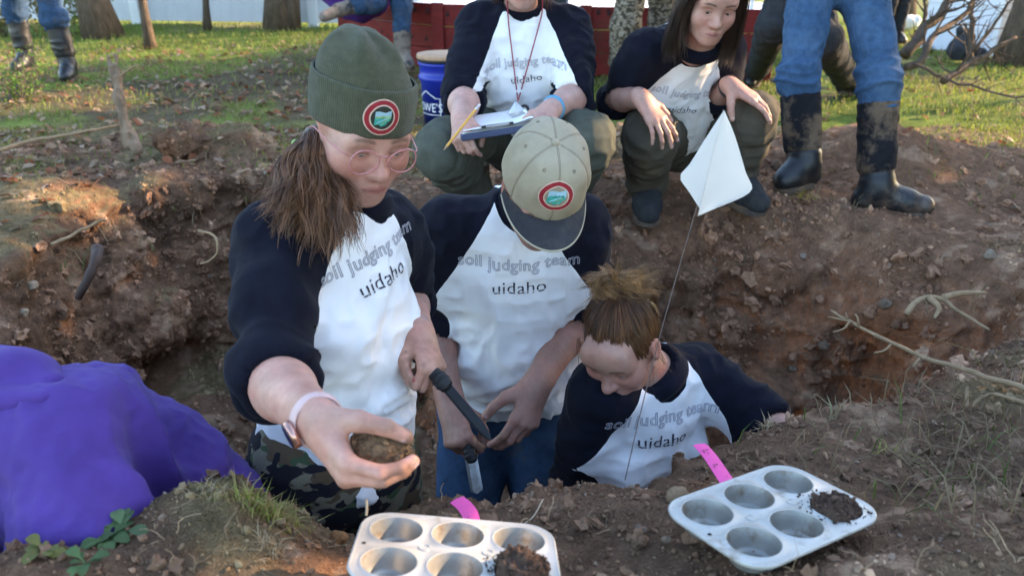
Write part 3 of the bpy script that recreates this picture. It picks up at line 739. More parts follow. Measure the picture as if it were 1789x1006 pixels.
# ------------------------------------------------------------------ round embroidered badge
B_RED = material('badge_red', (0.32, 0.02, 0.03), 0.85, 0.25, 200, 0.4, 900); B_CRM = material('badge_cream', (0.72, 0.52, 0.42), 0.85, 0.1, 200, 0.4, 900)
B_DK = material('badge_green_ground', (0.035, 0.04, 0.028), 0.9, 0.2, 200, 0.4, 900); B_TEAL = material('badge_teal', (0.03, 0.36, 0.27), 0.8, 0.25, 60, 0.4, 900, base2=(0.10, 0.50, 0.44))
B_SKY = material('badge_sky', (0.38, 0.58, 0.68), 0.8, 0.15, 80, 0.4, 900); B_GRN = material('badge_field', (0.30, 0.50, 0.22), 0.8, 0.2, 90, 0.4, 900); B_TAN = material('badge_tan_ground', (0.33, 0.27, 0.19), 0.9, 0.1, 200, 0.4, 900)
def badge(parent, bv, c, ex, ey, rad, ground, hill=False):
    ray = -np.cross(ex, ey); o0 = None
    def layer(name, poly, mat, off, ring=None):
        nonlocal o0
        poly = np.asarray(poly, float) * rad; n = len(poly)
        if ring is not None:
            inner = poly * ring; rows = [lerp(poly, inner, t) for t in (0, 0.5, 1)]
        else:
            cc = poly.mean(0); rows = [lerp(poly, cc, t) for t in (0, 0.3, 0.6, 0.9)]
        g = np.stack(rows); g = np.concatenate([g, g[:, :1]], 1); v3 = np.concatenate([g.reshape(-1, 2), np.zeros((g.shape[0] * g.shape[1], 1))], 1)
        w_ = project(v3, bv, c, ex, ey, ray, off).reshape(g.shape[0], g.shape[1], 3)
        m = MB(); m.grid(w_); 
        if ring is None: m.add(np.concatenate([w_[-1, :-1], [w_[-1, :-1].mean(0)]]), np.array([[k, (k + 1) % n, n] for k in range(n)]))
        o = m.build(name, mat, parent if o0 is None else o0, True)
        if o0 is None: o0 = o
    th = np.linspace(0, 2 * math.pi, 48, endpoint=False); circ = np.stack([np.cos(th), np.sin(th)], 1)
    layer('badge', circ, B_CRM, 0.0020); layer('badge_band', circ * 0.93, B_RED, 0.0027, 0.70); layer('badge_rim', circ * 0.70, B_CRM, 0.0030, 0.90); layer('badge_ground', circ * 0.64, ground, 0.0030)
    oh = np.array([(-0.42, 0.36), (-0.20, 0.37), (-0.02, 0.33), (0.14, 0.30), (0.28, 0.37), (0.46, 0.42), (0.47, 0.05), (0.42, -0.12), (0.28, -0.22), (0.22, -0.36), (0.08, -0.42), (-0.06, -0.46), (-0.18, -0.36), (-0.42, -0.40)])
    if hill: oh = np.clip(oh * 1.12, -0.6, 0.6)
    def cut(y0, y1):
        P = []; m = len(oh)
        for a, b in zip(oh, np.roll(oh, -1, 0)):
            P.append(a)
            for y in (y0, y1):
                if (a[1] - y) * (b[1] - y) < 0: P.append(a + (b - a) * (y - a[1]) / (b[1] - a[1]))
        P = np.array(P); P = P[(P[:, 1] >= y0 - 1e-6) & (P[:, 1] <= y1 + 1e-6)]
        an_ = np.arctan2(P[:, 1] - P[:, 1].mean(), P[:, 0] - P[:, 0].mean()); return P[np.argsort(an_)]
    layer('badge_field', cut(-0.6, 0.02), B_TEAL, 0.0040); layer('badge_sky', cut(0.02, 0.6), B_SKY, 0.0040)
    layer('badge_hill', [(-0.40, -0.02), (0.44, 0.02), (0.44, 0.14), (0.2, 0.10), (0.0, 0.16), (-0.2, 0.09), (-0.40, 0.10)], B_GRN if not hill else B_TEAL, 0.0046)
    layer('badge_furrow', [(-0.36, -0.28), (-0.30, -0.30), (0.30, 0.02), (0.26, 0.05)], B_SKY, 0.0050); layer('badge_furrow', [(-0.10, -0.34), (-0.02, -0.34), (0.40, 0.02), (0.34, 0.04)], B_GRN, 0.0050)
    return o0
# ------------------------------------------------------------------ the dug pit and the ground round it
PIT = np.array([(-1.72, 0.70), (-0.95, 0.76), (-0.62, 0.84), (-0.44, 1.00), (-0.26, 1.06), (-0.13, 1.12), (-0.02, 1.07), (0.16, 1.10), (0.30, 1.25), (0.46, 1.40), (0.74, 1.52), (0.98, 1.56), (1.22, 1.72),
                (1.62, 2.05), (1.78, 2.35), (1.55, 2.72), (1.25, 2.92), (0.95, 2.92), (0.62, 2.86), (0.30, 2.72), (-0.05, 2.76), (-0.42, 3.10), (-0.85, 3.62), (-1.22, 3.62), (-1.62, 3.40), (-1.74, 2.7), (-1.70, 1.6)])
def poly_sd(P, poly):
    x, y = P[:, 0], P[:, 1]; d = np.full(len(P), 1e9); inside = np.zeros(len(P), bool)
    for a, b in zip(poly, np.roll(poly, -1, 0)):
        e = b - a; w_ = P - a; t = np.clip((w_ @ e) / (e @ e), 0, 1); q = w_ - t[:, None] * e; d = np.minimum(d, (q * q).sum(1))
        c = ((a[1] <= y) & (b[1] > y)) | ((b[1] <= y) & (a[1] > y)); den = e[1] if abs(e[1]) > 1e-12 else 1e-12
        inside ^= c & (x < a[0] + e[0] * (y - a[1]) / den)
    return np.sqrt(d) * np.where(inside, -1, 1)
GX0, GX1, GY0, GY1, GS = -3.6, 3.8, -0.6, 5.2, 0.04
gx = np.arange(GX0, GX1 + GS, GS); gy = np.arange(GY0, GY1 + GS, GS)
gp = np.stack(np.meshgrid(gx, gy, indexing='ij'), -1).reshape(-1, 2)
g3 = np.concatenate([gp, np.zeros((len(gp), 1))], 1)
D2 = (poly_sd(gp, PIT) + 0.06 * fbm(g3, 3.0, 2) * 0.8).reshape(len(gx), len(gy)).astype(np.float32)
def bl(A, x, y):
    u = np.clip((x - GX0) / GS, 0, len(gx) - 1.001); v = np.clip((y - GY0) / GS, 0, len(gy) - 1.001); i = u.astype(int); j = v.astype(int); a = u - i; b = v - j
    return A[i, j] * (1 - a) * (1 - b) + A[i + 1, j] * a * (1 - b) + A[i, j + 1] * (1 - a) * b + A[i + 1, j + 1] * a * b
def _hg(x, y):
    n = fbm(np.stack([x, y, 0 * x], 1), 1.6, 3)
    z = 0.035 * n
    gs = lambda cx, cy, sx, sy, h: h * np.exp(-((x - cx) / sx) ** 2 - ((y - cy) / sy) ** 2)
    z = z + gs(0.75, 3.75, 0.55, 0.28, 0.20) + gs(0.2, 3.35, 0.45, 0.25, 0.08) + gs(1.75, 3.8, 0.5, 0.35, 0.20) + gs(1.0, 3.2, 0.3, 0.2, 0.03)
    z = z + gs(-1.35, 3.95, 0.22, 0.14, 0.16) + gs(-1.95, 3.2, 0.25, 0.3, 0.12)
    z = z + gs(-0.55, 3.7, 0.4, 0.15, 0.07)
    near = sstep(1.75, 0.95, y - 0.25 * np.clip(x, -1, 1.5)) * sstep(-2.4, -1.4, x) * sstep(2.6, 1.5, x) * sstep(-0.5, 0.2, y)
    z = z + near * (0.14 + 0.11 * sstep(1.15, 0.75, y))
    z = z + gs(-0.60, 0.77, 0.17, 0.075, 0.075) + gs(-0.90, 0.70, 0.20, 0.075, 0.10)
    z = z + gs(-0.44, 0.93, 0.13, 0.10, 0.095) + gs(-0.2, 1.0, 0.12, 0.1, -0.05) + gs(0.75, 1.55, 0.35, 0.12, 0.03) + gs(0.12, 1.02, 0.25, 0.07, 0.035)
    z = z - 0.10 * (sstep(3.0, 3.5, np.abs(x - 0.1)) + sstep(4.5, 5.1, y) + sstep(0.1, -0.5, y)).clip(0, 1)
    return z
HG = _hg(gp[:, 0], gp[:, 1]).reshape(len(gx), len(gy)).astype(np.float32)
def ground_blocks(C, rb):
    def f(P):
        x, y, z = P[..., 0].ravel(), P[..., 1].ravel(), P[..., 2].ravel()
        zg = bl(HG, x, y); d2 = bl(D2, x, y)
        a = z - zg
        sl_ = 0.10 + 0.75 * sstep(0.75, 1.35, x) + 0.55 * sstep(1.9, 2.6, y) * sstep(-0.3, 0.2, x) * sstep(1.2, 0.6, x) * 0.5 + 0.22 * sstep(-1.2, -1.6, x)
        dep = np.clip(zg - z, 0, 3)
        gpit = (d2 + sl_ * dep) / np.sqrt(1 + sl_ ** 2)
        fl = -0.92 + 0.25 * sstep(0.8, 1.4, x) + 0.22 * sstep(-1.0, -1.6, x)
        pit = np.maximum(gpit, fl - z)
        for c, r in HOLES: pit = np.minimum(pit, (np.sqrt((((P.reshape(-1, 3) - c) / r) ** 2).sum(1)) - 1) * min(r))
        k = 0.07; h_ = np.maximum(k - np.abs(a + pit), 0) / k
        d = np.maximum(a, -pit) + h_ * h_ * k * 0.25
        for c, r in LUMPS:
            e = np.sqrt((((P.reshape(-1, 3) - c) / r) ** 2).sum(1)); e = (e - 1) * min(r); k = 0.06
            h_ = np.maximum(k - np.abs(d - e), 0) / k; d = np.minimum(d, e) - h_ * h_ * k * 0.25
        return (d * 0.9).reshape(P.shape[:-1])
    act = np.abs(f(C)) < rb * 1.5 + 0.01
    return act, f
HOLES = [(W(318, 640, 2.55), V(0.20, 0.30, 0.12)), (W(1500, 650, 2.05), V(0.16, 0.20, 0.20)), (W(150, 430, 2.75), V(0.06, 0.12, 0.16)), (W(735, 560, 3.3), V(0.1, 0.15, 0.4))]
LUMPS = [(W(1262, 592, 2.62), V(0.085, 0.09, 0.10)), (W(1210, 500, 2.9), V(0.09, 0.10, 0.08)), (W(290, 330, 3.1), V(0.17, 0.17, 0.10)), (W(335, 245, 3.95), V(0.16, 0.1, 0.07)),
         (W(395, 735, 2.2), V(0.22, 0.2, 0.10)), (W(240, 560, 2.6), V(0.16, 0.2, 0.16)), (W(1600, 540, 2.25), V(0.10, 0.1, 0.07)), (W(1340, 690, 2.1), V(0.14, 0.14, 0.12)), (W(1380, 470, 2.75), V(0.12, 0.08, 0.06)), (W(1120, 470, 2.95), V(0.10, 0.09, 0.06))]
HOLES0, LUMPS0 = HOLES, LUMPS; HOLES = []; LUMPS = []
_gf = ground_blocks(np.zeros((1, 3)), 0.1)[1]
def march(q):
    d = nrm(np.asarray(q) - CC); t = np.linspace(0.6, 4.5, 900); P = CC + d * t[:, None]; v = _gf(P)
    k = np.nonzero(v < 0)[0]; return P[k[0]] if len(k) else np.asarray(q)
HOLES = [(march(c).astype(np.float32), r.astype(np.float32)) for c, r in HOLES0]; LUMPS = [((march(c) + nrm(march(c) - CC) * 0.25 * r.min()).astype(np.float32), r.astype(np.float32)) for c, r in LUMPS0]
gV, gF = nets(ground_blocks, V(-3.5, -0.5, -1.02), V(3.7, 5.1, 0.5), 0.0098, 4)
def worley(P, f):
    P = np.asarray(P, np.float32) * f; i = np.floor(P).astype(np.int64); fr_ = P - i; i = i + 100000; best = np.full(len(P), 9.0, np.float32); sec = best.copy()
    for a in (-1, 0, 1):
        for b in (-1, 0, 1):
            for c_ in (-1, 0, 1):
                x, y, z = i[:, 0] + a, i[:, 1] + b, i[:, 2] + c_
                h1_ = _h(x, y, z); h2_ = _h(x + 57, y + 13, z); h3_ = _h(x, y + 91, z + 29)
                d = (a + 0.5 + 0.45 * h1_ - fr_[:, 0]) ** 2 + (b + 0.5 + 0.45 * h2_ - fr_[:, 1]) ** 2 + (c_ + 0.5 + 0.45 * h3_ - fr_[:, 2]) ** 2
                sec = np.minimum(sec, np.maximum(best, d)); best = np.minimum(best, d)
    return np.sqrt(best), np.sqrt(sec)
gV = relax(gV.astype(np.float64), gF, 1, 0.5); gN = vnormals(gV, gF)
steep = sstep(0.85, 0.45, gN[:, 2])
n1 = fbm(gV, 4.0, 3); wq = gV + 0.02 * np.stack([vnoise(gV * 9 + k * 7) for k in range(3)], 1)
w1, w1b = worley(wq, 11.0); w2, w2b = worley(wq + 3, 24.0); w3, w3b = worley(wq + 7, 47.0)
cl = 1.1 - 1.6 * w1 ** 2; cl2 = 1.1 - 1.7 * w2 ** 1.6; cl3 = 1.0 - 1.7 * w3 ** 1.3
patch = np.clip(0.55 + 1.3 * vnoise(gV * 2.7 + 11), 0.1, 1.3)
strat = ridge(gV * np.array([3.0, 3.0, 13.0]) + 0.5 * vnoise(gV * 4)[:, None], 1.0)
vert = ridge(gV * np.array([11.0, 11.0, 3.2]) + 0.9 * vnoise(gV * 5)[:, None] + 7, 1.0)
path = sstep(3.0, 3.25, gV[:, 1]) * sstep(1.2, 1.6, gV[:, 0])                    # trodden soil behind the pit on the right
rough = (0.55 + 0.45 * steep) * (1 - 0.6 * path)
dd = 0.030 * n1 * (0.35 + steep) + rough * (0.016 * cl * patch + 0.013 * cl2 * (0.35 + 0.65 * patch) + 0.0085 * cl3) + steep * (0.016 * strat + 0.016 * vert)
gV = gV + gN * dd[:, None]; gN = vnormals(gV, gF)
# colour of the soil, with sunlight painted on the left bank: dark topsoil, redder subsoil, pale dry crumbs, litter near the lawn
zrel = bl(HG, gV[:, 0], gV[:, 1]) - gV[:, 2]
h1 = fbm(gV, 2.2, 3); h2 = fbm(gV + 4, 9, 3); h3 = fbm(gV + 8, 30, 2)
topc = np.array([0.120, 0.073, 0.047]); sub = np.array([0.215, 0.123, 0.074]); red = np.array([0.165, 0.066, 0.032]); pale = np.array([0.33, 0.22, 0.145])
t = np.clip(0.55 * sstep(0.12, 0.4, zrel + 0.08 * h1) + 0.35 * h1, 0, 1)[:, None]
gc = topc * (1 - t) + sub * t
right = (sstep(0.3, 0.9, gV[:, 0]) * sstep(1.9, 2.4, gV[:, 1]) * 0.75)[:, None]; gc = gc * (1 - right) + np.array([0.200, 0.110, 0.066]) * right
def blob(c, r, col, a=1.0):
    global gc
    m = (a * np.exp(-(((gV - c) / r) ** 2).sum(1) ** 1.5) * np.clip(0.8 + 0.8 * h2, 0, 1.2)).clip(0, 1)[:, None]; gc = gc * (1 - m) + np.asarray(col) * m
blob(W(1500, 655, 2.1), V(0.2, 0.3, 0.22), red, 1.0)
blob(W(1150, 400, 3.0), V(0.5, 0.25, 0.12), (0.17, 0.088, 0.052), 0.7)
blob(W(270, 350, 3.1), V(0.3, 0.3, 0.14), (0.26, 0.115, 0.05), 0.8); blob(W(110, 440, 2.7), V(0.15, 0.2, 0.16), (0.28, 0.13, 0.045), 0.75); blob(W(330, 250, 3.9), V(0.35, 0.12, 0.1), (0.22, 0.10, 0.05), 0.6)  # orange patches of low sunlight painted into the left bank
blob(W(600, 960, 1.1), V(0.10, 0.10, 0.1), (0.20, 0.10, 0.05), 0.9); blob(W(1250, 400, 3.2), V(0.6, 0.25, 0.1), (0.16, 0.075, 0.042), 0.7)
blob(W(1500, 390, 3.1), V(0.8, 0.2, 0.1), (0.20, 0.115, 0.07), 0.8)
up_ = sstep(0.6, 0.9, gN[:, 2])
gras = (up_ * sstep(0.05, 0.35, h1 + 0.9 * sstep(3.5, 4.6, gV[:, 1] + 0.25 * gV[:, 0] * 0) - 0.25 + 0.5 * sstep(-1.5, -2.2, gV[:, 0]) + 0.35 * sstep(1.0, 2.0, gV[:, 0]) * sstep(2.2, 1.4, gV[:, 1])) * 0.6)
gras = gras * (1 - sstep(0.2, 0.9, gV[:, 0]) * sstep(2.4, 2.8, gV[:, 1]) * sstep(4.3, 3.9, gV[:, 1]))
gras = gras * (1 - sstep(0.2, 0.5, gV[:, 0] + 0) * 0.5 * sstep(1.2, 0.8, gV[:, 0]) * sstep(2, 1.4, gV[:, 1])) 
gc = gc * (1 - gras[:, None]) + np.array([0.15, 0.13, 0.065]) * gras[:, None]
gc = gc * (1 + 0.22 * h2 + 0.16 * h3)[:, None]
sp = sstep(0.62, 0.9, h2 + 0.5 * h3)[:, None] * 0.6; gc = gc * (1 - sp) + pale * sp
SOIL = material('soil', (1, 1, 1), 0.97, 0.30, 34, 0, attr=True, spec=0.12, detail=9)
def soil_bump(m, s1, s2, dist):
    n = m.node_tree.nodes; L = m.node_tree.links; tc = n.new('ShaderNodeTexCoord'); wn = n.new('ShaderNodeTexNoise'); wn.inputs['Scale'].default_value = s1; wn.inputs['Detail'].default_value = 3; L.new(tc.outputs['Object'], wn.inputs['Vector'])
    mx = n.new('ShaderNodeMix'); mx.data_type = 'RGBA'; mx.blend_type = 'LINEAR_LIGHT'; mx.inputs[0].default_value = 0.03; L.new(tc.outputs['Object'], mx.inputs[6]); L.new(wn.outputs['Color'], mx.inputs[7]); prev = None
    for k, (sc, dd_) in enumerate(((s1, dist), (s2, dist * 0.5))):
        vo = n.new('ShaderNodeTexVoronoi'); vo.inputs['Scale'].default_value = sc; L.new(mx.outputs[2], vo.inputs['Vector']); b = n.new('ShaderNodeBump'); b.invert = True; b.inputs['Strength'].default_value = 0.8; b.inputs['Distance'].default_value = dd_; L.new(vo.outputs['Distance'], b.inputs['Height'])
        if prev: L.new(prev, b.inputs['Normal'])
        prev = b.outputs[0]
    nz = n.new('ShaderNodeTexNoise'); nz.inputs['Scale'].default_value = s1 * 1.4; nz.inputs['Detail'].default_value = 10; nz.inputs['Roughness'].default_value = 0.75; L.new(tc.outputs['Object'], nz.inputs['Vector']); b = n.new('ShaderNodeBump'); b.inputs['Strength'].default_value = 0.8; b.inputs['Distance'].default_value = dist; L.new(nz.outputs['Fac'], b.inputs['Height']); L.new(prev, b.inputs['Normal']); L.new(b.outputs[0], n['Principled BSDF'].inputs['Normal'])
soil_bump(SOIL, 75, 170, 0.011)
ground = mesh_obj('ground', gV, gF, SOIL, None, True, {'Col': np.clip(gc * np.array([1.70, 1.68, 1.67]), 0.006, 1)})
tag(ground, kind='structure')
GBV = BVHTree.FromPolygons([tuple(p) for p in gV], [tuple(f) for f in gF])
def drop(x, y, z=2.0):
    h_ = GBV.ray_cast(Vector((x, y, z)), Vector((0, 0, -1)))
    return np.array(h_[0]) if h_[0] is not None else V(x, y, 0)
def hit(px, py):
    d = W(px, py, 1.0) - CC; h_ = GBV.ray_cast(Vector(CC), Vector(d))
    return (np.array(h_[0]), np.array(h_[1])) if h_[0] is not None else (G(px, py), V(0, 0, 1))

# ------------------------------------------------------------------ crumbs of soil and small stones: nobody could count them
def ico():
    t = (1 + 5 ** 0.5) / 2
    v = np.array([(-1, t, 0), (1, t, 0), (-1, -t, 0), (1, -t, 0), (0, -1, t), (0, 1, t), (0, -1, -t), (0, 1, -t), (t, 0, -1), (t, 0, 1), (-t, 0, -1), (-t, 0, 1)], float)
    f = np.array([(0, 11, 5), (0, 5, 1), (0, 1, 7), (0, 7, 10), (0, 10, 11), (1, 5, 9), (5, 11, 4), (11, 10, 2), (10, 7, 6), (7, 1, 8), (3, 9, 4), (3, 4, 2), (3, 2, 6), (3, 6, 8), (3, 8, 9), (4, 9, 5), (2, 4, 11), (6, 2, 10), (8, 6, 7), (9, 8, 1)])
    return v / np.linalg.norm(v[0]), f
IV, IF = ico()
def ico2():
    v = list(map(tuple, IV)); c = {}; F = []
    def mid(a, b):
        k = (min(a, b), max(a, b))
        if k not in c: c[k] = len(v); v.append(tuple(nrm(np.array(v[a]) + np.array(v[b]))))
        return c[k]
    for a, b, d in IF.tolist():
        x, y, z = mid(a, b), mid(b, d), mid(d, a); F += [(a, x, z), (b, y, x), (d, z, y), (x, y, z)]
    return np.array(v), np.array(F)
IV2, IF2 = ico2()
def scatter_lumps(name, P, Rr, cols, mat, iv=IV, jf=IF, seed=0, sq=0.75, rough_=0.7, parent=None):
    rg = np.random.default_rng(seed); n = len(P); k = len(iv)
    q = rg.normal(size=(n, 4)); q /= np.linalg.norm(q, axis=1)[:, None]; a, b, c, d = q.T
    Rm = np.stack([1 - 2 * (c * c + d * d), 2 * (b * c - a * d), 2 * (b * d + a * c), 2 * (b * c + a * d), 1 - 2 * (b * b + d * d), 2 * (c * d - a * b), 2 * (b * d - a * c), 2 * (c * d + a * b), 1 - 2 * (b * b + c * c)], 1).reshape(n, 3, 3)
    s = np.stack([1 + 0.35 * rg.normal(size=n), 1 + 0.25 * rg.normal(size=n), sq + 0.15 * rg.normal(size=n)], 1).clip(0.4, 1.8)
    v = iv[None] * (1 + rough_ * (rg.random((n, k, 1)) - 0.5) * 1.3) * s[:, None] * Rr[:, None, None]
    v = np.einsum('nkj,nij->nki', v, Rm) + P[:, None]
    f = (jf[None] + (np.arange(n) * k)[:, None, None]).reshape(-1, 3)
    return mesh_obj(name, v.reshape(-1, 3), f, mat, parent, False, {'Col': np.repeat(cols, k, 0)})
CRUMB = material('soil_crumb', (1, 1, 1), 0.97, 0.25, 60, 0.7, 160, attr=True, spec=0.15, bdist=0.006)
tri_a = np.linalg.norm(np.cross(gV[gF[:, 2]] - gV[gF[:, 0]], gV[gF[:, 3]] - gV[gF[:, 1]]), axis=1) / 2
fc = gV[gF].mean(1); dcam = np.linalg.norm(fc - CC, axis=1)
dens = tri_a * (1 / np.clip(dcam, 0.9, 4) ** 1.1) * (0.25 + np.clip(0.5 + 1.2 * vnoise(fc * 5), 0, 1.5)) * (1 - 0.6 * gras[gF[:, 0]]) * (1 - 0.5 * path[gF[:, 0]])
dens *= (fc[:, 1] > 0.55) & (np.abs(fc[:, 0]) < 0.72 * fc[:, 1] + 0.35)
pick = rng.choice(len(gF), 46000, p=dens / dens.sum())
u_ = rng.random((46000, 1)); v_ = rng.random((46000, 1))
cp = (gV[gF[pick, 0]] * (1 - u_) * (1 - v_) + gV[gF[pick, 1]] * u_ * (1 - v_) + gV[gF[pick, 2]] * u_ * v_ + gV[gF[pick, 3]] * (1 - u_) * v_)
cr_ = 0.00125 * np.clip(dcam[pick], 1.0, 3.2) ** 0.8 * (rng.random(46000) ** -0.45).clip(1, 7.0)
ccol = np.array([1.70, 1.68, 1.67]) * gc[gF[pick, 0]] * (0.55 + 0.95 * rng.random((46000, 1))); gl = rng.random(46000) < 0.05; ccol[gl] = np.array([0.25, 0.18, 0.13]) * (0.7 + 0.6 * rng.random((gl.sum(), 1)))
big = cr_ > 0.0085; ccol[big] = np.array([1.70, 1.68, 1.67]) * gc[gF[pick[big], 0]] * (0.8 + 0.45 * rng.random((big.sum(), 1)))
tag(scatter_lumps('soil_crumbs', cp[~big] + gN[gF[pick[~big], 0]] * cr_[~big, None] * 0.3, cr_[~big], ccol[~big], CRUMB, seed=2), kind='stuff')
tag(scatter_lumps('soil_clods', cp[big] + gN[gF[pick[big], 0]] * cr_[big, None] * 0.25, cr_[big], ccol[big], CRUMB, IV2, IF2, seed=3, rough_=0.85), kind='stuff')
# ------------------------------------------------------------------ the people
def cv(r, u, t): return CR * r + CU * u - CF * t                 # a direction: right, up, towards the viewer
def core(S, T, neck, fr=None, nr=0.050):
    S.cap(neck, T.w(0, 0, -0.08), 0.048, 0.05, 0.03); S.cap(T.shR, T.shL, 0.045, None, 0.03)
    if fr is not None: S.cap(fr.w(0, -0.022, -0.055), neck, nr, nr + 0.004, 0.025); S.cap(fr.w(0, 0.0, -0.085), lerp(fr.w(0, 0.02, -0.1), neck, 0.8), 0.035, 0.04, 0.03)
PG = 'soil judging students in raglan jerseys'

# ---- the woman in the beanie, standing in the pit, holding soil out towards the viewer
def woman_beanie():
    foot = W(585, 880, 1.75); foot[2] = -0.90
    root = empty('person', foot, 'person in olive beanie and pink-rimmed glasses holding a handful of soil', 'person', PG)
    fr = head_frame(W(628, 224, 1.39), 34, 19, 7, V(1.00, 0.97, 0.96))
    neck = W(612, 368, 1.475)
    T = Torso(W(478, 425, 1.36), W(684, 396, 1.60), W(520, 800, 1.52), W(655, 790, 1.68))
    elR, wrR = W(475, 662, 1.245), W(556, 736, 1.055); elL, wrL = W(706, 520, 1.73), W(733, 580, 1.53)
    S = Sdf(); add_head(S, fr, nose=1.06, jaw=1.11, cheek=1.14, lid=0.25, hat=True, ears=False); core(S, T, neck, fr)
    arm(S, T.shR, elR, wrR, (0.046, 0.044, 0.0440, 0.0290)); arm(S, T.shL, elL, wrL, (0.044, 0.040, 0.041, 0.026))
    hR = add_hand(S, wrR, cv(0.50, -0.62, 0.48), cv(-0.62, -0.42, 0.55), True, 1.0, ((42, 34, 22), (52, 36, 22), (58, 38, 22), (62, 40, 24)), 3,
                  [(0.018, 0.022, -0.010), (0.046, 0.040, -0.034), (0.068, 0.036, -0.062), (0.084, 0.022, -0.084)], 1.06, 0.027)
    hL = add_hand(S, wrL, cv(0.35, -0.78, 0.42), cv(0.66, 0.45, 0.55), False, 0.92, ((62, 82, 50), (66, 84, 52), (70, 84, 52), (74, 84, 50)), 1,
                  [(0.020, 0.020, -0.010), (0.050, 0.040, -0.030), (0.078, 0.040, -0.036), (0.100, 0.030, -0.036)], 1.03)
    base = V(0.50, 0.262, 0.20)
    def ex(P, c):
        p = W(478, 727, 1.13); d = ((P - p) ** 2).sum(1)      # a small faded tattoo on the forearm
        m = np.exp(-d / 0.011 ** 2) * np.clip(vnoise(P * 160) * 2 - 0.1, 0, 1) * 0.75
        return c * (1 - m[:, None]) + V(0.16, 0.10, 0.10) * m[:, None]
    body_mesh(root, S, 0.0028, base, fr, hR['nails'] + hL['nails'], face=dict(blush=0.7, brow=(0.17, 0.09, 0.06)), extra=ex, red=((9,), (0.55, 0.05, 0.08)))
    eyes(root, fr, (0, 0.80, -0.6))
    cutR = lerp(elR, wrR, 0.10); cutL = lerp(elL, wrL, 0.06)
    SS = shirt_sdf(T, elR, elL, cutR, cutL, (lerp(neck, fr.o, 0.04), fr.w(0, -0.02, -0.08)), 0.95, 0.72, 0.05, 0.95, 1.0, 0.060)
    sh, bv = build_shirt(root, T, SS, 0.0055, elR, elL, 0.0085, 1.3, neck=(lerp(neck, fr.o, 0.04), fr.w(0, -0.02, -0.08), 0.076))
    collar(sh, T, lerp(neck, fr.o, 0.04), fr.w(0, -0.02, -0.08), 0.066, 0.0125)
    a_ = R(17); chest_print(sh, T, bv, -0.025, 0.036, 0.040, 0.050, shift=-0.005, ex=-T.r * math.cos(a_) + T.u * math.sin(a_), ey=T.u * math.cos(a_) + T.r * math.sin(a_))
    d = nrm(cutR - elR); ring_tube(sh, 'cuff', cutR - d * 0.006, d, 0.0575, 0.0575, V(0, 0, 1), 0.0062, NAVY, 1.8)
    # trousers
    knR, knL = foot + V(-0.10, -0.14, 0.45), foot + V(0.12, 0.0, 0.45); anR, anL = foot + V(-0.12, 0.02, 0.06), foot + V(0.14, 0.1, 0.06)
    LS = legs_sdf(T, knR, knL, anR, anL, waist=0.10, seat=1.02); build_legs(root, LS, T, knR, knL, anR, anL, 0.008, CAMO, 0.009, 2)
    for a, s in ((anR, -0.03), (anL, 0.05)): boot(root, a + V(0, 0, 0.02), a + V(s, -0.19, -0.05), a + V(0, 0, 0.25), 0.07)
    # hair tied low behind the ear and falling over the shoulder
    tie = W(535, 268, 1.43); hz = lambda x, y, z: W(x, y, z)
    core_s = Sdf()
    for a, b, r1, r2 in (((558, 248, 1.42), (530, 320, 1.385), 0.030, 0.038), ((530, 320, 1.385), (555, 385, 1.335), 0.040, 0.026), ((522, 312, 1.39), (492, 345, 1.375), 0.030, 0.010), ((566, 256, 1.40), (582, 325, 1.36), 0.014, 0.018), ((582, 325, 1.36), (588, 395, 1.31), 0.018, 0.010)):
        core_s.cap(hz(*a), hz(*b), r1, r2, 0.03)
    Vx, F = core_s.mesh(0.006); N = vnormals(Vx, F); Vx = Vx + N * (0.004 * ridge(np.stack([Vx[:, 0] * 60, Vx[:, 1] * 60, Vx[:, 2] * 9], 1), 1.0))[:, None]
    hair = mesh_obj('hair', relax(Vx.astype(float), F, 1), F, HAIR_B, root, True, {'Col': np.tile(V(0.5, 0.5, 0.5), (len(Vx), 1))})
    gs = []
    for (x0, y0), (x1, y1), (x2, y2), n in (((556, 250), (522, 314), (474, 376), 22), ((552, 248), (512, 302), (466, 358), 16), ((558, 250), (524, 322), (505, 402), 26), ((562, 250), (540, 335), (545, 428), 32), ((566, 250), (560, 340), (582, 440), 36), ((570, 252), (582, 335), (606, 432), 32), ((560, 250), (570, 330), (596, 405), 24), ((548, 248), (505, 300), (486, 385), 18), ((560, 250), (535, 310), (520, 380), 24), ((562, 250), (552, 320), (560, 400), 24)):
        gs.append(([hz(x0, y0, 1.415), hz((x0 + x1) / 2 - 4, (y0 + y1) / 2, 1.368), hz(x1, y1, 1.336), hz((x1 + x2) / 2 + 8, (y1 + y2) / 2, 1.300), hz(x2, y2, 1.290)], 0.012, 0.017, n))
    gs += [([hz(x0, 238, 1.392), hz(x0 - 6, 275, 1.352), hz(x1, 320, 1.335), hz(x2, 365, 1.312), hz(x2 + 4, 410, 1.296)], 0.007, 0.013, n) for x0, x1, x2, n in ((541, 522, 492, 22), (549, 538, 520, 24), (557, 552, 545, 22))]
    strands(hair, gs, HAIR_B, 0.0008, 0.006, wave=0.011, seed=3, name='lock', seg=22, per=13, crad=0.0032, tip=0.42)
    strands(hair, [([hz(572, 250, 1.36), hz(570, 285, 1.345), hz(578, 315, 1.335), hz(590, 350, 1.32), hz(584, 395, 1.29)], 0.006, 0.012, 14)], HAIR_B, 0.0010, 0.005, wave=0.004, seed=4, name='lock', seg=18)
    ring_tube(hair, 'hair_tie', W(530, 264, 1.425), cv(0.7, 0.6, 0.2), 0.021, 0.021, V(0, 0, 1), 0.005, material('lime_elastic', (0.30, 0.42, 0.12), 0.8))
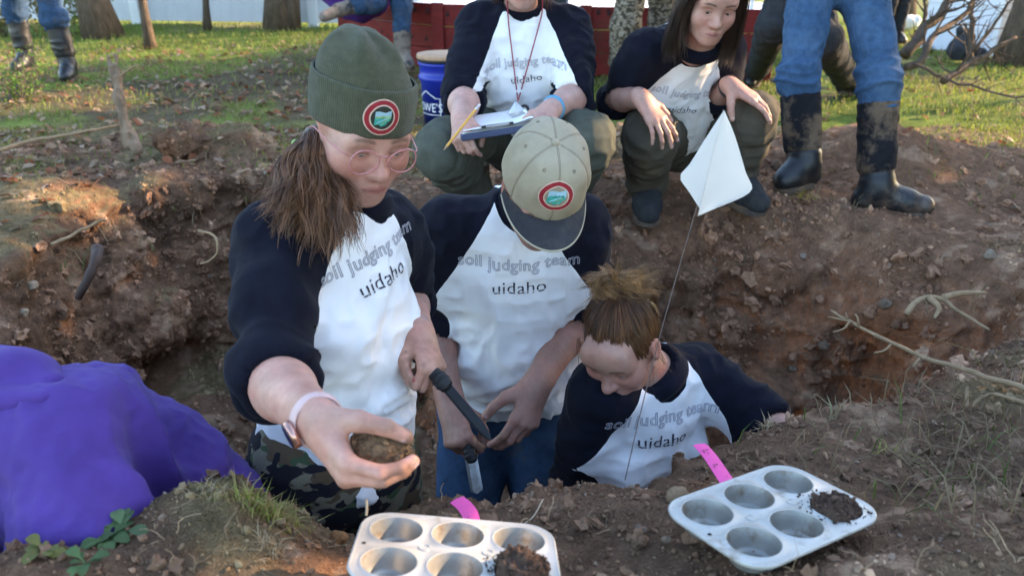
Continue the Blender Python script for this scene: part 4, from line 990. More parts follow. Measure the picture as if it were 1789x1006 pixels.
    # beanie
    wool = material('olive_wool', (0.072, 0.073, 0.045), 0.98, 0.22, 60, 0, sheen=0.15, spec=0.1)
    nn = wool.node_tree.nodes; LL = wool.node_tree.links
    at = nn.new('ShaderNodeAttribute'); at.attribute_name = 'rib'; mth = nn.new('ShaderNodeMath'); mth.operation = 'SINE'; LL.new(at.outputs['Fac'], mth.inputs[0])
    bp = nn.new('ShaderNodeBump'); bp.inputs['Strength'].default_value = 0.4; bp.inputs['Distance'].default_value = 0.0012; LL.new(mth.outputs[0], bp.inputs['Height'])
    tcn = nn.new('ShaderNodeTexCoord'); nzz = nn.new('ShaderNodeTexNoise'); nzz.inputs['Scale'].default_value = 420; LL.new(tcn.outputs['Object'], nzz.inputs['Vector'])
    bp2 = nn.new('ShaderNodeBump'); bp2.inputs['Strength'].default_value = 0.5; bp2.inputs['Distance'].default_value = 0.002; LL.new(nzz.outputs['Fac'], bp2.inputs['Height']); LL.new(bp.outputs[0], bp2.inputs['Normal']); LL.new(bp2.outputs[0], nn['Principled BSDF'].inputs['Normal'])
    bf = Fr(fr.w(0, -0.006, 0.024), fr.ax[1] * math.cos(R(9)) + fr.ax[2] * math.sin(R(9)), fr.ax[2], V(0.905, 0.94, 0.72))
    nth = 256; th = np.linspace(0, 2 * math.pi, nth + 1)
    def lathe(prof, pleat=None, seed=0):
        g = []; cc = []
        for z, rr in prof:
            x = np.cos(th) * rr * 0.905; y = np.sin(th) * rr * 1.07; zz = np.full_like(x, z)
            k = sstep(0.12, 0.20, z); pl = k * 0.012 * np.cos(th * 5 + 0.8) * np.minimum(1, rr / 0.04)
            lum = 0.0035 * vnoise(np.stack([np.cos(th) * 2.2, np.sin(th) * 2.2, np.full_like(th, z * 16 + seed)], 1))
            rr2 = (rr + pl + lum) / max(rr, 1e-6); g.append(bf.w(np.stack([x * rr2 + 0.10 * max(0, z - 0.09) , y * rr2 - 0.10 * max(0, z - 0.06), zz], 1)))
        return np.array(g)
    dome = [(0.035, 0.098), (0.06, 0.0992), (0.08, 0.098), (0.10, 0.0945), (0.12, 0.089), (0.138, 0.082), (0.155, 0.073), (0.170, 0.062), (0.182, 0.050), (0.191, 0.037), (0.197, 0.024), (0.199, 0.012), (0.1985, 0.001)]
    m = MB(); g = lathe(dome); m.grid(g)
    hat = m.build('beanie', wool, root, attrs=False); hat.data.attributes.new('rib', 'FLOAT', 'POINT').data.foreach_set('value', np.tile(th * 130, len(dome)).astype(np.float32))
    cuff = [(0.028, 0.092), (-0.006, 0.0935), (-0.013, 0.097), (-0.008, 0.1015), (0.01, 0.1030), (0.035, 0.1040), (0.060, 0.1045), (0.084, 0.1040), (0.094, 0.1030), (0.099, 0.1000), (0.096, 0.0965)]
    m = MB(); g2 = lathe(cuff, seed=5); m.grid(g2); cf = m.build('cuff', wool, hat, attrs=False); cf.data.attributes.new('rib', 'FLOAT', 'POINT').data.foreach_set('value', np.tile(th * 130, len(cuff)).astype(np.float32))
    v = g2.reshape(-1, 3); n1 = nth + 1; fs = [(i * n1 + j, i * n1 + j + 1, (i + 1) * n1 + j + 1, (i + 1) * n1 + j) for i in range(len(cuff) - 1) for j in range(nth)]
    bv2 = BVHTree.FromPolygons([tuple(p) for p in v], fs)
    a = R(90 - 10); od = nrm(bf.w(math.cos(a) * 0.905, math.sin(a) * 1.07, 0) - bf.w(0, 0, 0)); bc = bf.w(0.0, 0, 0.042) + od * 0.155
    up = bf.ax[2]; exx = nrm(np.cross(up, od)); badge(cf, bv2, bc, exx, np.cross(od, exx), 0.0300, B_DK)
    # glasses
    gm = MB(); gl = MB(); frame = material('pink_clear_plastic', (0.50, 0.20, 0.20), 0.2, 0.2, 40, spec=0.6); metal = material('rose_metal', (0.6, 0.34, 0.28), 0.25, 0.1, metal=0.9)
    for s in (-1, 1):
        t = np.linspace(0, 2 * math.pi, 41); x = s * 0.0345 + 0.0265 * np.cos(t); z = -0.008 + 0.0235 * np.sin(t) + 0.002 * np.sin(2 * t) * s; y = 0.104 - 0.06 * np.abs(np.abs(x) - 0.01) ** 1.0 * 0.35 + z * 0.05
        gm.tube(fr.w(np.stack([x, y, z], 1)), 0.0013, 8, caps=False)
        rows = [fr.w(np.stack([s * 0.0345 + (x - s * 0.0345) * k, y + 0.002 * (1 - k), -0.008 + (z + 0.008) * k], 1)) for k in (0.98, 0.6, 0.02)]; gl.grid(np.array(rows))
        gm.tube(fr.w(np.array([(s * 0.061, 0.094, 0.001), (s * 0.070, 0.086, 0.003), (s * 0.079, 0.05, 0.004), (s * 0.084, 0.0, 0.004), (s * 0.083, -0.02, -0.008)])), 0.0012, 6)
    gm.tube(fr.w(np.array([(-0.0085, 0.1035, 0.002), (0, 0.108, 0.0045), (0.0085, 0.1035, 0.002)])), 0.0015, 6)
    go = gm.build('glasses', frame, root)
    lens = bpy.data.materials.new('lens'); lens.use_nodes = True; n_ = lens.node_tree.nodes; l_ = lens.node_tree.links
    tr = n_.new('ShaderNodeBsdfTransparent'); gg = n_.new('ShaderNodeBsdfGlossy'); gg.inputs['Roughness'].default_value = 0.03; mxs = n_.new('ShaderNodeMixShader'); mxs.inputs[0].default_value = 0.06
    tr.inputs[0].default_value = (0.97, 0.95, 0.94, 1); l_.new(tr.outputs[0], mxs.inputs[1]); l_.new(gg.outputs[0], mxs.inputs[2]); l_.new(mxs.outputs[0], n_['Material Output'].inputs[0])
    gl.build('lens', lens, go)
    # watch and bracelet
    d = nrm(wrR - elR); wc = lerp(elR, wrR, 0.985)
    strap = material('pale_pink_strap', (0.62, 0.42, 0.40), 0.6, 0.08); 
    wt = ring_tube(root, 'watch', wc, d, 0.0355, 0.0335, cv(0, 1, 0), 0.0090, strap, 0.28)
    fd = nrm(cv(-0.80, -0.42, 0.42) - d * np.dot(cv(-0.80, -0.42, 0.42), d)); fx = nrm(np.cross(fd, d)); fcn = wc + fd * 0.037
    def disc(mb, c, n, r, hgt, seg=32):
        a = nrm(np.cross(n, V(0.3, 0.2, 1))); b = np.cross(n, a); t = np.linspace(0, 2 * math.pi, seg + 1)
        rr = [(0.001, hgt), (r * 0.9, hgt), (r, hgt * 0.7), (r, -hgt), (0.001, -hgt)]
        mb.grid(np.array([c + n * z + (np.cos(t)[:, None] * a + np.sin(t)[:, None] * b) * q for q, z in rr][::-1]))
    m = MB(); disc(m, fcn, fd, 0.0195, 0.005); m.build('watch_case', metal, wt)
    m = MB(); disc(m, fcn + fd * 0.0052, fd, 0.0172, 0.001); m.build('watch_face', material('watch_glass', (0.008, 0.008, 0.015), 0.08, 0.1, spec=0.8), wt)
    dl = nrm(wrL - elL); ring_tube(root, 'bracelet', lerp(elL, wrL, 0.97), dl, 0.0285, 0.025, cv(0, 1, 0), 0.0022, material('grey_beads', (0.22, 0.24, 0.26), 0.5, 0.4, 300))
    return dict(root=root, fr=fr, hR=hR, hL=hL, T=T)
P1 = woman_beanie()

# ---- the man in the cap, bending over beside her
def man_cap():
    foot = W(880, 860, 2.3); foot[2] = -0.92
    root = empty('person', foot, 'person in tan cap bending forward with head down, wearing blue jeans', 'person', PG)
    fr = head_frame(W(948, 328, 1.64), 6, 38, 6, 0.97)
    neck = W(932, 352, 1.80)
    T = Torso(W(786, 405, 1.86), W(1012, 405, 1.86), W(822, 690, 2.16), W(942, 695, 2.16))
    elR, wrR = W(757, 570, 1.98), W(788, 708, 1.90); elL, wrL = W(1003, 560, 1.98), W(938, 672, 1.84)
    S = Sdf(); add_head(S, fr, jaw=1.05, lid=0.2, hat=True); core(S, T, neck, fr, 0.056)
    arm(S, T.shR, elR, wrR, (0.050, 0.045, 0.043, 0.030)); arm(S, T.shL, elL, wrL, (0.050, 0.046, 0.045, 0.031))
    hL = add_hand(S, wrL, cv(-0.32, -0.90, 0.25), cv(0.50, -0.10, 0.85), False, 1.05, ((18, 28, 18), (26, 32, 20), (34, 36, 22), (42, 38, 24)), 4,
                  [(0.020, 0.024, -0.008), (0.050, 0.052, -0.022), (0.078, 0.064, -0.038), (0.100, 0.066, -0.052)], 1.08, 0.028)
    hR = add_hand(S, wrR, cv(0.22, -0.80, 0.52), cv(-0.50, 0.15, 0.85), True, 1.06, ((58, 78, 48), (62, 80, 50), (66, 82, 50), (70, 82, 50)), 1,
                  [(0.020, 0.022, -0.010), (0.048, 0.044, -0.028), (0.076, 0.044, -0.040), (0.098, 0.034, -0.050)], 1.06, 0.028)
    body_mesh(root, S, 0.0032, V(0.36, 0.19, 0.145), fr, hR['nails'] + hL['nails'], (0.45, 0.28, 0.25), face=dict(blush=0.5, brow=(0.06, 0.04, 0.03), lipc=(0.35, 0.12, 0.11)))
    eyes(root, fr, (0, 0.8, -0.6))
    cutR, cutL = lerp(elR, wrR, 0.03), lerp(elL, wrL, 0.03)
    SS = shirt_sdf(T, elR, elL, cutR, cutL, (lerp(neck, fr.o, 0.03), fr.w(0, -0.02, -0.07)), 1.08, 0, -0.03, 1.10, 1.0, 0.066)
    sh, bv = build_shirt(root, T, SS, 0.006, elR, elL, 0.0095, 4.1, rag=(0.074, 0.66), neck=(lerp(neck, fr.o, 0.03), fr.w(0, -0.02, -0.07), 0.082))
    collar(sh, T, lerp(neck, fr.o, 0.03), fr.w(0, -0.02, -0.07), 0.069, 0.013)
    chest_print(sh, T, bv, -0.030, 0.039, 0.041, 0.055, shift=0.010)
    knR, knL = foot + V(-0.10, -0.20, 0.46), foot + V(0.12, -0.18, 0.46); anR, anL = foot + V(-0.12, 0.0, 0.08), foot + V(0.13, 0.02, 0.08)
    LS = legs_sdf(T, knR, knL, anR, anL, (0.096, 0.078, 0.072, 0.070), waist=0.12, seat=0.98); build_legs(root, LS, T, knR, knL, anR, anL, 0.008, DJEANS, 0.009, 5, 'jeans')
    for a, s in ((anR, -0.03), (anL, 0.04)): boot(root, a + V(0, 0, 0.02), a + V(s, -0.21, -0.07), a + V(0, 0, 0.12), 0.07)
    # short hair round the back and sides
    HS = Sdf(); HS.ell(fr.w(0, -0.020, 0.026), V(0.080, 0.096, 0.088) * 1.03, fr.ax); HS.ell(fr.w(0, 0.075, -0.03), V(0.12, 0.085, 0.12), fr.ax, 0.01, None, 's'); HS.ell(fr.w(0, 0.0, -0.10), V(0.10, 0.10, 0.055), fr.ax, 0.02, None, 's')
    Vx, F = HS.mesh(0.004); N = vnormals(Vx, F); Vx = Vx + N * (0.003 * ridge(Vx * 40, 1.0))[:, None]; mesh_obj('hair', Vx, F, HAIR_B, root, True, {'Col': np.tile(V(0.8, 0.8, 0.8), (len(Vx), 1))})
    # cap
    tan = material('tan_cotton', (0.37, 0.315, 0.225), 0.95, 0.10, 26, 0.3, 500, spec=0.15, bdist=0.0012); brimm = material('charcoal_brim', (0.040, 0.041, 0.048), 0.95, 0.22, 30, 0.3, 400, spec=0.15, dirt=((0.075, 0.07, 0.065), 25, 0.5, 0.8)); seam = material('tan_thread', (0.26, 0.21, 0.145), 0.95)
    cfm = Fr(fr.w(0, -0.010, 0.026), fr.ax[1] * math.cos(R(2)) - fr.ax[2] * math.sin(R(2)), fr.ax[2], 1.0)
    nth = 96; th = np.linspace(0, 2 * math.pi, nth + 1); m = MB(); rows = []
    def dome(thx, t):
        z = 0.112 * np.sin(t * math.pi / 2) ** 0.92 ; r = np.cos(t * math.pi / 2) ** 0.62
        front = np.clip(np.sin(thx), 0, 1) ** 2
        x = np.cos(thx) * r * 0.087; y = np.sin(thx) * r * 0.106
        se = -0.0022 * np.exp(-((np.abs(np.mod(thx - math.pi / 2 + math.pi / 6, math.pi / 3) - math.pi / 6)) / 0.05) ** 2) * (r > 0.08)
        k = 1 + (0.004 * vnoise(np.stack([np.cos(thx) * 3, np.sin(thx) * 3, np.full_like(thx, t * 4)], 1)) + se) / 0.1
        return cfm.w(np.stack([x * k, y * k, np.full_like(x, z) + 0.012 * front * np.sin(t * math.pi) * 1.0], 1))
    for t in np.linspace(0, 0.998, 34): rows.append(dome(th, t))
    rows = np.array(rows); m.grid(rows); cap = m.build('cap', tan, root)
    m = MB()
    for k in range(6):
        tt = np.linspace(0.0, 0.985, 30); a = math.pi / 2 + k * math.pi / 3
        for e in (-0.012, 0.012): m.tube(np.array([dome(np.array([a + e / max(0.12, math.cos(t * 1.5))]), t)[0] for t in tt]), 0.0007, 4)
    for k in range(6):
        a = math.pi / 3 + math.pi / 3 * k; p = dome(np.array([a]), 0.66)[0]; 
        t2 = np.linspace(0, 2 * math.pi, 13); ax_ = nrm(p - cfm.w(0, 0, 0)); b_ = nrm(np.cross(ax_, V(0, 0.3, 1))); c_ = np.cross(ax_, b_); m.tube(p + 0.0028 * (np.cos(t2)[:, None] * b_ + np.sin(t2)[:, None] * c_), 0.0012, 5)
    m.build('stitching', seam, cap)
    m = MB(); q = np.linspace(0, math.pi / 2, 8); t2 = np.linspace(0, 2 * math.pi, 17); pt = dome(np.array([0.0]), 0.997)[0]; u3 = cfm.ax[2]
    m.grid(np.array([pt + u3 * (0.006 * np.sin(x)) + 0.0085 * np.cos(x) * (np.cos(t2)[:, None] * cfm.ax[0] + np.sin(t2)[:, None] * cfm.ax[1]) for x in q])); m.build('button', tan, cap)
    aa = np.linspace(R(90 - 74), R(90 + 74), 41)
    def brim(sv, dz):
        out = []
        for a in aa:
            p = V(math.cos(a) * 0.0885, math.sin(a) * 0.1075, 0.003); ext = 0.062 * np.sin((a - aa[0]) / (aa[-1] - aa[0]) * math.pi) ** 0.62
            x = p[0] * (1 + 0.02 * sv); y = p[1] + ext * sv; z = p[2] - 0.010 * sv - 0.020 * (x / 0.09) ** 2 * (0.35 + 0.65 * sv) + dz
            out.append(cfm.w(x, y, z))
        return out
    m = MB(); tp = [brim(s, 0.0018) for s in np.linspace(0, 1, 12)]; bt = [brim(s, -0.0018) for s in np.linspace(1, 0, 12)]; m.grid(np.array(tp + bt)); bo = m.build('brim', brimm, cap)
    m = MB(); m.tube(np.array(brim(1.0, 0)), 0.0024, 6); m.build('brim_edging', material('cream_edging', (0.40, 0.35, 0.26), 0.9), bo)
    v = rows.reshape(-1, 3); n1 = nth + 1; fs = [(i * n1 + j, i * n1 + j + 1, (i + 1) * n1 + j + 1, (i + 1) * n1 + j) for i in range(len(rows) - 1) for j in range(nth)]
    bv2 = BVHTree.FromPolygons([tuple(p) for p in v], fs); a = math.pi / 2 - 0.02; p0 = dome(np.array([a]), 0.34)[0]; od = nrm(cfm.ax[1] * 0.86 + cfm.ax[2] * 0.5); exx = nrm(np.cross(cfm.ax[2], od))
    badge(cap, bv2, p0 + od * 0.05, exx, np.cross(od, exx), 0.0335, B_TAN, True)
    return dict(root=root, fr=fr, hR=hR, hL=hL, T=T)
P2 = man_cap()
# ---- the woman with the knot of hair, deep in the pit
def woman_bun():
    foot = W(1130, 800, 2.05); foot[2] = -0.92
    root = empty('person', foot, 'person with blonde hair bun looking down, low in the pit beside the bank', 'person', PG)
    fr = head_frame(W(1086, 598, 1.70), -30, 29, -4, 0.95)
    neck = W(1143, 656, 1.80)
    T = Torso(W(1046, 690, 1.76), W(1218, 652, 1.88), W(1085, 960, 2.08), W(1205, 950, 2.16))
    elR, wrR = W(1012, 850, 1.86), W(1050, 960, 1.75); elL, wrL = W(1330, 738, 1.84), W(1420, 800, 1.72)
    S = Sdf(); add_head(S, fr, nose=0.95, jaw=0.97, lid=0.12, lips=1.1); core(S, T, neck, fr, 0.046)
    arm(S, T.shR, elR, wrR); arm(S, T.shL, elL, wrL)
    hs = [add_hand(S, wr, nrm(wr - el), cv(0, 0.6, 0.5), rt, 0.95) for el, wr, rt in ((elR, wrR, True), (elL, wrL, False))]
    body_mesh(root, S, 0.003, V(0.40, 0.215, 0.165), fr, hs[0]['nails'] + hs[1]['nails'], face=dict(blush=0.55, brow=(0.09, 0.05, 0.03), lipc=(0.36, 0.13, 0.12)))
    eyes(root, fr, (0, 0.75, -0.65))
    SS = shirt_sdf(T, elR, elL, lerp(elR, wrR, 0.1), lerp(elL, wrL, 0.15), (lerp(neck, fr.o, 0.03), fr.w(0, -0.02, -0.075)), 0.96, 0.7, 0.06, 1.0, 1.0, 0.060)
    sh, bv = build_shirt(root, T, SS, 0.0055, elR, elL, 0.008, 7.7, rag=(0.072, 0.66), neck=(lerp(neck, fr.o, 0.03), fr.w(0, -0.02, -0.075), 0.080))
    collar(sh, T, lerp(neck, fr.o, 0.03), fr.w(0, -0.02, -0.075), 0.064, 0.014)
    chest_print(sh, T, bv, -0.035, 0.040, 0.041, 0.055, shift=-0.02)
    knR, knL = foot + V(-0.12, -0.30, 0.36), foot + V(0.16, -0.28, 0.36); anR, anL = foot + V(-0.10, -0.02, 0.08), foot + V(0.14, 0, 0.08)
    LS = legs_sdf(T, knR, knL, anR, anL, waist=0.10); build_legs(root, LS, T, knR, knL, anR, anL, 0.010, DARKC, 0.008, 3)
    for a in (anR, anL): boot(root, a + V(0, 0, 0.01), a + V(0, -0.2, -0.08), a + V(0, 0, 0.2), 0.066)
    # hair drawn up to a knot on the crown
    HS = Sdf(); HS.ell(fr.w(0, -0.018, 0.028), V(0.0800, 0.0985, 0.0905) * 0.95, fr.ax); HS.ell(fr.w(0, 0.105, -0.035), V(0.085, 0.064, 0.112), fr.ax, 0.012, None, 's'); HS.ell(fr.w(0, 0.02, -0.10), V(0.10, 0.09, 0.060), fr.ax, 0.02, None, 's')
    for s in (-1, 1): HS.ell(fr.w(s * 0.085, 0.0, -0.012), V(0.02, 0.022, 0.034), fr.ax, 0.008, None, 's')
    Vx, F = HS.mesh(0.0035); N = vnormals(Vx, F); tl = fr.w(0, -0.055, 0.115); az = np.arctan2((Vx - fr.o) @ fr.ax[0], (Vx - fr.o) @ fr.ax[1])
    hair = mesh_obj('hair', relax(Vx.astype(float), F, 1) + N * (0.0018 * np.sin(az * 45 + 3 * vnoise(Vx * 30)))[:, None], F, HAIR_L, root, True, {'Col': np.tile(V(0.62, 0.60, 0.58), (len(Vx), 1))})
    gs = []; rg = np.random.default_rng(5)
    for k in range(120):
        a = rg.uniform(-1, 1) * 2.7; e = rg.uniform(-0.05, 0.75)
        d = V(math.sin(a) * math.cos(e), math.cos(a) * math.cos(e), math.sin(e)); c0 = V(0, -0.018, 0.028); r0 = V(0.0815, 0.1, 0.0925)
        if d[1] > 0.2 and e < 0.55: e = rg.uniform(0.50, 0.62); d = V(math.sin(a) * math.cos(e), math.cos(a) * math.cos(e), math.sin(e))
        t0 = nrm(V(0, -0.045, 0.112) - c0); pts = [fr.w(c0 + nrm(lerp(d, t0, q)) * r0 * (1.0 + 0.02 * math.sin(q * 3.1))) for q in np.linspace(0, 0.97, 6)]
        gs.append((pts, 0.004, 0.002, 2))
    strands(hair, gs, HAIR_L, 0.0006, 0.001, seed=6, name='lock', seg=10, per=9, tip=0.05, crad=0.0026)
    gs = []; kc = fr.w(0.004, -0.062, 0.118); kx = CR; ky = nrm(CU + 0.3 * -CF); kz = np.cross(kx, ky)
    for k in range(95):
        a0 = rg.uniform(0, 6.28); r0 = rg.uniform(0.010, 0.036); tilt = rg.normal() * 0.5; zz = rg.uniform(-0.028, 0.026)
        ang = a0 + np.linspace(0, rg.uniform(2.0, 4.2), 8); rr = r0 * (1 + 0.15 * np.sin(ang * 2 + k))
        pts = kc + (np.cos(ang) * rr * 1.55)[:, None] * kx + (np.sin(ang) * rr * 0.66 + tilt * 0.02 * np.cos(ang))[:, None] * ky + (zz + 0.014 * np.sin(ang + k))[:, None] * kz
        gs.append((list(pts), 0.002, 0.004, 1))
    for k in range(26):                                        # ends sticking out of the knot
        a0 = rg.uniform(-0.5, 3.6); d = math.cos(a0) * kx * 1.2 + math.sin(a0) * ky * 0.7 + rg.normal() * 0.4 * kz
        gs.append(([kc, kc + d * 0.03, kc + d * 0.055 + ky * 0.004, kc + d * rg.uniform(0.065, 0.085) - ky * 0.008], 0.004, 0.008, 1))
    BUN = hair_mat('blonde_hair', (0.19, 0.088, 0.036), (0.42, 0.235, 0.10))
    strands(hair, gs, BUN, 0.0007, 0.005, wave=0.003, seed=8, name='hair_bun', seg=14, per=14, tip=0.2, crad=0.0034)
    for s in (-1, 1): strands(hair, [([fr.w(s * 0.070, 0.045, 0.05), fr.w(s * 0.083, 0.038, 0.01), fr.w(s * 0.086, 0.03, -0.03), fr.w(s * 0.082, 0.035, -0.07)], 0.004, 0.010, 3)], HAIR_L, 0.0006, 0.012, wave=0.004, seed=9, name='loose_strand', seg=12, per=3, crad=0.002)
    strands(hair, [([fr.w(-0.05, -0.06, -0.04), fr.w(-0.08, -0.05, -0.07), fr.w(-0.10, -0.04, -0.10)], 0.010, 0.02, 6)], HAIR_L, 0.0006, 0.012, wave=0.004, seed=10, name='loose_strand', seg=12, per=3, crad=0.002)
    return dict(root=root, T=T, fr=fr)
P3 = woman_bun()

# ---- squatting behind the pit with a clipboard
def squat_clipboard():
    foot = drop(0.03, 3.0)
    root = empty('person', foot, 'squatting person writing on a clipboard, red lanyard round the neck', 'person', PG)
    fr = head_frame(W(914, -62, 2.58), -4, 24, 0, 0.97)
    neck = W(909, 14, 2.74)
    T = Torso(W(832, 52, 2.77), W(1000, 50, 2.77), W(866, 222, 3.02), W(950, 222, 3.02))
    elR, wrR = W(812, 172, 2.70), W(806, 206, 2.49); elL, wrL = W(1005, 172, 2.70), W(962, 192, 2.50)
    S = Sdf(); add_head(S, fr, jaw=1.08, cheek=1.1, lid=0.4); core(S, T, neck, fr)
    arm(S, T.shR, elR, wrR, (0.046, 0.046, 0.049, 0.030)); arm(S, T.shL, elL, wrL, (0.046, 0.046, 0.049, 0.030))
    hR = add_hand(S, wrR, cv(0.05, -0.80, 0.55), cv(-0.40, 0.35, 0.80), True, 1.0, ((40, 50, 25), (55, 65, 40), (60, 70, 45), (62, 72, 45)), 1,
                  [(0.02, 0.022, -0.01), (0.048, 0.044, -0.03), (0.07, 0.046, -0.045), (0.088, 0.038, -0.055)])
    hL = add_hand(S, wrL, cv(-0.30, -0.60, 0.60), cv(0.30, 0.50, 0.75), False, 1.0, ((40, 40, 30), (45, 42, 30), (48, 44, 30), (50, 46, 30)), 2,
                  [(0.02, 0.022, -0.006), (0.05, 0.045, -0.012), (0.078, 0.052, -0.02), (0.10, 0.05, -0.03)])
    body_mesh(root, S, 0.004, V(0.50, 0.285, 0.23), fr, hR['nails'] + hL['nails'], face=dict(blush=0.6))
    eyes(root, fr, (0, 0.8, -0.6))
    SS = shirt_sdf(T, elR, elL, lerp(elR, wrR, 0.10), lerp(elL, wrL, 0.10), (lerp(neck, fr.o, 0.02), fr.w(0, -0.02, -0.06)), 1.04, 0.9, 0.0, 1.06, 1.02, 0.068)
    sh, bv = build_shirt(root, T, SS, 0.007, elR, elL, 0.011, 2.2, rag=(0.085, 0.62), neck=(lerp(neck, fr.o, 0.02), fr.w(0, -0.02, -0.06), 0.084))
    collar(sh, T, lerp(neck, fr.o, 0.02), fr.w(0, -0.02, -0.06), 0.072, 0.014)
    chest_print(sh, T, bv, -0.070, 0.039, 0.036, 0.056, ex=-T.r + 0.10 * T.u, ey=nrm(T.u + 0.10 * T.r))
    knR, knL = W(775, 262, 2.60), W(1022, 245, 2.60); anR, anL = drop(-0.15, 2.97) + V(0, 0, 0.10), drop(0.22, 2.96) + V(0, 0, 0.10)
    LS = legs_sdf(T, knR, knL, anR, anL, (0.108, 0.080, 0.078, 0.072), waist=0.13, seat=1.1); build_legs(root, LS, T, knR, knL, anR, anL, 0.008, OLIVE, 0.013, 6)
    for a, s in ((anR, -0.05), (anL, 0.06)): boot(root, a, a + V(s, -0.20, -0.09), a + V(0, 0, 0.12), 0.066)
    # hair hanging behind the shoulders
    gs = [([fr.w(s * 0.05, -0.05, 0.06), fr.w(s * 0.085, -0.04, 0.0), fr.w(s * 0.088, -0.03, -0.08), fr.w(s * 0.092, -0.02, -0.16)], 0.02, 0.016, 30) for s in (-1, 1)] + [([fr.w(x, 0.06, 0.09), fr.w(x * 1.2, -0.05, 0.115), fr.w(x * 1.3, -0.12, 0.03), fr.w(x, -0.11, -0.12)], 0.012, 0.02, 16) for x in (-0.05, -0.02, 0.02, 0.05)]
    HS = Sdf(); HS.ell(fr.w(0, -0.018, 0.028), V(0.0800, 0.0985, 0.0905), fr.ax); HS.ell(fr.w(0, 0.105, -0.035), V(0.085, 0.060, 0.100), fr.ax, 0.012, None, 's')
    Vx, F = HS.mesh(0.006); hair = mesh_obj('hair', Vx, F, HAIR_L, root, True, {'Col': np.tile(V(0.55, 0.55, 0.55), (len(Vx), 1))})
    strands(hair, gs, HAIR_L, 0.0013, 0.006, wave=0.004, seed=12, name='lock', per=5)
    wb = ring_tube(root, 'wristband', lerp(elL, wrL, 0.90), nrm(wrL - elL), 0.033, 0.030, V(0, 0, 1), 0.006, material('blue_band', (0.10, 0.30, 0.46), 0.6), 1.6)
    return dict(root=root, T=T, fr=fr, hR=hR, hL=hL, bv=bv, neck=neck, wrL=wrL)
P4 = squat_clipboard()

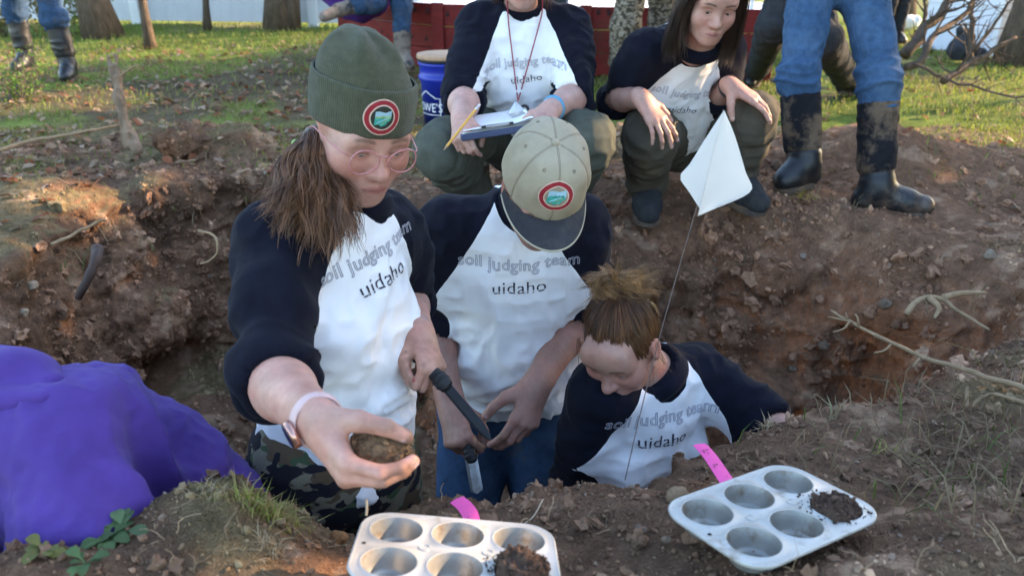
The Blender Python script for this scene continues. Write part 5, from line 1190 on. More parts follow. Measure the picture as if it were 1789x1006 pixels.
# ---- squatting with hands on the knees, long dark hair
def squat_longhair():
    foot = drop(0.70, 3.03)
    root = empty('person', foot, 'squatting person with long dark hair, both hands resting on knees', 'person', PG)
    fr = head_frame(W(1243, 2, 2.50), 4, 19, 5, 0.98)
    neck = W(1218, 82, 2.66)
    T = Torso(W(1122, 92, 2.72), W(1268, 92, 2.86), W(1160, 238, 3.16), W(1232, 230, 3.24))
    elR, wrR = W(1078, 172, 2.86), W(1120, 172, 2.66); elL, wrL = W(1252, 178, 2.96), W(1276, 150, 2.76)
    S = Sdf(); add_head(S, fr, nose=1.08, jaw=1.04, lid=0.55, lips=1.1); core(S, T, neck, fr)
    arm(S, T.shR, elR, wrR, (0.044, 0.042, 0.044, 0.030)); arm(S, T.shL, elL, wrL, (0.044, 0.040, 0.042, 0.029))
    hR = add_hand(S, wrR, cv(0.55, -0.80, 0.15), cv(0.30, 0.42, 0.85), True, 1.06, ((8, 14, 12), (12, 18, 12), (14, 20, 14), (16, 22, 14)), 7,
                  [(0.020, 0.024, -0.004), (0.050, 0.054, -0.012), (0.080, 0.066, -0.020), (0.102, 0.070, -0.028)])
    hL = add_hand(S, wrL, cv(0.78, -0.50, 0.22), cv(0.35, 0.62, 0.70), False, 1.06, ((6, 14, 12), (14, 24, 16), (18, 28, 18), (22, 30, 18)), 7,
                  [(0.016, 0.024, -0.010), (0.034, 0.050, -0.028), (0.050, 0.062, -0.050), (0.064, 0.066, -0.066)])
    body_mesh(root, S, 0.0038, V(0.46, 0.25, 0.195), fr, hR['nails'] + hL['nails'], (0.6, 0.42, 0.38), face=dict(blush=0.45, brow=(0.05, 0.03, 0.025), lipc=(0.36, 0.14, 0.13)))
    eyes(root, fr, (0.10, 0.9, -0.4), (0.05, 0.035, 0.025))
    SS = shirt_sdf(T, elR, elL, lerp(elR, wrR, 0.03), lerp(elL, wrL, 0.5), (lerp(neck, fr.o, 0.02), fr.w(0, -0.02, -0.06)), 1.0, 0.3, -0.06, 1.05, 1.0, 0.062)
    sh, bv = build_shirt(root, T, SS, 0.007, elR, elL, 0.007, 9.4, rag=(0.070, 0.60), neck=(lerp(neck, fr.o, 0.02), fr.w(0, -0.02, -0.06), 0.080))
    collar(sh, T, lerp(neck, fr.o, 0.02), fr.w(0, -0.02, -0.06), 0.066, 0.014)
    chest_print(sh, T, bv, -0.095, 0.040, 0.037, 0.064, shift=0.005)
    knR, knL = W(1138, 236, 2.80), W(1312, 205, 2.86); anR, anL = drop(0.515, 2.97) + V(0, 0, 0.11), drop(0.86, 3.0) + V(0, 0, 0.11)
    LS = legs_sdf(T, knR, knL, anR, anL, (0.105, 0.083, 0.072, 0.066), waist=0.12, seat=1.05); build_legs(root, LS, T, knR, knL, anR, anL, 0.008, BROWNC, 0.013, 8)
    for a, s in ((anR, -0.02), (anL, 0.06)): boot(root, a, a + V(s, -0.21, -0.10), a + V(0, 0, 0.10), 0.064, tall_mat=DARKC, foot_mat=DARKC)
    HS = Sdf(); HS.ell(fr.w(0, -0.018, 0.028), V(0.0805, 0.0985, 0.0910), fr.ax); HS.ell(fr.w(0, 0.115, -0.03), V(0.080, 0.065, 0.095), fr.ax, 0.012, None, 's')
    HS.cap(fr.w(0.072, -0.03, 0.03), fr.w(0.092, -0.01, -0.10), 0.020, 0.020, 0.03); HS.cap(fr.w(-0.072, -0.03, 0.03), fr.w(-0.086, 0.0, -0.10), 0.020, 0.022, 0.03); HS.cap(fr.w(0, -0.08, 0.0), fr.w(0, -0.07, -0.12), 0.05, 0.05, 0.03)
    Vx, F = HS.mesh(0.005); hair = mesh_obj('hair', Vx, F, HAIR_D, root, True, {'Col': np.tile(V(0.7, 0.7, 0.7), (len(Vx), 1))})
    gs = []
    for s in (-1, 1):
        for q, dx, ln in ((0.022, 0.0, 0.19), (0.005, 0.004, 0.20), (-0.020, 0.006, 0.20), (-0.045, 0.0, 0.20)):
            gs.append(([fr.w(s * 0.014, 0.02 + q, 0.118), fr.w(s * 0.060, 0.025 + q, 0.088), fr.w(s * 0.085, 0.020 + q, 0.02), fr.w(s * (0.092 + dx), 0.016 + q, -0.07), fr.w(s * (0.092 + dx), 0.016 + q, -ln + 0.03), fr.w(s * (0.086 + dx), 0.03 + q, -ln)], 0.008, 0.016, 18))
    gs += [([fr.w(0.066, 0.035, 0.07), fr.w(0.080, 0.045, 0.03), fr.w(0.086, 0.040, -0.04), fr.w(0.078, 0.05, -0.10), fr.w(0.062, 0.07, -0.165)], 0.006, 0.012, 12)]
    strands(hair, gs, HAIR_D, 0.0010, 0.008, wave=0.0035, seed=14, name='lock', seg=14, per=8)
    ring_tube(root, 'wristband', lerp(elL, wrL, 0.92), nrm(wrL - elL), 0.034, 0.031, V(0, 0, 1), 0.005, material('dark_band', (0.05, 0.035, 0.035), 0.7), 1.6)
    # dark knitted cap, seen only at its lower edge
    m = MB(); t = np.linspace(0, 2 * math.pi, 49)
    m.grid(np.array([fr.w(np.stack([np.cos(t) * r * 0.92, -0.012 + np.sin(t) * r * 1.08, np.full_like(t, z) + 0.012 * np.sin(t)], 1)) for z, r in ((0.045, 0.094), (0.04, 0.097), (0.06, 0.1), (0.09, 0.098), (0.12, 0.085), (0.145, 0.06), (0.155, 0.03), (0.157, 0.001))]))
    m.build('knitted_cap', material('black_wool', (0.012, 0.012, 0.014), 0.98, 0.2, 60, 0.5, 300, sheen=0.3), root)
    return dict(root=root, T=T, fr=fr)
P5 = squat_longhair()

# ---- plain figures: standing people whose upper halves are above the picture
def stander(label, hips, knees, ankles, toes, bmat, lmat, boots=True, h=0.009, seed=0, top=0.25, fold=0.012, r=(0.098, 0.076, 0.074, 0.076), bn=True, upper=True, tmat=None, lean=(0, 0, 0), r_sh=0.076, name='jeans', lowf=1.0, group='people standing and sitting round the pit', footm=None, bsc=1.0, split=0.42):
    hipR, hipL = [np.asarray(p, float) for p in hips]; an = [np.asarray(a, float) for a in ankles]
    g0 = (an[0] + an[1]) / 2 * V(1, 1, 0); g0[2] = min(toes[0][2], toes[1][2])
    root = empty('person', g0, label, 'person', group)
    ce = (hipR + hipL) / 2; rr = nrm((hipR - hipL) * V(1, 1, 0)); up = nrm(V(0, 0, 1) + V(*lean)); f = np.cross(up, rr)
    sh = ce + up * 0.50; T = Torso(sh + rr * 0.17, sh - rr * 0.17, hipR, hipL)
    ends = [lerp(a, k, top) for a, k in zip(an, knees)]
    LS = legs_sdf(T, knees[0], knees[1], ends[0], ends[1], r, waist=0.10); build_legs(root, LS, T, knees[0], knees[1], ends[0], ends[1], h, lmat, fold, seed, name, lowf)
    if name == 'jeans':
        lo_ = [o_ for o_ in root.children if o_.name.startswith('jeans')][0]; mv = np.empty(len(lo_.data.vertices) * 3, np.float32); lo_.data.vertices.foreach_get('co', mv); mv = mv.reshape(-1, 3) + g0
        bvj = BVHTree.FromPolygons([tuple(p) for p in mv], [tuple(p.vertices) for p in lo_.data.polygons])
        for hp_, kn_, en_, sg in ((hipR, knees[0], ends[0], -1), (hipL, knees[1], ends[1], 1)):
            for dirn in (nrm(rr * -sg + f * 0.3), nrm(rr * sg + f * 0.5)):
                pts = []
                for t in np.linspace(0.12, 1.92, 30):
                    a_ = lerp(hp_, kn_, t) if t < 1 else lerp(kn_, en_, t - 1); h_ = bvj.ray_cast(Vector(a_ + dirn * 0.11), Vector(-dirn), 0.11)
                    if h_[0] is not None: pts.append(np.array(h_[0]))
                if len(pts) > 4: m = MB(); m.tube(np.array(pts), 0.0028, 5); m.build('seam', lmat, lo_, attrs=False)
    if boots:
        for a, t, k in zip(an, toes, knees): boot(root, a, t, lerp(a, k, top + 0.05), r_sh, foot_mat=footm, tall_mat=tmat, sc=bsc, split=split)
    if upper:
        fr = Fr(sh + up * 0.27 + f * 0.03, f * 0.97 - up * 0.2, up); S = Sdf(); add_head(S, fr, lid=0.4); core(S, T, sh + up * 0.07, fr)
        els = [T.shR - up * 0.27 + rr * 0.07, T.shL - up * 0.27 - rr * 0.07]; wrs = [els[0] - up * 0.2 + f * 0.10, els[1] - up * 0.2 + f * 0.10]
        for sh_, el, wr in zip((T.shR, T.shL), els, wrs): arm(S, sh_, el, wr)
        for el, wr, rt in zip(els, wrs, (True, False)): add_hand(S, wr, nrm(wr - el), (rr if rt else -rr) + f * 0.3, rt)
        body_mesh(root, S, 0.007, V(0.42, 0.23, 0.18), fr); eyes(root, fr)
        SS = shirt_sdf(T, els[0], els[1], lerp(els[0], wrs[0], 0.9), lerp(els[1], wrs[1], 0.9), (sh + up * 0.06, fr.o), 1.05, 0, 0.06)
        Vx, F = build_shirt(root, T, SS, 0.012, els[0], els[1], 0.01, seed, style='plain'); mesh_obj('sweater', Vx, F, bmat, root)
        HS = Sdf(); HS.ell(fr.w(0, -0.018, 0.028), V(0.0805, 0.0985, 0.0910), fr.ax); HS.ell(fr.w(0, 0.115, -0.03), V(0.085, 0.065, 0.1), fr.ax, 0.012, None, 's')
        Vx, F = HS.mesh(0.008); mesh_obj('hair', Vx, F, HAIR_D, root, True, {'Col': np.tile(V(0.8, 0.8, 0.8), (len(Vx), 1))})
    return root
def onground(p, dz=0.0):
    q = drop(p[0], p[1]); q[2] += dz; return q
# jeans and tall boots at the right of the pit
aR = onground(W(1402, 310, 3.30)); aL = onground(W(1532, 325, 3.24)); tR = onground(W(1352, 352, 3.25)); tL = onground(W(1632, 366, 3.22))
aR[2] = tR[2] + 0.075; aL[2] = tL[2] + 0.075
stander('person standing in tall muddy boots and light blue jeans at the pit edge', (W(1418, -70, 3.22), W(1506, -70, 3.20)), (W(1396, 130, 3.22), W(1536, 135, 3.18)), (aR, aL), (tR, tL), DARKC, JEANS, top=0.74, seed=3, h=0.007, r=(0.106, 0.072, 0.068, 0.068), r_sh=0.074, fold=0.011, split=0.40, bsc=1.03)
# far left, in long grass
def far(px, y0, Z): p = W(px, y0, Z); return p
aR = G(48, 112, 0.05); aL = G(122, 128, 0.05)
stander('person standing far left in rubber boots and blue jeans', (aR + V(0.06, -0.05, 0.82), aL + V(-0.06, 0, 0.82)), (aR + V(0, 0, 0.42), aL + V(-0.03, 0, 0.42)), (aR + V(0, 0, 0.04), aL + V(0, 0, 0.04)), (aR + V(-0.02, -0.2, -0.05), aL + V(0.05, -0.2, -0.05)), DARKC, DJEANS, top=0.78, seed=5, h=0.012, tmat=RUBBER, r_sh=0.075)
# camouflage trousers behind the two who squat
aR = G(1082, 152, 0); aL = G(1150, 140, 0)
stander('person standing in dry grass camouflage trousers by the red planks', (aR + V(0.06, 0, 0.84), aL + V(-0.03, 0, 0.84)), (aR + V(0.02, -0.02, 0.44), aL + V(0, -0.02, 0.44)), (aR + V(0, 0, 0.09), aL + V(0, 0, 0.09)), (aR + V(-0.02, -0.2, 0), aL + V(0.02, -0.2, 0)), CAMO2, CAMO2, top=0.15, seed=7, h=0.011, r=(0.115, 0.098, 0.092, 0.092), name='trousers', r_sh=0.07, split=0.5)
# stooping behind the standing jeans
aR = G(1318, 150, 0); aL = G(1478, 165, 0)
stander('person in dark work trousers stooping behind the light blue jeans', (W(1375, -35, 4.6), W(1425, -35, 4.65)), (W(1352, 45, 4.65), W(1440, 70, 4.5)), (aR + V(0, 0, 0.09), aL + V(0, 0, 0.09)), (aR + V(-0.10, -0.18, 0), aL + V(0.12, -0.16, 0)), DARKC, DARKC, top=0.12, seed=9, h=0.011, r=(0.10, 0.085, 0.082, 0.085), name='trousers', lean=(0.1, 0.5, 0), split=0.5)
# further off on the lawn
aR = G(1538, 78, 0); aL = G(1562, 76, 0)
stander('person in navy jacket far off near the fallen branches', (aR + V(0.04, 0, 0.85), aL + V(-0.0, 0, 0.85)), (aR + V(0, 0, 0.45), aL + V(0, 0, 0.45)), (aR + V(0, 0, 0.08), aL + V(0, 0, 0.08)), (aR + V(0, -0.2, 0), aL + V(0.02, -0.2, 0)), NAVY, DARKC, top=0.1, seed=11, h=0.014, name='trousers')

# ---- the hooded back at the lower left
def purple_hood():
    foot = W(150, 1000, 1.7); foot[2] = -0.9
    root = empty('person', foot, 'person in purple hooded sweatshirt bending down at left', 'person', PG)
    S = Sdf(); g = lambda x, y, z: W(x, y, z)
    S.cap(g(20, 806, 1.28), g(150, 796, 1.30), 0.128, 0.118, 0.08); S.cap(g(150, 790, 1.30), g(330, 885, 1.42), 0.122, 0.105, 0.08)          # back
    S.cap(g(300, 850, 1.38), g(420, 930, 1.50), 0.092, 0.085, 0.06)                                                                      # waist
    S.cap(g(118, 760, 1.20), g(150, 930, 1.14), 0.088, 0.074, 0.05); S.cap(g(150, 930, 1.14), g(120, 1060, 1.22), 0.074, 0.064, 0.05)    # near sleeve
    S.cap(g(-90, 806, 1.25), g(30, 806, 1.25), 0.11, 0.12, 0.06); S.cap(g(-80, 820, 1.25), g(-40, 1040, 1.25), 0.11, 0.10, 0.06)
    Vx, F = S.mesh(0.007); Vx = relax(Vx.astype(float), F, 2); N = vnormals(Vx, F)
    d0 = g(118, 760, 1.20); ax = nrm(g(330, 885, 1.42) - g(150, 790, 1.30)); q = Vx - g(225, 800, 1.25)
    t = q @ ax; s_ = q @ cv(0, 1, 0)
    fold = ridge(np.stack([t * 15 + s_ * 13, s_ * 3.5 - t * 3, q @ CF * 4], 1) + 3.3, 0.9); wgt = np.exp(-((t - 0.02) / 0.13) ** 2)
    d = 0.022 * fold * wgt + 0.007 * ridge(np.stack([t * 18, s_ * 6, q @ CF * 6], 1), 1.0) * sstep(0.05, 0.2, t) + 0.006 * vnoise(Vx * 9) + 0.004 * ridge(Vx + 0.03 * vnoise(Vx * 12)[:, None], 17) + 0.0022 * ridge(Vx, 42)
    sw = mesh_obj('sweatshirt', Vx + N * d[:, None], F, PURPLE, root)
    H = Sdf()
    H.cap(g(-80, 662, 1.25), g(30, 658, 1.22), 0.060, 0.050, 0.02, (cv(0, 1, -0.3), 0.72)); H.cap(g(30, 658, 1.22), g(88, 668, 1.19), 0.050, 0.026, 0.02, (cv(0, 1, -0.3), 0.75))
    H.cap(g(-60, 620, 1.27), g(14, 626, 1.25), 0.036, 0.020, 0.012); H.cap(g(-60, 706, 1.17), g(78, 690, 1.15), 0.040, 0.018, 0.012, (cv(0, 1, 0.3), 0.8))
    Vx, F = H.mesh(0.005); Vx = relax(Vx.astype(float), F, 1); N = vnormals(Vx, F)
    mesh_obj('hood', Vx + N * (0.006 * ridge(np.stack([Vx @ cv(1, 0, 0) * 6, Vx @ cv(0, 1, 0) * 24, Vx[:, 1] * 6], 1), 1.0))[:, None], F, PURPLE, sw)
    fr = Fr(W(-150, 720, 1.25), cv(-0.55, -0.75, 0.1), cv(-0.75, 0.4, 0)); B = Sdf(); add_head(B, fr); B.cap(fr.w(0, -0.02, -0.06), g(-40, 745, 1.25), 0.05, None, 0.03)
    el, wr = g(150, 930, 1.14), g(120, 1060, 1.22); B.cap(g(-40, 745, 1.25), g(118, 770, 1.22), 0.05, 0.045, 0.03); arm(B, g(118, 770, 1.22), el, wr); add_hand(B, wr, wr - el, cv(-0.5, 0, 0.5), True)
    body_mesh(root, B, 0.006, V(0.42, 0.23, 0.18), fr); eyes(root, fr)
    HS = Sdf(); HS.ell(fr.w(0, -0.018, 0.028), V(0.0805, 0.0985, 0.0910), fr.ax); HS.ell(fr.w(0, 0.115, -0.03), V(0.085, 0.065, 0.1), fr.ax, 0.012, None, 's')
    Vx, F = HS.mesh(0.008); mesh_obj('hair', Vx, F, HAIR_D, root, True, {'Col': np.tile(V(0.8, 0.8, 0.8), (len(Vx), 1))})
    hp = g(420, 930, 1.50); T = Torso(hp + V(-0.15, 0, 0.4), hp + V(-0.15, 0.28, 0.4), hp + V(0, -0.07, 0), hp + V(0, 0.10, 0))
    kn = [hp + V(-0.12, -0.06, -0.38), hp + V(-0.10, 0.12, -0.38)]; an = [V(k[0] + 0.05, k[1], -0.83) for k in kn]
    LS = legs_sdf(T, kn[0], kn[1], an[0], an[1], (0.085, 0.07, 0.062, 0.06), waist=0.02, seat=0.62); build_legs(root, LS, T, kn[0], kn[1], an[0], an[1], 0.012, DARKC, 0.008, 4)
    for a in an: boot(root, a, a + V(-0.18, -0.05, -0.08), a + V(0, 0, 0.15), 0.068)
P7 = purple_hood()
# ------------------------------------------------------------------ lawn, litter, walls, trees
def lawn_col(P):
    n1 = fbm(P, 0.55, 3); n2 = fbm(P + 3, 2.3, 3); n3 = fbm(P + 9, 8, 2); y, x = P[:, 1], P[:, 0]
    band = np.exp(-((y - 6.1 - 0.2 * n2) / 0.8) ** 2) * sstep(0.0, -1.0, x)                 # leaf litter and mud
    mud = np.clip(0.85 * sstep(0.0, 0.45, n2 + 0.3 * n1 + 0.9 * band - 0.10 - 0.35 * sstep(1.2, 2.2, x) - 0.5 * sstep(7.0, 8.5, y)), 0, 1)
    green = np.array([0.12, 0.16, 0.03]) * (1 + 0.35 * n3)[:, None]; dry = np.array([0.19, 0.155, 0.07]); br = np.array([0.085, 0.058, 0.040])
    d = sstep(0.0, 0.6, n1 + 0.5 * n2)[:, None] * 0.6; c = green * (1 - d) + dry * d
    return c * (1 - mud[:, None]) + br * mud[:, None] * (1 + 0.3 * n3)[:, None], mud
xs = np.concatenate([-np.geomspace(120, 9, 14), np.arange(-8.5, 9, 0.12), np.geomspace(9, 120, 14)]); ys = np.concatenate([-np.geomspace(60, 1.2, 10), np.arange(-1, 12, 0.12), np.geomspace(12.2, 160, 16)])
XX, YY = np.meshgrid(xs, ys, indexing='ij'); fl = np.stack([XX.ravel(), YY.ravel(), 0 * XX.ravel()], 1)
zz = 0.02 * fbm(fl, 1.1, 3) + 0.012 * fbm(fl, 5, 2) - 0.012; inner = (fl[:, 0] > -3.2) & (fl[:, 0] < 3.3) & (fl[:, 1] > -0.2) & (fl[:, 1] < 4.75)
zz = zz - 0.16 * sstep(0.0, 0.35, np.minimum(np.minimum(fl[:, 0] + 3.3, 3.4 - fl[:, 0]), np.minimum(fl[:, 1] + 0.3, 4.85 - fl[:, 1])))
fl[:, 2] = zz; nx, ny = len(xs), len(ys); I = np.arange((nx - 1) * (ny - 1)); I = I // (ny - 1) * ny + I % (ny - 1)
lf = np.stack([I, I + ny, I + ny + 1, I + 1], 1); hole = ((fl[lf][:, :, 0] > -2.8) & (fl[lf][:, :, 0] < 2.9) & (fl[lf][:, :, 1] > 0.2) & (fl[lf][:, :, 1] < 4.3)).all(1)
lcol, lmud = lawn_col(fl)
LAWN = material('lawn_soil', (1, 1, 1), 0.97, 0.3, 30, 0.6, 60, attr=True, spec=0.1, bdist=0.01, detail=8)
tag(mesh_obj('lawn', fl, lf[~hole], LAWN, None, True, {'Col': lcol}), kind='structure')
def lz(x, y):
    q = drop(x, y)
    P = np.array([[x, y, 0]]); b = float(0.02 * fbm(P, 1.1, 3)[0] + 0.012 * fbm(P, 5, 2)[0] - 0.012)
    inside = -3.4 < x < 3.5 and -0.4 < y < 4.9
    return max(q[2], b - 0.05) if inside else b
LEAF = bpy.data.materials.new('grass_blade'); LEAF.use_nodes = True
n_ = LEAF.node_tree.nodes; l_ = LEAF.node_tree.links; at = n_.new('ShaderNodeAttribute'); at.attribute_name = 'Col'; pb = n_['Principled BSDF']; pb.inputs['Roughness'].default_value = 0.6; pb.inputs['Specular IOR Level'].default_value = 0.3
l_.new(at.outputs['Color'], pb.inputs['Base Color']); tl_ = n_.new('ShaderNodeBsdfTranslucent'); l_.new(at.outputs['Color'], tl_.inputs[0]); ms = n_.new('ShaderNodeMixShader'); ms.inputs[0].default_value = 0.4
l_.new(pb.outputs[0], ms.inputs[1]); l_.new(tl_.outputs[0], ms.inputs[2]); l_.new(ms.outputs[0], n_['Material Output'].inputs[0])
def blades(P, H, Wd, col, rg, lean=0.6):
    n = len(P); a = rg.random(n) * 6.28; dx, dy = np.cos(a), np.sin(a); b = a + 1.57 + rg.normal(size=n) * 0.5; ln = lean * (0.3 + rg.random(n))
    side = np.stack([dx, dy, 0 * a], 1) * Wd[:, None] / 2; ld = np.stack([np.cos(b), np.sin(b), 0 * a], 1) * (H * ln)[:, None]; up = np.array([0, 0, 1.0]) * H[:, None]
    v = np.stack([P - side, P + side, P + ld * 0.3 + up * 0.55 - side * 0.8, P + ld * 0.3 + up * 0.55 + side * 0.8, P + ld + up * (1 - 0.25 * ln)[:, None]], 1)
    k = np.arange(n)[:, None] * 5; q = k + np.array([[0, 1, 3, 2]]); t = k + np.array([[2, 3, 4]])
    return v.reshape(-1, 3), [t, q], np.repeat(col, 5, 0)
rgl = np.random.default_rng(21)
n0 = 90000; yy = 3.2 + 8.3 * rgl.random(n0) ** 1.25; xx = (rgl.random(n0) * 2 - 1) * (yy * 0.70 + 0.4)
gpn = np.stack([xx, yy, 0 * xx], 1); lc, lm = lawn_col(gpn)
nb2 = fbm(gpn, 1.3, 2)
soilz = sstep(-0.55, 0.1, xx) * sstep(4.35 - 0.25 * np.clip(xx - 1.4, 0, 3), 4.0 - 0.45 * np.clip(xx - 1.4, 0, 3), yy) + sstep(3.75, 3.5, yy) * (xx < 0.2)
keep = (rgl.random(n0) > lm * 0.93) & (rgl.random(n0) > soilz * 0.985) & (rgl.random(n0) < 0.75 + 0.6 * nb2)
gpn = gpn[keep]; lc = lc[keep]
for i in range(len(gpn)):
    if gpn[i, 1] < 5.0: gpn[i, 2] = lz(gpn[i, 0], gpn[i, 1]) - 0.005
k = len(gpn); cg = np.where(rgl.random((k, 1)) < np.where((gpn[:, :1] < 0.2) & (gpn[:, 1:2] < 7.6), 0.5, 0.2), np.array([[0.24, 0.20, 0.09]]), np.array([[0.19, 0.23, 0.045]])) * (0.7 + 0.6 * rgl.random((k, 1)))
vv, ff, cc = blades(gpn, 0.020 + 0.035 * rgl.random(k) ** 1.5, 0.0035 + 0.0009 * gpn[:, 1], cg, rgl)
tag(mesh_obj('grass', vv, ff, LEAF, None, False, {'Col': cc}), kind='stuff')
# longer weeds on the left and tufts along the broken edge of the pit
spots = [(40, 190, 90), (90, 230, 60), (150, 170, 80), (20, 300, 60), (240, 200, 60), (330, 215, 40), (1650, 300, 60), (1730, 320, 60), (1700, 250, 70), (1420, 345, 30), (1760, 560, 40), (1770, 640, 50), (1730, 720, 60), (1690, 800, 60), (1780, 780, 60), (1640, 870, 40), (1740, 900, 60), (120, 330, 40), (60, 470, 40), (180, 290, 40), (410, 250, 30), (470, 210, 50), (1500, 370, 15), (1560, 790, 25), (1600, 720, 25)]
Pw = []; 
for px, py, n in spots:
    c, _ = hit(px, py) if py > 190 else (G(px, py, 0), 0)
    s_ = 0.05 + 0.05 * np.linalg.norm(c - CC) * 0.6
    q = c + rgl.normal(size=(n, 3)) * s_ * np.array([1.3, 0.8, 0]); q[:, 2] = [lz(a, b) for a, b in q[:, :2]]; Pw.append(q)
Pw = np.concatenate(Pw); k = len(Pw); cg = np.where(rgl.random((k, 1)) < np.where(Pw[:, :1] > 0.5, 0.86, 0.55), np.array([[0.24, 0.18, 0.10]]), np.array([[0.09, 0.13, 0.03]])) * (0.7 + 0.6 * rgl.random((k, 1)))
vv, ff, cc = blades(Pw, 0.03 + 0.07 * rgl.random(k) ** 1.6, np.full(k, 0.0032), cg, rgl, 1.2); tag(mesh_obj('dry_grass', vv, ff, LEAF, None, False, {'Col': cc}), kind='stuff')
# fallen leaves
n0 = 6500; yy = 2.2 + 6.8 * rgl.random(n0) ** 0.9; xx = (rgl.random(n0) * 2 - 1) * (yy * 0.70 + 0.4); w8 = np.exp(-((yy - 6.0) / 1.3) ** 2) * (xx < 0.5) + 0.55 * (xx < -0.6) + 0.2
ok = (rgl.random(n0) < w8) & ~((xx > -1.75) & (yy < 3.5) & (xx < 1.9)) & ~((yy < 4.1) & (xx > -0.4) & (rgl.random(n0) < 0.8)); xx, yy = xx[ok], yy[ok]; k = len(xx)
bp_ = np.stack([xx, yy, [lz(a, b) + 0.012 for a, b in zip(xx, yy)]], 1); a = rgl.random(k) * 6.28; L_ = 0.016 + 0.026 * rgl.random(k); ti = rgl.normal(size=(k, 2)) * 0.35
d1 = np.stack([np.cos(a), np.sin(a), ti[:, 0]], 1) * L_[:, None]; d2 = np.stack([-np.sin(a), np.cos(a), ti[:, 1]], 1) * (L_ * 0.6)[:, None]; cu = np.array([0, 0, 1.0]) * (L_ * 0.35)[:, None]
vv = np.stack([bp_ - d1, bp_ - d1 * 0.2 + d2 + cu * rgl.random((k, 1)), bp_ + d1 * 0.45 + d2 * 0.7 + cu, bp_ + d1, bp_ + d1 * 0.45 - d2 * 0.7 + cu, bp_ - d1 * 0.2 - d2 + cu * rgl.random((k, 1))], 1).reshape(-1, 3)
kk = np.arange(k)[:, None] * 6; ff = [np.concatenate([kk + np.array([[0, 5, 2, 1]]), kk + np.array([[5, 4, 3, 2]])])]
pal = np.array([(0.26, 0.15, 0.08), (0.36, 0.24, 0.15), (0.15, 0.08, 0.042), (0.36, 0.26, 0.18), (0.28, 0.10, 0.045)]); cc = pal[rgl.integers(0, 5, k)] * (0.7 + 0.6 * rgl.random((k, 1)))
tag(mesh_obj('fallen_leaves', vv, ff, LEAF, None, False, {'Col': np.repeat(cc, 6, 0)}), kind='stuff')

# ---- red plank wall with children's black handprints
REDW = material('red_paint', (0.155, 0.016, 0.014), 0.75, 0.22, 9, 0.3, 60, stretch=(0.4, 1, 3), spec=0.25, dirt=((0.10, 0.045, 0.025), 3.5, 0.5, 0.8)); INKB = material('black_paint', (0.02, 0.008, 0.008), 0.8)
A0, A1, A2 = V(-1.56, 7.85, 0), V(-0.60, 6.92, 0), V(1.98, 6.32, 0)
wall = empty('plank_wall', A1, 'low red plank wall of a raised bed with black handprints', 'plank wall')
for a, b, cuts in ((A0, A1, (0, 1)), (A1, A2, (0, 0.46, 1))):
    d = nrm(b - a); L = np.linalg.norm(b - a); n = V(d[1], -d[0], 0)
    for i in range(3):
        for c0, c1 in zip(cuts[:-1], cuts[1:]):
            m = MB(); m.box(lerp(a, b, (c0 + c1) / 2) + V(0, 0, 0.0895 + i * 0.176) + n * (0.003 * rng.normal()), (L * (c1 - c0) / 2 - 0.004, 0.02, 0.0855), np.array([d, n, V(0, 0, 1)]), bev=0.004); m.build('plank', REDW, wall, False)
for p, wd in ((A0, 0.05), (A1, 0.05), (lerp(A1, A2, 0.46), 0.045), (lerp(A1, A2, 0.985), 0.05)):
    d = nrm(A2 - A1); n = V(d[1], -d[0], 0); m = MB(); m.box(p + n * 0.034 + V(0, 0, 0.27), (wd, 0.014, 0.27), np.array([d, n, V(0, 0, 1)]), bev=0.004); m.build('post', REDW, wall, False)
def handprint(px, py, a, b, s, rot):
    d = nrm(b - a); n = V(d[1], -d[0], 0); ray = W(px, py, 1) - CC; t = (a - CC).dot(n) / ray.dot(n); p = CC + ray * t + n * 0.0245; m = MB(); u = V(0, 0, 1) * math.cos(rot) + d * math.sin(rot); r = np.cross(u, n)
    def blob_(cx, cy, rx, ry, tl):
        th = np.linspace(0, 2 * math.pi, 11)[:-1]; x, y = np.cos(th) * rx, np.sin(th) * ry; X = cx + x * math.cos(tl) - y * math.sin(tl); Y = cy + x * math.sin(tl) + y * math.cos(tl)
        q = p + (X * s)[:, None] * r + (Y * s)[:, None] * u; m.add(np.concatenate([q, [q.mean(0)]]), np.array([[k, (k + 1) % 10, 10] for k in range(10)]))
    blob_(0, -0.25, 0.42, 0.42, 0)
    for k, (x, y, l) in enumerate(((-0.42, 0.35, 0.34), (-0.15, 0.5, 0.40), (0.14, 0.5, 0.39), (0.40, 0.34, 0.32))): blob_(x, y, 0.10, l, -x * 0.5)
    blob_(0.62, -0.22, 0.11, 0.30, -0.9); m.build('handprint', INKB, wall, False)
for px, py, s, r in ((671, 55, 0.022, 0.1), (681, 61, 0.02, -0.2), (652, 12, 0.028, 0.4)): handprint(px, py, A0, A1, s, r)
for px, py, s, r in ((726, 17, 0.030, 0.2), (748, 18, 0.028, -0.1), (783, 25, 0.030, 0.3), (722, 64, 0.024, 0), (746, 68, 0.024, 0.2), (1024, 20, 0.03, 0), (1046, 22, 0.03, 0.4), (1064, 22, 0.034, -0.1), (1033, 68, 0.024, 0.2)): handprint(px, py, A1, A2, s, r)
bed = MB(); bed.add(np.array([A0 + V(0, 0.04, 0.40), A1 + V(0.02, 0.04, 0.40), A2 + V(0, 0.04, 0.40), A2 + V(0.6, 2.4, 0.42), A0 + V(0.8, 1.6, 0.42)]), np.array([[0, 1, 2], [0, 2, 3], [0, 3, 4]])); tag(bed.build('bed_soil', LAWN, None, False), kind='structure')

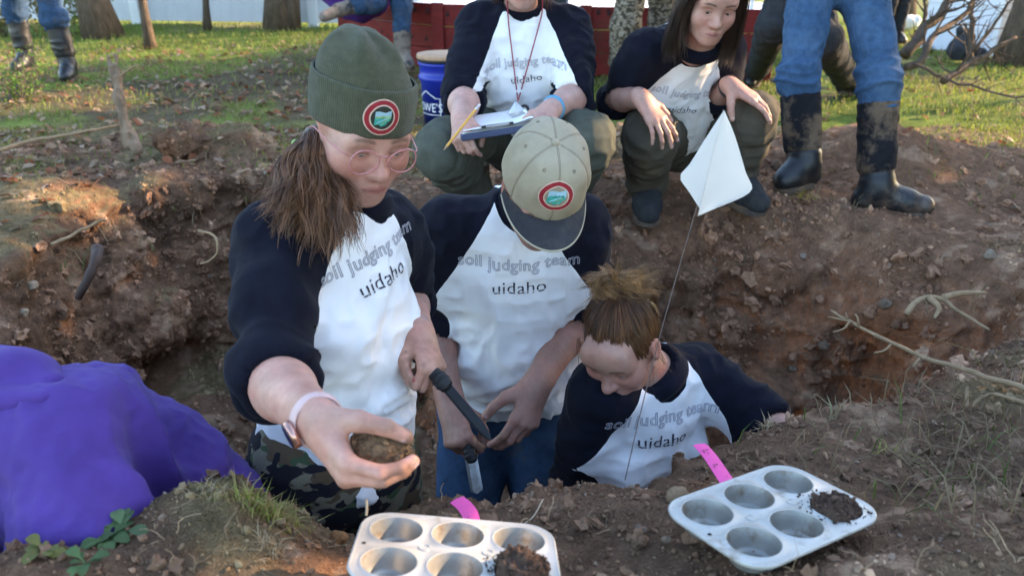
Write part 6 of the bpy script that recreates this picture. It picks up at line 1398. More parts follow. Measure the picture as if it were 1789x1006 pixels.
# ---- pale fence at the back left and white shed at the right
VINYL = material('pale_vinyl', (0.60, 0.61, 0.63), 0.7, 0.05, 5, spec=0.3); WPOST = material('white_vinyl', (0.78, 0.78, 0.78), 0.6, 0.04, 5)
f0, f1 = G(150, 41, 0), G(600, 47, 0); fence = empty('vinyl_fence', lerp(f0, f1, 0.5), 'tall pale vinyl privacy fence across the back of the lawn', 'fence'); d = nrm(f1 - f0); n = V(d[1], -d[0], 0); Lf = np.linalg.norm(f1 - f0); f0 = f0 - d * 3.5; Lf += 3.5
k = 0; x = 0.0
while x < Lf + 1.5:
    m = MB(); m.box(f0 + d * (x + 0.075) + V(0, 0, 0.92) - n * 0.03, (0.0748, 0.012, 0.88), np.array([d, n, V(0, 0, 1)]), bev=0.003); m.build('slat', VINYL, fence, False); x += 0.15; k += 1
for x in np.arange(0.0, Lf + 1.6, 2.4) + (np.linalg.norm(G(552, 46, 0) - f0) % 2.4):
    m = MB(); m.box(f0 + d * x + V(0, 0, 0.95) + n * 0.03, (0.06, 0.045, 0.97), np.array([d, n, V(0, 0, 1)]), bev=0.005); m.build('post', WPOST, fence, False)
c0, cL, cR = G(1738, 101, 0), G(1607, 84, 0), G(1738, 101, 0) + V(2.2, 1.6, 0); shed = empty('shed', c0, 'white clapboard shed wall behind the bare branches', 'shed')
SHEDW = material('white_siding', (0.70, 0.72, 0.78), 0.7, 0.05, 3, spec=0.3); cL = c0 + nrm(cL - c0) * np.linalg.norm(cL - c0)
for a, b in ((cL, c0), (c0, cR)):
    d = nrm(b - a); n = V(d[1], -d[0], 0); L = np.linalg.norm(b - a)
    for i in range(11): m = MB(); m.box(lerp(a, b, 0.5) + V(0, 0, 0.11 + i * 0.22) - n * 0.012, (L / 2, 0.010, 0.1095), np.array([d, nrm(n + V(0, 0, 0.06)), nrm(V(0, 0, 1) - 0.06 * n)]), bev=0.0); m.build('siding_board', SHEDW, shed, False)
d = nrm(c0 - cL); m = MB(); m.box(c0 + V(0, 0, 1.22) , (0.045, 0.045, 1.22), None, bev=0.004); m.build('corner_board', WPOST, shed, False)
m = MB(); ce = (cL + cR) / 2; m.add(np.array([cL + V(-0.3, -0.3, 2.42), c0 + V(0, -0.4, 2.42), cR + V(0.3, -0.2, 2.42), cR + V(-1.4, 1.2, 3.2), cL + V(0.4, 1.4, 3.2)]), np.array([[0, 1, 2], [0, 2, 3], [0, 3, 4]])); m.build('roof', material('grey_roof', (0.12, 0.12, 0.12), 0.9), shed, False)

# ---- trees
BARK = material('grey_brown_bark', (0.115, 0.085, 0.062), 0.95, 0.4, 22, 0.9, 30, stretch=(1, 1, 0.25), bdist=0.03, spec=0.15); TWIG = material('grey_twig', (0.125, 0.098, 0.078), 0.9, 0.3, 30, spec=0.2)
def branch(mb, p, d, L, r, depth, rg, spread=0.7, n=8, curl=0.25, up=0.05):
    pts = [np.array(p)]; d = nrm(d)
    for k in range(n):
        d = nrm(d + rg.normal(size=3) * curl * 0.35 + V(0, 0, up)); pts.append(pts[-1] + d * L / n)
    pts = np.array(pts); rad = r * (1 - 0.72 * np.linspace(0, 1, n + 1)); mb.tube(pts, rad, 8 if r > 0.02 else 5 if r > 0.006 else 4)
    if depth:
        for k in range(rg.integers(3, 6)):
            i = rg.integers(2, n); q = rg.normal(size=3); dd = nrm(pts[i] - pts[i - 1]); q = nrm(q - dd * q.dot(dd)); branch(mb, pts[i], dd + q * spread * (0.6 + 0.8 * rg.random()), L * (0.35 + 0.3 * rg.random()), rad[i] * 0.55, depth - 1, rg, spread, max(4, n - 2), curl, up)
    return pts
def leaf_cards(pts, cols, size, rg):
    n = len(pts); q = rg.normal(size=(n, 3)); q /= np.linalg.norm(q, axis=1)[:, None]; r = np.cross(q, rg.normal(size=(n, 3))); r /= np.linalg.norm(r, axis=1)[:, None]; s = size * (0.6 + 0.8 * rg.random(n))[:, None]
    c = np.cross(q, r) * 0.55; v = np.stack([pts - r * s, pts - c * s + q * s * 0.15, pts + r * s, pts + c * s + q * s * 0.15], 1).reshape(-1, 3); k = np.arange(n)[:, None] * 4
    return v, [k + np.array([[0, 1, 2, 3]])], np.repeat(cols, 4, 0)
def tree(base, r, H, label, seed, lean=(0, 0), fork=False, group='trees round the lawn', lv=500, name='tree'):
    rg = np.random.default_rng(seed); root = empty(name, base, label, 'tree', group); hs = np.linspace(0, 1, 10)
    def trunk(off, r, l2, H):
        pts = np.array([base + V(l2[0] * h * H + 0.25 * r * math.sin(h * 9 + seed), l2[1] * h * H + 0.25 * r * math.cos(h * 7 + seed), h * H - 0.05) + off for h in hs]); rad = r * (1 + 0.55 * np.exp(-hs * H / (2.2 * r))) * (1 - 0.45 * hs)
        m = MB(); m.tube(pts, rad, 18); v = np.concatenate(m.v); c = pts[np.abs(v[:, None, 2] - pts[None, :, 2]).argmin(1)]; dv = v - c; dv[:, 2] = 0
        m.v = [v + dv * (0.10 * ridge(v * np.array([9 / max(r * 8, .3)] * 2 + [1.2]), 1.0))[:, None]]; return m.build('trunk', BARK, root), pts, rad
    o, pts, rad = trunk(V(0, 0, 0), r, lean, H); tops = [(o, pts, rad)]
    if fork: tops.append(trunk(V(r * 1.15, 0.0, 0), r * 0.6, (lean[0] + 0.10, lean[1]), H * 0.9))
    m = MB(); tips = []
    for _, p, ra in tops:
        for k in range(7):
            i = rg.integers(5, 10); a = rg.random() * 6.28; tips.append(branch(m, p[i], V(math.cos(a), math.sin(a), 0.7), H * 0.35, ra[i] * 0.45, 2, rg))
    m.build('limbs', BARK, root)
    tp = np.concatenate([t[3:] for t in tips]); P = tp[rg.integers(0, len(tp), lv)] + rg.normal(size=(lv, 3)) * H * 0.07
    v, f, c = leaf_cards(P, np.array([(0.11, 0.13, 0.035)]) * (0.6 + 0.8 * rg.random((lv, 1))), 0.05, rg); tag(mesh_obj('crown', v, f, LEAF, root, False, {'Col': c}), kind='stuff'); return root
tree(G(182, 62, 0), 0.15, 4.6, 'thick leaning tree trunk at far left beside a shrub', 3, (-0.06, 0.02))
tree(G(267, 86, 0), 0.042, 3.4, 'slim straight sapling standing on the leaf litter at left', 4, (-0.03, 0))
tree(G(363, 52, 0), 0.04, 3.0, 'thin crooked sapling in front of the pale fence', 5, (0.06, 0))
tree(G(487, 52, 0), 0.13, 4.8, 'forked grey tree trunk in front of the pale fence', 6, (0.0, 0), True)
tree(G(1772, 112, 0), 0.15, 4.6, 'tree trunk at the right edge beside the white shed', 8, (0.05, 0))
tree(G(1578, 52, -0.1), 0.10, 4.0, 'brown trunk in the distance behind the light blue jeans', 9, (-0.02, 0))
# a row of unseen evergreens, added on the right, keeps the low sun off the pit
EVG = LEAF
gaps = [(4.58, 2.52, 0.30), (5.15, 2.98, 0.20), (5.85, 3.02, 0.22), (2.95, 2.72, 0.16), (4.95, 3.25, 0.15), (4.2, 2.2, 0.16), (6.6, 2.6, 0.3)]
for k, y0 in enumerate(np.arange(-2.0, 8.8, 1.22)):
    rg = np.random.default_rng(60 + k); b = V(6.9 + 0.25 * rg.normal(), y0, 0); root = empty('evergreen', b, ['nearest', 'second nearest', 'third nearest', 'fourth nearest', 'fifth nearest', 'fourth farthest', 'third farthest', 'second farthest', 'farthest'][k] + ' evergreen added out of view at right to shade the pit', 'tree', 'added evergreens shading the pit'); H = 4.3 + 0.7 * rg.random()
    m = MB(); m.tube(np.array([b + V(0, 0, h) for h in np.linspace(-0.05, H, 8)]), np.linspace(0.09, 0.02, 8), 8); m.build('trunk', BARK, root)
    n = 2600; h = rg.random(n) ** 0.85; a = rg.random(n) * 6.28; rr = (0.92 * (1 - 0.35 * h)) * np.sqrt(rg.random(n)) * (1 + 0.2 * np.sin(a * 3 + k)); P = b + np.stack([np.cos(a) * rr, np.sin(a) * rr, 0.2 + h * (H - 0.2)], 1)
    low_ = (P[:, 1] > 5.3) & (P[:, 1] < 9.8) & (P[:, 2] < 2.45 + 0.3 * np.sin(P[:, 1] * 5)); ok = ~low_
    # gaps cut in the foliage to let sun onto chosen spots
    tt = (P[:, 0] - 6.5)
    for gy_, gz_, gr in gaps: ok &= ((P[:, 1] - (gy_ + tt * 0.325)) ** 2 + (P[:, 2] - (gz_ + tt * 0.362)) ** 2) > gr ** 2 * (0.7 + 0.6 * rg.random(n))
    P = P[ok]; v, f, c = leaf_cards(P, np.array([(0.045, 0.07, 0.025)]) * (0.6 + 0.8 * rg.random((len(P), 1))), 0.13, rg); tag(mesh_obj('crown', v, f, EVG, root, False, {'Col': c}), kind='stuff')
def shrub(px, py, z, sz, n, label, seed, col, stems=9, h=0.6, lsz=0.03):
    c = G(px, py, z); rg = np.random.default_rng(seed); root = empty('shrub', c, label, 'shrub', 'shrubs and weeds at the left'); m = MB(); tp = []
    for k in range(stems): tp.append(branch(m, c + V(rg.normal() * 0.04, rg.normal() * 0.04, -0.02), V(rg.normal() * 0.45, rg.normal() * 0.45, 1), h * (0.7 + 0.5 * rg.random()), 0.007, 1, rg, 0.8, 6))
    m.build('stems', TWIG, root); tp = np.concatenate([t[1:] for t in tp]); P = tp[rg.integers(0, len(tp), n)] + rg.normal(size=(n, 3)) * sz
    v, f, cc = leaf_cards(P, np.array([col]) * (0.6 + 0.8 * rg.random((n, 1))), lsz, rg); tag(mesh_obj('leaves', v, f, LEAF, root, False, {'Col': cc}), kind='stuff')
shrub(165, 58, 0, 0.10, 420, 'yellow green leafy shrub at the foot of the leaning trunk', 31, (0.17, 0.20, 0.05), 10, 0.75, 0.035)
shrub(95, 60, 0, 0.10, 300, 'sparse ochre shrub behind the distant blue jeans', 32, (0.22, 0.17, 0.055), 9, 0.7, 0.03)
shrub(10, 62, 0, 0.12, 380, 'ochre shrub cut by the left edge behind the boots', 34, (0.20, 0.16, 0.05), 9, 0.8, 0.035)
shrub(38, 175, 0, 0.035, 420, 'low bright green weed in front of the distant boots', 33, (0.115, 0.20, 0.035), 14, 0.28, 0.014)
# ---- fallen limbs at the right
def limb(p, q, r, label, seed, depth=2, sag=0.0, spread=0.9):
    rg = np.random.default_rng(seed); m = MB(); p, q = np.asarray(p), np.asarray(q); L = np.linalg.norm(q - p); n = 10
    pts = np.array([lerp(p, q, t) + V(0, 0, -sag * math.sin(math.pi * t)) + rg.normal(size=3) * 0.016 * L * (0 < t < 1) for t in np.linspace(0, 1, n)]); rad = r * (1 - 0.5 * np.linspace(0, 1, n)); m.tube(smooth_path(pts, 26), np.interp(np.linspace(0, 1, 26), np.linspace(0, 1, n), rad), 9)
    for k in range(9):
        i = rg.integers(1, n); d = nrm(q - p); e = rg.normal(size=3); e = nrm(e - d * e.dot(d)); branch(m, pts[i], d * 0.8 + e * spread, L * (0.22 + 0.25 * rg.random()), rad[i] * 0.42, depth - 1, rg, 0.8, 6, 0.3, 0.02)
    return tag(m.build('fallen_branch', BARK, None, True, attrs=False), label, 'branch', 'fallen branches on the right lawn')
limb(W(1578, 98, 5.2), W(1690, -40, 5.3), 0.038, 'thickest bare limb rising beside the light blue jeans', 41)
limb(W(1582, 118, 5.0), W(1735, -25, 5.4), 0.024, 'long bare limb slanting up across the white shed', 42)
limb(W(1700, 92, 5.6), W(1790, -30, 5.6), 0.014, 'thin bare branch slanting up near the right trunk', 43, 1)
limb(W(1648, 142, 5.0), W(1775, 66, 5.3), 0.024, 'low bare branch leaning towards the right trunk', 44)
limb(W(1595, 112, 4.8), W(1795, 168, 4.4), 0.010, 'thin bare branch lying low over the sunny grass', 45, 1, 0.03)
limb(W(1612, 100, 5.7), W(1618, -40, 5.7), 0.014, 'thin upright stem left of the dark sack', 46, 1, 0, 0.6)
limb(W(1697, 106, 5.8), W(1702, -40, 5.8), 0.024, 'upright bare stem right of the dark sack', 47, 1, 0, 0.6)
limb(W(1345, 140, 4.1), W(1420, 165, 4.0), 0.006, 'thin twig lying by the squatting person at the mound', 48, 2, 0, 1.2)
limb(W(1475, 95, 4.9), W(1395, 62, 5.0), 0.009, 'bare twig between the legs of the light blue jeans', 49, 2, 0, 1.2)
SACK = material('dark_cloth', (0.035, 0.036, 0.042), 0.9, 0.3, 20, 0.4, 60); S = Sdf(); c = G(1676, 106, 0.02)
S.cap(c + V(-0.02, 0, 0.10), c + V(0.02, 0, 0.20), 0.10, 0.07, 0.05); S.cap(c + V(0.08, 0, 0.05), c + V(0.20, 0.03, 0.06), 0.06, 0.045, 0.05); S.cap(c + V(0.02, 0.03, 0.2), c + V(-0.05, 0, 0.26), 0.04, 0.03, 0.03)
Vx, F = S.mesh(0.014); tag(mesh_obj('sack', Vx + vnormals(Vx, F) * (0.01 * ridge(Vx, 14))[:, None], F, SACK), 'slumped dark grey sack on the lawn among bare branches', 'sack')
S = Sdf(); c = G(1586, 50, 0.03); S.cap(c + V(-0.14, 0, 0.06), c + V(0.06, 0, 0.07), 0.085, 0.075, 0.03); Vx, F = S.mesh(0.014); tag(mesh_obj('bag', Vx + vnormals(Vx, F) * (0.012 * ridge(Vx, 12))[:, None], F, WHITE), 'rounded white bag lying on the far lawn', 'bag')

# ---- person in the hammock by the red wall
RIP = material('red_ripstop', (0.52, 0.045, 0.03), 0.6, 0.1, 6, 0.2, 40, spec=0.3); RIPP = material('purple_ripstop', (0.085, 0.03, 0.24), 0.6, 0.15, 6, 0.2, 40, spec=0.3)
hx0, hx1 = W(505, -95, 6.5), W(735, -95, 6.5); ha = empty('hammock', W(620, 30, 6.5), 'red and purple hammock slung in front of the red planks', 'hammock')
for nm, mat_, u0, u1 in (('sling', RIP, 0.0, 0.52), ('edge_panel', RIPP, 0.52, 1.0)):
    g = []
    for v_ in np.linspace(0, 1, 24):
        row = []
        for u in np.linspace(u0, u1, 9):
            c = lerp(hx0, hx1, v_); s_ = math.sin(math.pi * v_) ** 0.8; row.append(c + V(0, (0.5 - u) * 0.5 * s_, -0.60 * s_ * (1 - 0.35 * (2 * u - 1) ** 2) + 0.01 * math.sin(v_ * 40 + u * 5)))
        g.append(row)
    g = np.array(g); m = MB(); m.grid(g); m.grid((g + V(0, 0.004, 0.003))[:, ::-1]); m.build(nm, mat_, ha)
hp = W(655, -40, 6.45); aR = onground(W(706, 108, 6.55)); aR = W(704, 104, 6.52); aL = W(592, 18, 6.2)
hpr = empty('person', aR * V(1, 1, 0), 'person lounging in the hammock with one muddy boot on the ground', 'person', 'people standing and sitting round the pit')
T = Torso(hp + V(0.17, 0.15, 0.5), hp + V(-0.17, 0.15, 0.5), hp + V(0.09, 0, 0.02), hp + V(-0.09, 0, 0.02)); kR, kL = W(700, -20, 6.35), W(655, 2, 6.3)
LS = legs_sdf(T, kR, kL, lerp(aR, kR, 0.38), lerp(aL, kL, 0.35), (0.09, 0.085, 0.075, 0.07), waist=0.06); build_legs(hpr, LS, T, kR, kL, lerp(aR, kR, 0.38), lerp(aL, kL, 0.35), 0.011, DJEANS, 0.010, 4, 'jeans')
MUDB = material('mud_caked_rubber', (0.19, 0.15, 0.12), 0.9, 0.3, 14, 0.4, 60, dirt=((0.03, 0.03, 0.035), 8, 0.52, 0.62))
boot(hpr, aR, aR + V(0.09, -0.15, -0.075), lerp(aR, kR, 0.42), 0.068, MUDB, MUDB)
bS = Sdf(); bS.cap(aL, lerp(aL, kL, 0.42), 0.05, 0.062, 0.02); bS.cap(aL, W(566, 30, 6.1), 0.05, 0.04, 0.02); Vx, F = bS.mesh(0.01); mesh_obj('boot', Vx, F, MUDB, hpr)
frh = Fr(hp + V(0, 0.2, 0.78), V(0.1, -1, -0.1), V(0, 0, 1)); S = Sdf(); add_head(S, frh); core(S, T, hp + V(0, 0.15, 0.58), frh)
for sh_, sg in ((T.shR, 1), (T.shL, -1)): el_ = sh_ + V(sg * 0.06, -0.05, -0.27); wr_ = el_ + V(-sg * 0.05, -0.2, -0.05); arm(S, sh_, el_, wr_); add_hand(S, wr_, V(0, -1, -0.2), V(0, 0, 1), sg > 0)
body_mesh(hpr, S, 0.008, V(0.42, 0.23, 0.18), frh)
SS = shirt_sdf(T, T.shR + V(0.06, -0.05, -0.27), T.shL + V(-0.06, -0.05, -0.27), T.shR + V(0.01, -0.2, -0.31), T.shL + V(-0.01, -0.2, -0.31), (hp + V(0, 0.15, 0.58), frh.o), 1.05); Vx, F = build_shirt(hpr, T, SS, 0.013, T.shR + V(0.06, -0.05, -0.27), T.shL + V(-0.06, -0.05, -0.27), style='plain'); mesh_obj('sweater', Vx, F, DARKC, hpr)
# ------------------------------------------------------------------ things round the pit
# ---- muffin tins
TINM = material('old_tin', (0.44, 0.43, 0.40), 0.5, 0.10, 14, 0.3, 120, metal=0.45, spec=0.4, bdist=0.001, dirt=((0.22, 0.165, 0.11), 16, 0.57, 0.74), base2=(0.54, 0.53, 0.50))
CUPM = material('stained_tin', (0.34, 0.33, 0.30), 0.42, 0.2, 22, 0.3, 140, metal=0.55, spec=0.4, bdist=0.001, dirt=((0.20, 0.125, 0.07), 20, 0.52, 0.70))
EARTH = material('dark_moist_soil', (0.075, 0.047, 0.034), 0.97, 0.35, 60, 0.8, 130, spec=0.15, bdist=0.006)
CLAYC = material('brown_clay_soil', (0.19, 0.115, 0.062), 0.97, 0.3, 60, 0.8, 130, spec=0.15, bdist=0.006)
def crumbs_on(o_, Vw, N, n, r, col, seed):
    rg = np.random.default_rng(seed); k = rg.integers(0, len(Vw), n); rr = r * (rg.random(n) ** -0.4).clip(1, 4)
    tag(scatter_lumps('soil_crumbs', Vw[k] + N[k] * rr[:, None] * 0.5, rr, np.asarray(col) * (0.6 + 0.8 * rg.random((n, 1))), CRUMB, seed=seed, parent=o_), kind='stuff')
def tin(o, ex, ey, label, sc, fills):
    ex = nrm(ex); ez = nrm(np.cross(ex, ey)); ey = np.cross(ez, ex); A = np.array([ex, ey, ez]) * sc; w_ = lambda p: np.asarray(o) + np.asarray(p, float) @ A
    root = empty('muffin_tin', w_((0, 0, -0.034)), label, 'muffin tin', 'muffin tins on the bank')
    P = 0.0865; h = P / 2; hx, hy = 1.5 * P, P; ox, oy, cr = hx + 0.0055, hy + 0.0055, 0.042
    def rr_(q, g_):                                     # keeps points inside the rounded outline, g_ in from its edge
        q = np.array(q, float); cx_, cy_ = ox - cr, oy - cr; ax_, ay_ = np.abs(q[:, 0]) - cx_, np.abs(q[:, 1]) - cy_; r_ = np.hypot(np.maximum(ax_, 0), np.maximum(ay_, 0)); k_ = np.minimum(1, (cr - g_) / np.maximum(r_, 1e-9)); mk = (ax_ > 0) & (ay_ > 0)
        q[mk, 0] = np.sign(q[mk, 0]) * (cx_ + ax_[mk] * k_[mk]); q[mk, 1] = np.sign(q[mk, 1]) * (cy_ + ay_[mk] * k_[mk]); return q
    n = 48; th = (np.arange(n + 1)) * 2 * math.pi / n; m = MB()
    for i in (-1, 0, 1):
        for j in (-0.5, 0.5):
            cx, cy = i * P, j * P; c, s = np.cos(th), np.sin(th); k = h / np.maximum(np.abs(c), np.abs(s)); sq = rr_(np.stack([cx + c * k, cy + s * k, 0 * c], 1), 0.0022)
            rows = [np.stack([cx + c * r, cy + s * r, 0 * c + z], 1) for r, z in ((0.0392, 0.0), (0.0375, 0.0014), (0.0362, 0.0006))]; m.grid(w_(np.stack([sq] + rows).reshape(-1, 3)).reshape(4, n + 1, 3)[:, ::-1])
            cup = MB(); prof = [(0.0363, 0.0008), (0.0352, -0.003), (0.0325, -0.015), (0.0296, -0.027), (0.0272, -0.0305), (0.022, -0.0318), (0.010, -0.0320), (0.0005, -0.0320)]
            out = [(0.0005, -0.0328), (0.026, -0.0326), (0.0305, -0.028), (0.0333, -0.015), (0.0362, -0.002)]
            cup.grid(w_(np.stack([np.stack([cx + c * r, cy + s * r, 0 * c + z], 1) for r, z in prof + out]).reshape(-1, 3)).reshape(len(prof) + len(out), n + 1, 3)[:, ::-1]); cup.build('cup', CUPM, root)
    ang = np.linspace(0, 2 * math.pi, 129); ring = []; inn = []
    for a in ang:
        c, s = math.cos(a), math.sin(a); k = 1 / max(abs(c) / hx, abs(s) / hy); inn.append((c * k, s * k, 0))
        x, y = c * k * ox / hx, s * k * oy / hy; qx, qy = ox - cr, oy - cr
        if abs(x) > qx and abs(y) > qy:
            v = V(abs(x) - qx, abs(y) - qy); v = v / np.linalg.norm(v) * cr; x, y = math.copysign(qx + v[0], x), math.copysign(qy + v[1], y)
        ring.append((x, y, 0.0))
    inn, ring = rr_(np.array(inn), 0.0022), np.array(ring); m.grid(w_(np.stack([ring, inn]).reshape(-1, 3)).reshape(2, -1, 3)[:, ::-1]); dn = ring * V(1.0, 1.0, 1); m.grid(w_(np.stack([dn * V(1.012, 1.016, 1) - V(0, 0, 0.006), ring + V(0, 0, 0)]).reshape(-1, 3)).reshape(2, -1, 3)[:, ::-1])
    m.build('top_plate', TINM, root); m = MB(); m.tube(w_(ring * V(1.008, 1.01, 1) - V(0, 0, 0.0022)), 0.0028 * sc, 8, caps=False); m.build('rolled_rim', TINM, root)
    for x in (-h, h):
        m = MB(); t = np.linspace(0.5, 5.6, 24); m.tube(w_(np.stack([x + 0.0075 * np.cos(t), 0.0075 * np.sin(t), 0 * t + 0.0002], 1)), 0.0012 * sc, 6); m.build('embossed_mark', TINM, root)
    m = MB(); t = np.linspace(0, 2 * math.pi, 17); q = w_(np.stack([-1.5 * P + 0.004 + 0.003 * np.cos(t), 0.003 * np.sin(t), 0 * t + 0.0006], 1)); m.add(np.concatenate([q[:-1], [q[:-1].mean(0)]]), np.array([[k, (k + 1) % 16, 16] for k in range(16)])); m.build('hang_hole_shade', material('hole_shadow', (0.01, 0.01, 0.01), 0.9), root)  # flat dark disc stands for the shade inside the hanging hole
    for i, j, hgt, lab, nn in fills:
        cx, cy = i * P, j * P; S = Sdf(); rgf = np.random.default_rng(int(100 + i * 7 + j * 3)); S.cap(w_((cx, cy, -0.022)), w_((cx, cy, -0.0025 + 0.35 * hgt)), 0.024 * sc, 0.0335 * sc, 0.01, (np.asarray(ez), 0.45), None)
        for q in range(nn): a, r = rgf.random() * 6.28, 0.026 * math.sqrt(rgf.random()); S.cap(w_((cx + r * math.cos(a), cy + r * math.sin(a), -0.006)), w_((cx + r * math.cos(a) * 1.1, cy + r * math.sin(a), hgt * (1.1 - (r / 0.032) ** 2) * rgf.uniform(0.5, 1))), 0.009 * sc, 0.007 * sc, 0.007)
        Vx, F = S.mesh(0.0022); N = vnormals(Vx, F); w1, _ = worley(Vx, 95.0); w2, _ = worley(Vx + 1, 190.0); d = 0.0060 * (0.6 - w1) + 0.0032 * (0.6 - w2) + 0.003 * vnoise(Vx * 45); so_ = tag(mesh_obj('soil_sample', Vx + N * d[:, None], F, EARTH), lab, 'soil'); up_k = N @ ez > 0.1; crumbs_on(so_, (Vx + N * d[:, None])[up_k], N[up_k], 320, 0.0011, (0.085, 0.053, 0.038), 8)
        k = 130; a = rgf.random(k) * 6.28; r = 0.034 + 0.022 * rgf.random(k) ** 2.2; pp = w_(np.stack([cx + r * np.cos(a) - 0.004, cy + r * np.sin(a), np.full(k, 0.001)], 1)); loc = (pp - o) @ np.linalg.inv(A); okk = (np.abs(loc[:, 0]) < ox - 0.006) & (np.abs(loc[:, 1]) < oy - 0.006)
        for i2 in (-1, 0, 1):
            for j2 in (-0.5, 0.5): okk &= ((loc[:, 0] - i2 * P) ** 2 + (loc[:, 1] - j2 * P) ** 2) > 0.037 ** 2
        pp = pp[okk]; tag(scatter_lumps('soil_specks', pp, 0.0008 + 0.0018 * rgf.random(len(pp)) ** 3, np.tile(V(0.06, 0.04, 0.03), (len(pp), 1)), CRUMB, seed=9), kind='stuff')
    return root
n1_ = nrm(V(0.102, 0.224, 0.969)); e1_ = V(0.9944, 0.003, -0.105)
tin(W(798, 961, 1.0), e1_, np.cross(n1_, e1_), 'muffin tin nearest the bottom edge with a tall soil heap in one cup', 0.919, [(1, -0.5, 0.022, 'dark soil heap filling the front cup of the nearest muffin tin', 34)])
n2_ = nrm(V(0.017, 0.139, 0.990)); e1_ = V(0.848, 0.522, -0.088)
tin(W(1349, 890, 1.1), e1_, np.cross(n2_, e1_), 'muffin tin on the bank at right with one cup of dark soil', 0.947, [(1, -0.5, -0.002, 'dark soil level in the far right cup of the right muffin tin', 16)])
# ---- pink tapes
PINK = material('fluorescent_pink_tape', (0.85, 0.09, 0.36), 0.55, 0.06, 20, 0.1, 60, spec=0.4); TINK = material('black_marker', (0.015, 0.01, 0.015), 0.7)
def tape(pix, z, wd, label, marks=()):
    pts = smooth_path(np.array([W(x, y, d) for x, y, d in pix]), 24); n = len(pts); T = np.gradient(pts, axis=0); T /= np.linalg.norm(T, axis=1)[:, None]; s = nrm(np.cross(T[n // 2], V(0, -0.55, 0.8))); S_ = np.array([nrm(s - t * s.dot(t)) for t in T]); Nn = np.cross(S_, T)
    us = np.linspace(-1, 1, 7); g = np.array([[p + S_[i] * (u * wd) + Nn[i] * (0.0015 * (1 - u * u)) for u in us] for i, p in enumerate(pts)]); m = MB(); m.grid(g); m.grid((g - Nn[:, None] * 0.0004)[:, ::-1]); o = m.build('marking_tape', PINK, None); tag(o, label, 'tape', 'pink tapes over the pit edge')
    for t, u, l, a in marks:
        i = int(t * (n - 1)); sg = -1 if Nn[i] @ (CC - pts[i]) < 0 else 1; c = pts[i] + S_[i] * (u * wd) + Nn[i] * (0.0018 * sg + 0.0015 * (1 - u * u)); d = S_[i] * math.cos(a) + T[i] * math.sin(a); e = np.cross(d, Nn[i]) * 0.0010; m = MB(); m.add(np.array([c - d * l - e, c + d * l - e, c + d * l + e, c - d * l + e]), np.array([[0, 1, 2, 3]])); m.build('pen_mark', TINK, o, False)
    return o
def dep(px, py, z): return float((G(px, py, z) - CC) @ CF)
tape([(798, 872, 1.235), (812, 884, 1.195), (822, 900, 1.15), (826, 922, 1.105)], 0, 0.0115, 'short pink tape curling down to the nearest muffin tin', ((0.8, 0.5, 0.0012, 0.3), (0.75, 0.3, 0.0012, 1.2)))
tape([(1222, 776, 1.36), (1240, 796, 1.315), (1258, 822, 1.26), (1276, 850, 1.205)], 0, 0.0118, 'long pink tape with pen marks running up from the right muffin tin', ((0.22, -0.1, 0.003, 0.2), (0.22, 0.45, 0.0022, 0.1), (0.30, 0.5, 0.0025, 1.5), (0.33, 0.1, 0.0016, 0.8), (0.58, 0.0, 0.0022, 1.4), (0.60, 0.35, 0.0022, 0.5), (0.62, 0.5, 0.0016, 1.2), (0.85, -0.2, 0.001, 0.3)))
# ---- pin flag
wireM = material('rusty_wire', (0.14, 0.10, 0.085), 0.6, 0.3, 60, metal=0.5); FLAG = bpy.data.materials.new('white_flag_vinyl'); FLAG.use_nodes = True; n_ = FLAG.node_tree.nodes; l_ = FLAG.node_tree.links; pb = n_['Principled BSDF']; pb.inputs['Base Color'].default_value = (0.80, 0.77, 0.72, 1); pb.inputs['Roughness'].default_value = 0.5
tb = n_.new('ShaderNodeBsdfTranslucent'); tb.inputs[0].default_value = (0.85, 0.80, 0.74, 1); mx = n_.new('ShaderNodeMixShader'); mx.inputs[0].default_value = 0.5; l_.new(pb.outputs[0], mx.inputs[1]); l_.new(tb.outputs[0], mx.inputs[2]); l_.new(mx.outputs[0], n_['Material Output'].inputs[0])
wp = smooth_path(np.array([W(1092, 838, 1.36), W(1118, 725, 1.375), W(1152, 590, 1.385), W(1190, 455, 1.39), W(1222, 345, 1.39), W(1264, 192, 1.385)]), 40)
pf = empty('pin_flag', wp[0], 'white pin flag on a thin leaning wire in front of the far bank', 'flag'); m = MB(); m.tube(wp, 0.0009, 6); m.build('wire', wireM, pf)
top, bot = W(1264, 194, 1.384), W(1219, 377, 1.392); br_, br2 = W(1294, 270, 1.36), W(1313, 330, 1.345)
g = []
for t in np.linspace(0, 1, 18):
    p = lerp(top, bot, t); e = smooth_path(np.array([top + V(0.001, 0, 0), W(1284, 240, 1.372), W(1303, 300, 1.352), W(1313, 331, 1.345), W(1268, 357, 1.365), bot]), 60)[int(min(0.999, t * 0.90 + 0.0) * 59)] if t < 0.99 else bot
    g.append([lerp(p, e, u) + V(0, 0.008 * math.sin(u * 3.1) * math.sin(t * 3.1) , 0.002 * math.sin(u * 7 + t * 6)) for u in np.linspace(0, 1, 12)])
m = MB(); m.grid(np.array(g)); m.build('flag_sheet', FLAG, pf)
g = []; le = smooth_path(np.array([top, W(1232, 243, 1.375), W(1206, 285, 1.362), W(1188, 309, 1.355), W(1203, 334, 1.368), W(1221, 362, 1.388)]), 40)
for t in np.linspace(0, 1, 18): p = lerp(top, bot, t * 0.93); e = le[int(t * 39)]; g.append([lerp(p, e, u) + V(0, -0.006 * math.sin(u * 3.1) * math.sin(t * 3.1), 0) for u in np.linspace(0, 1, 10)])
m = MB(); m.grid(np.array(g)); m.build('flag_fold', FLAG, pf)
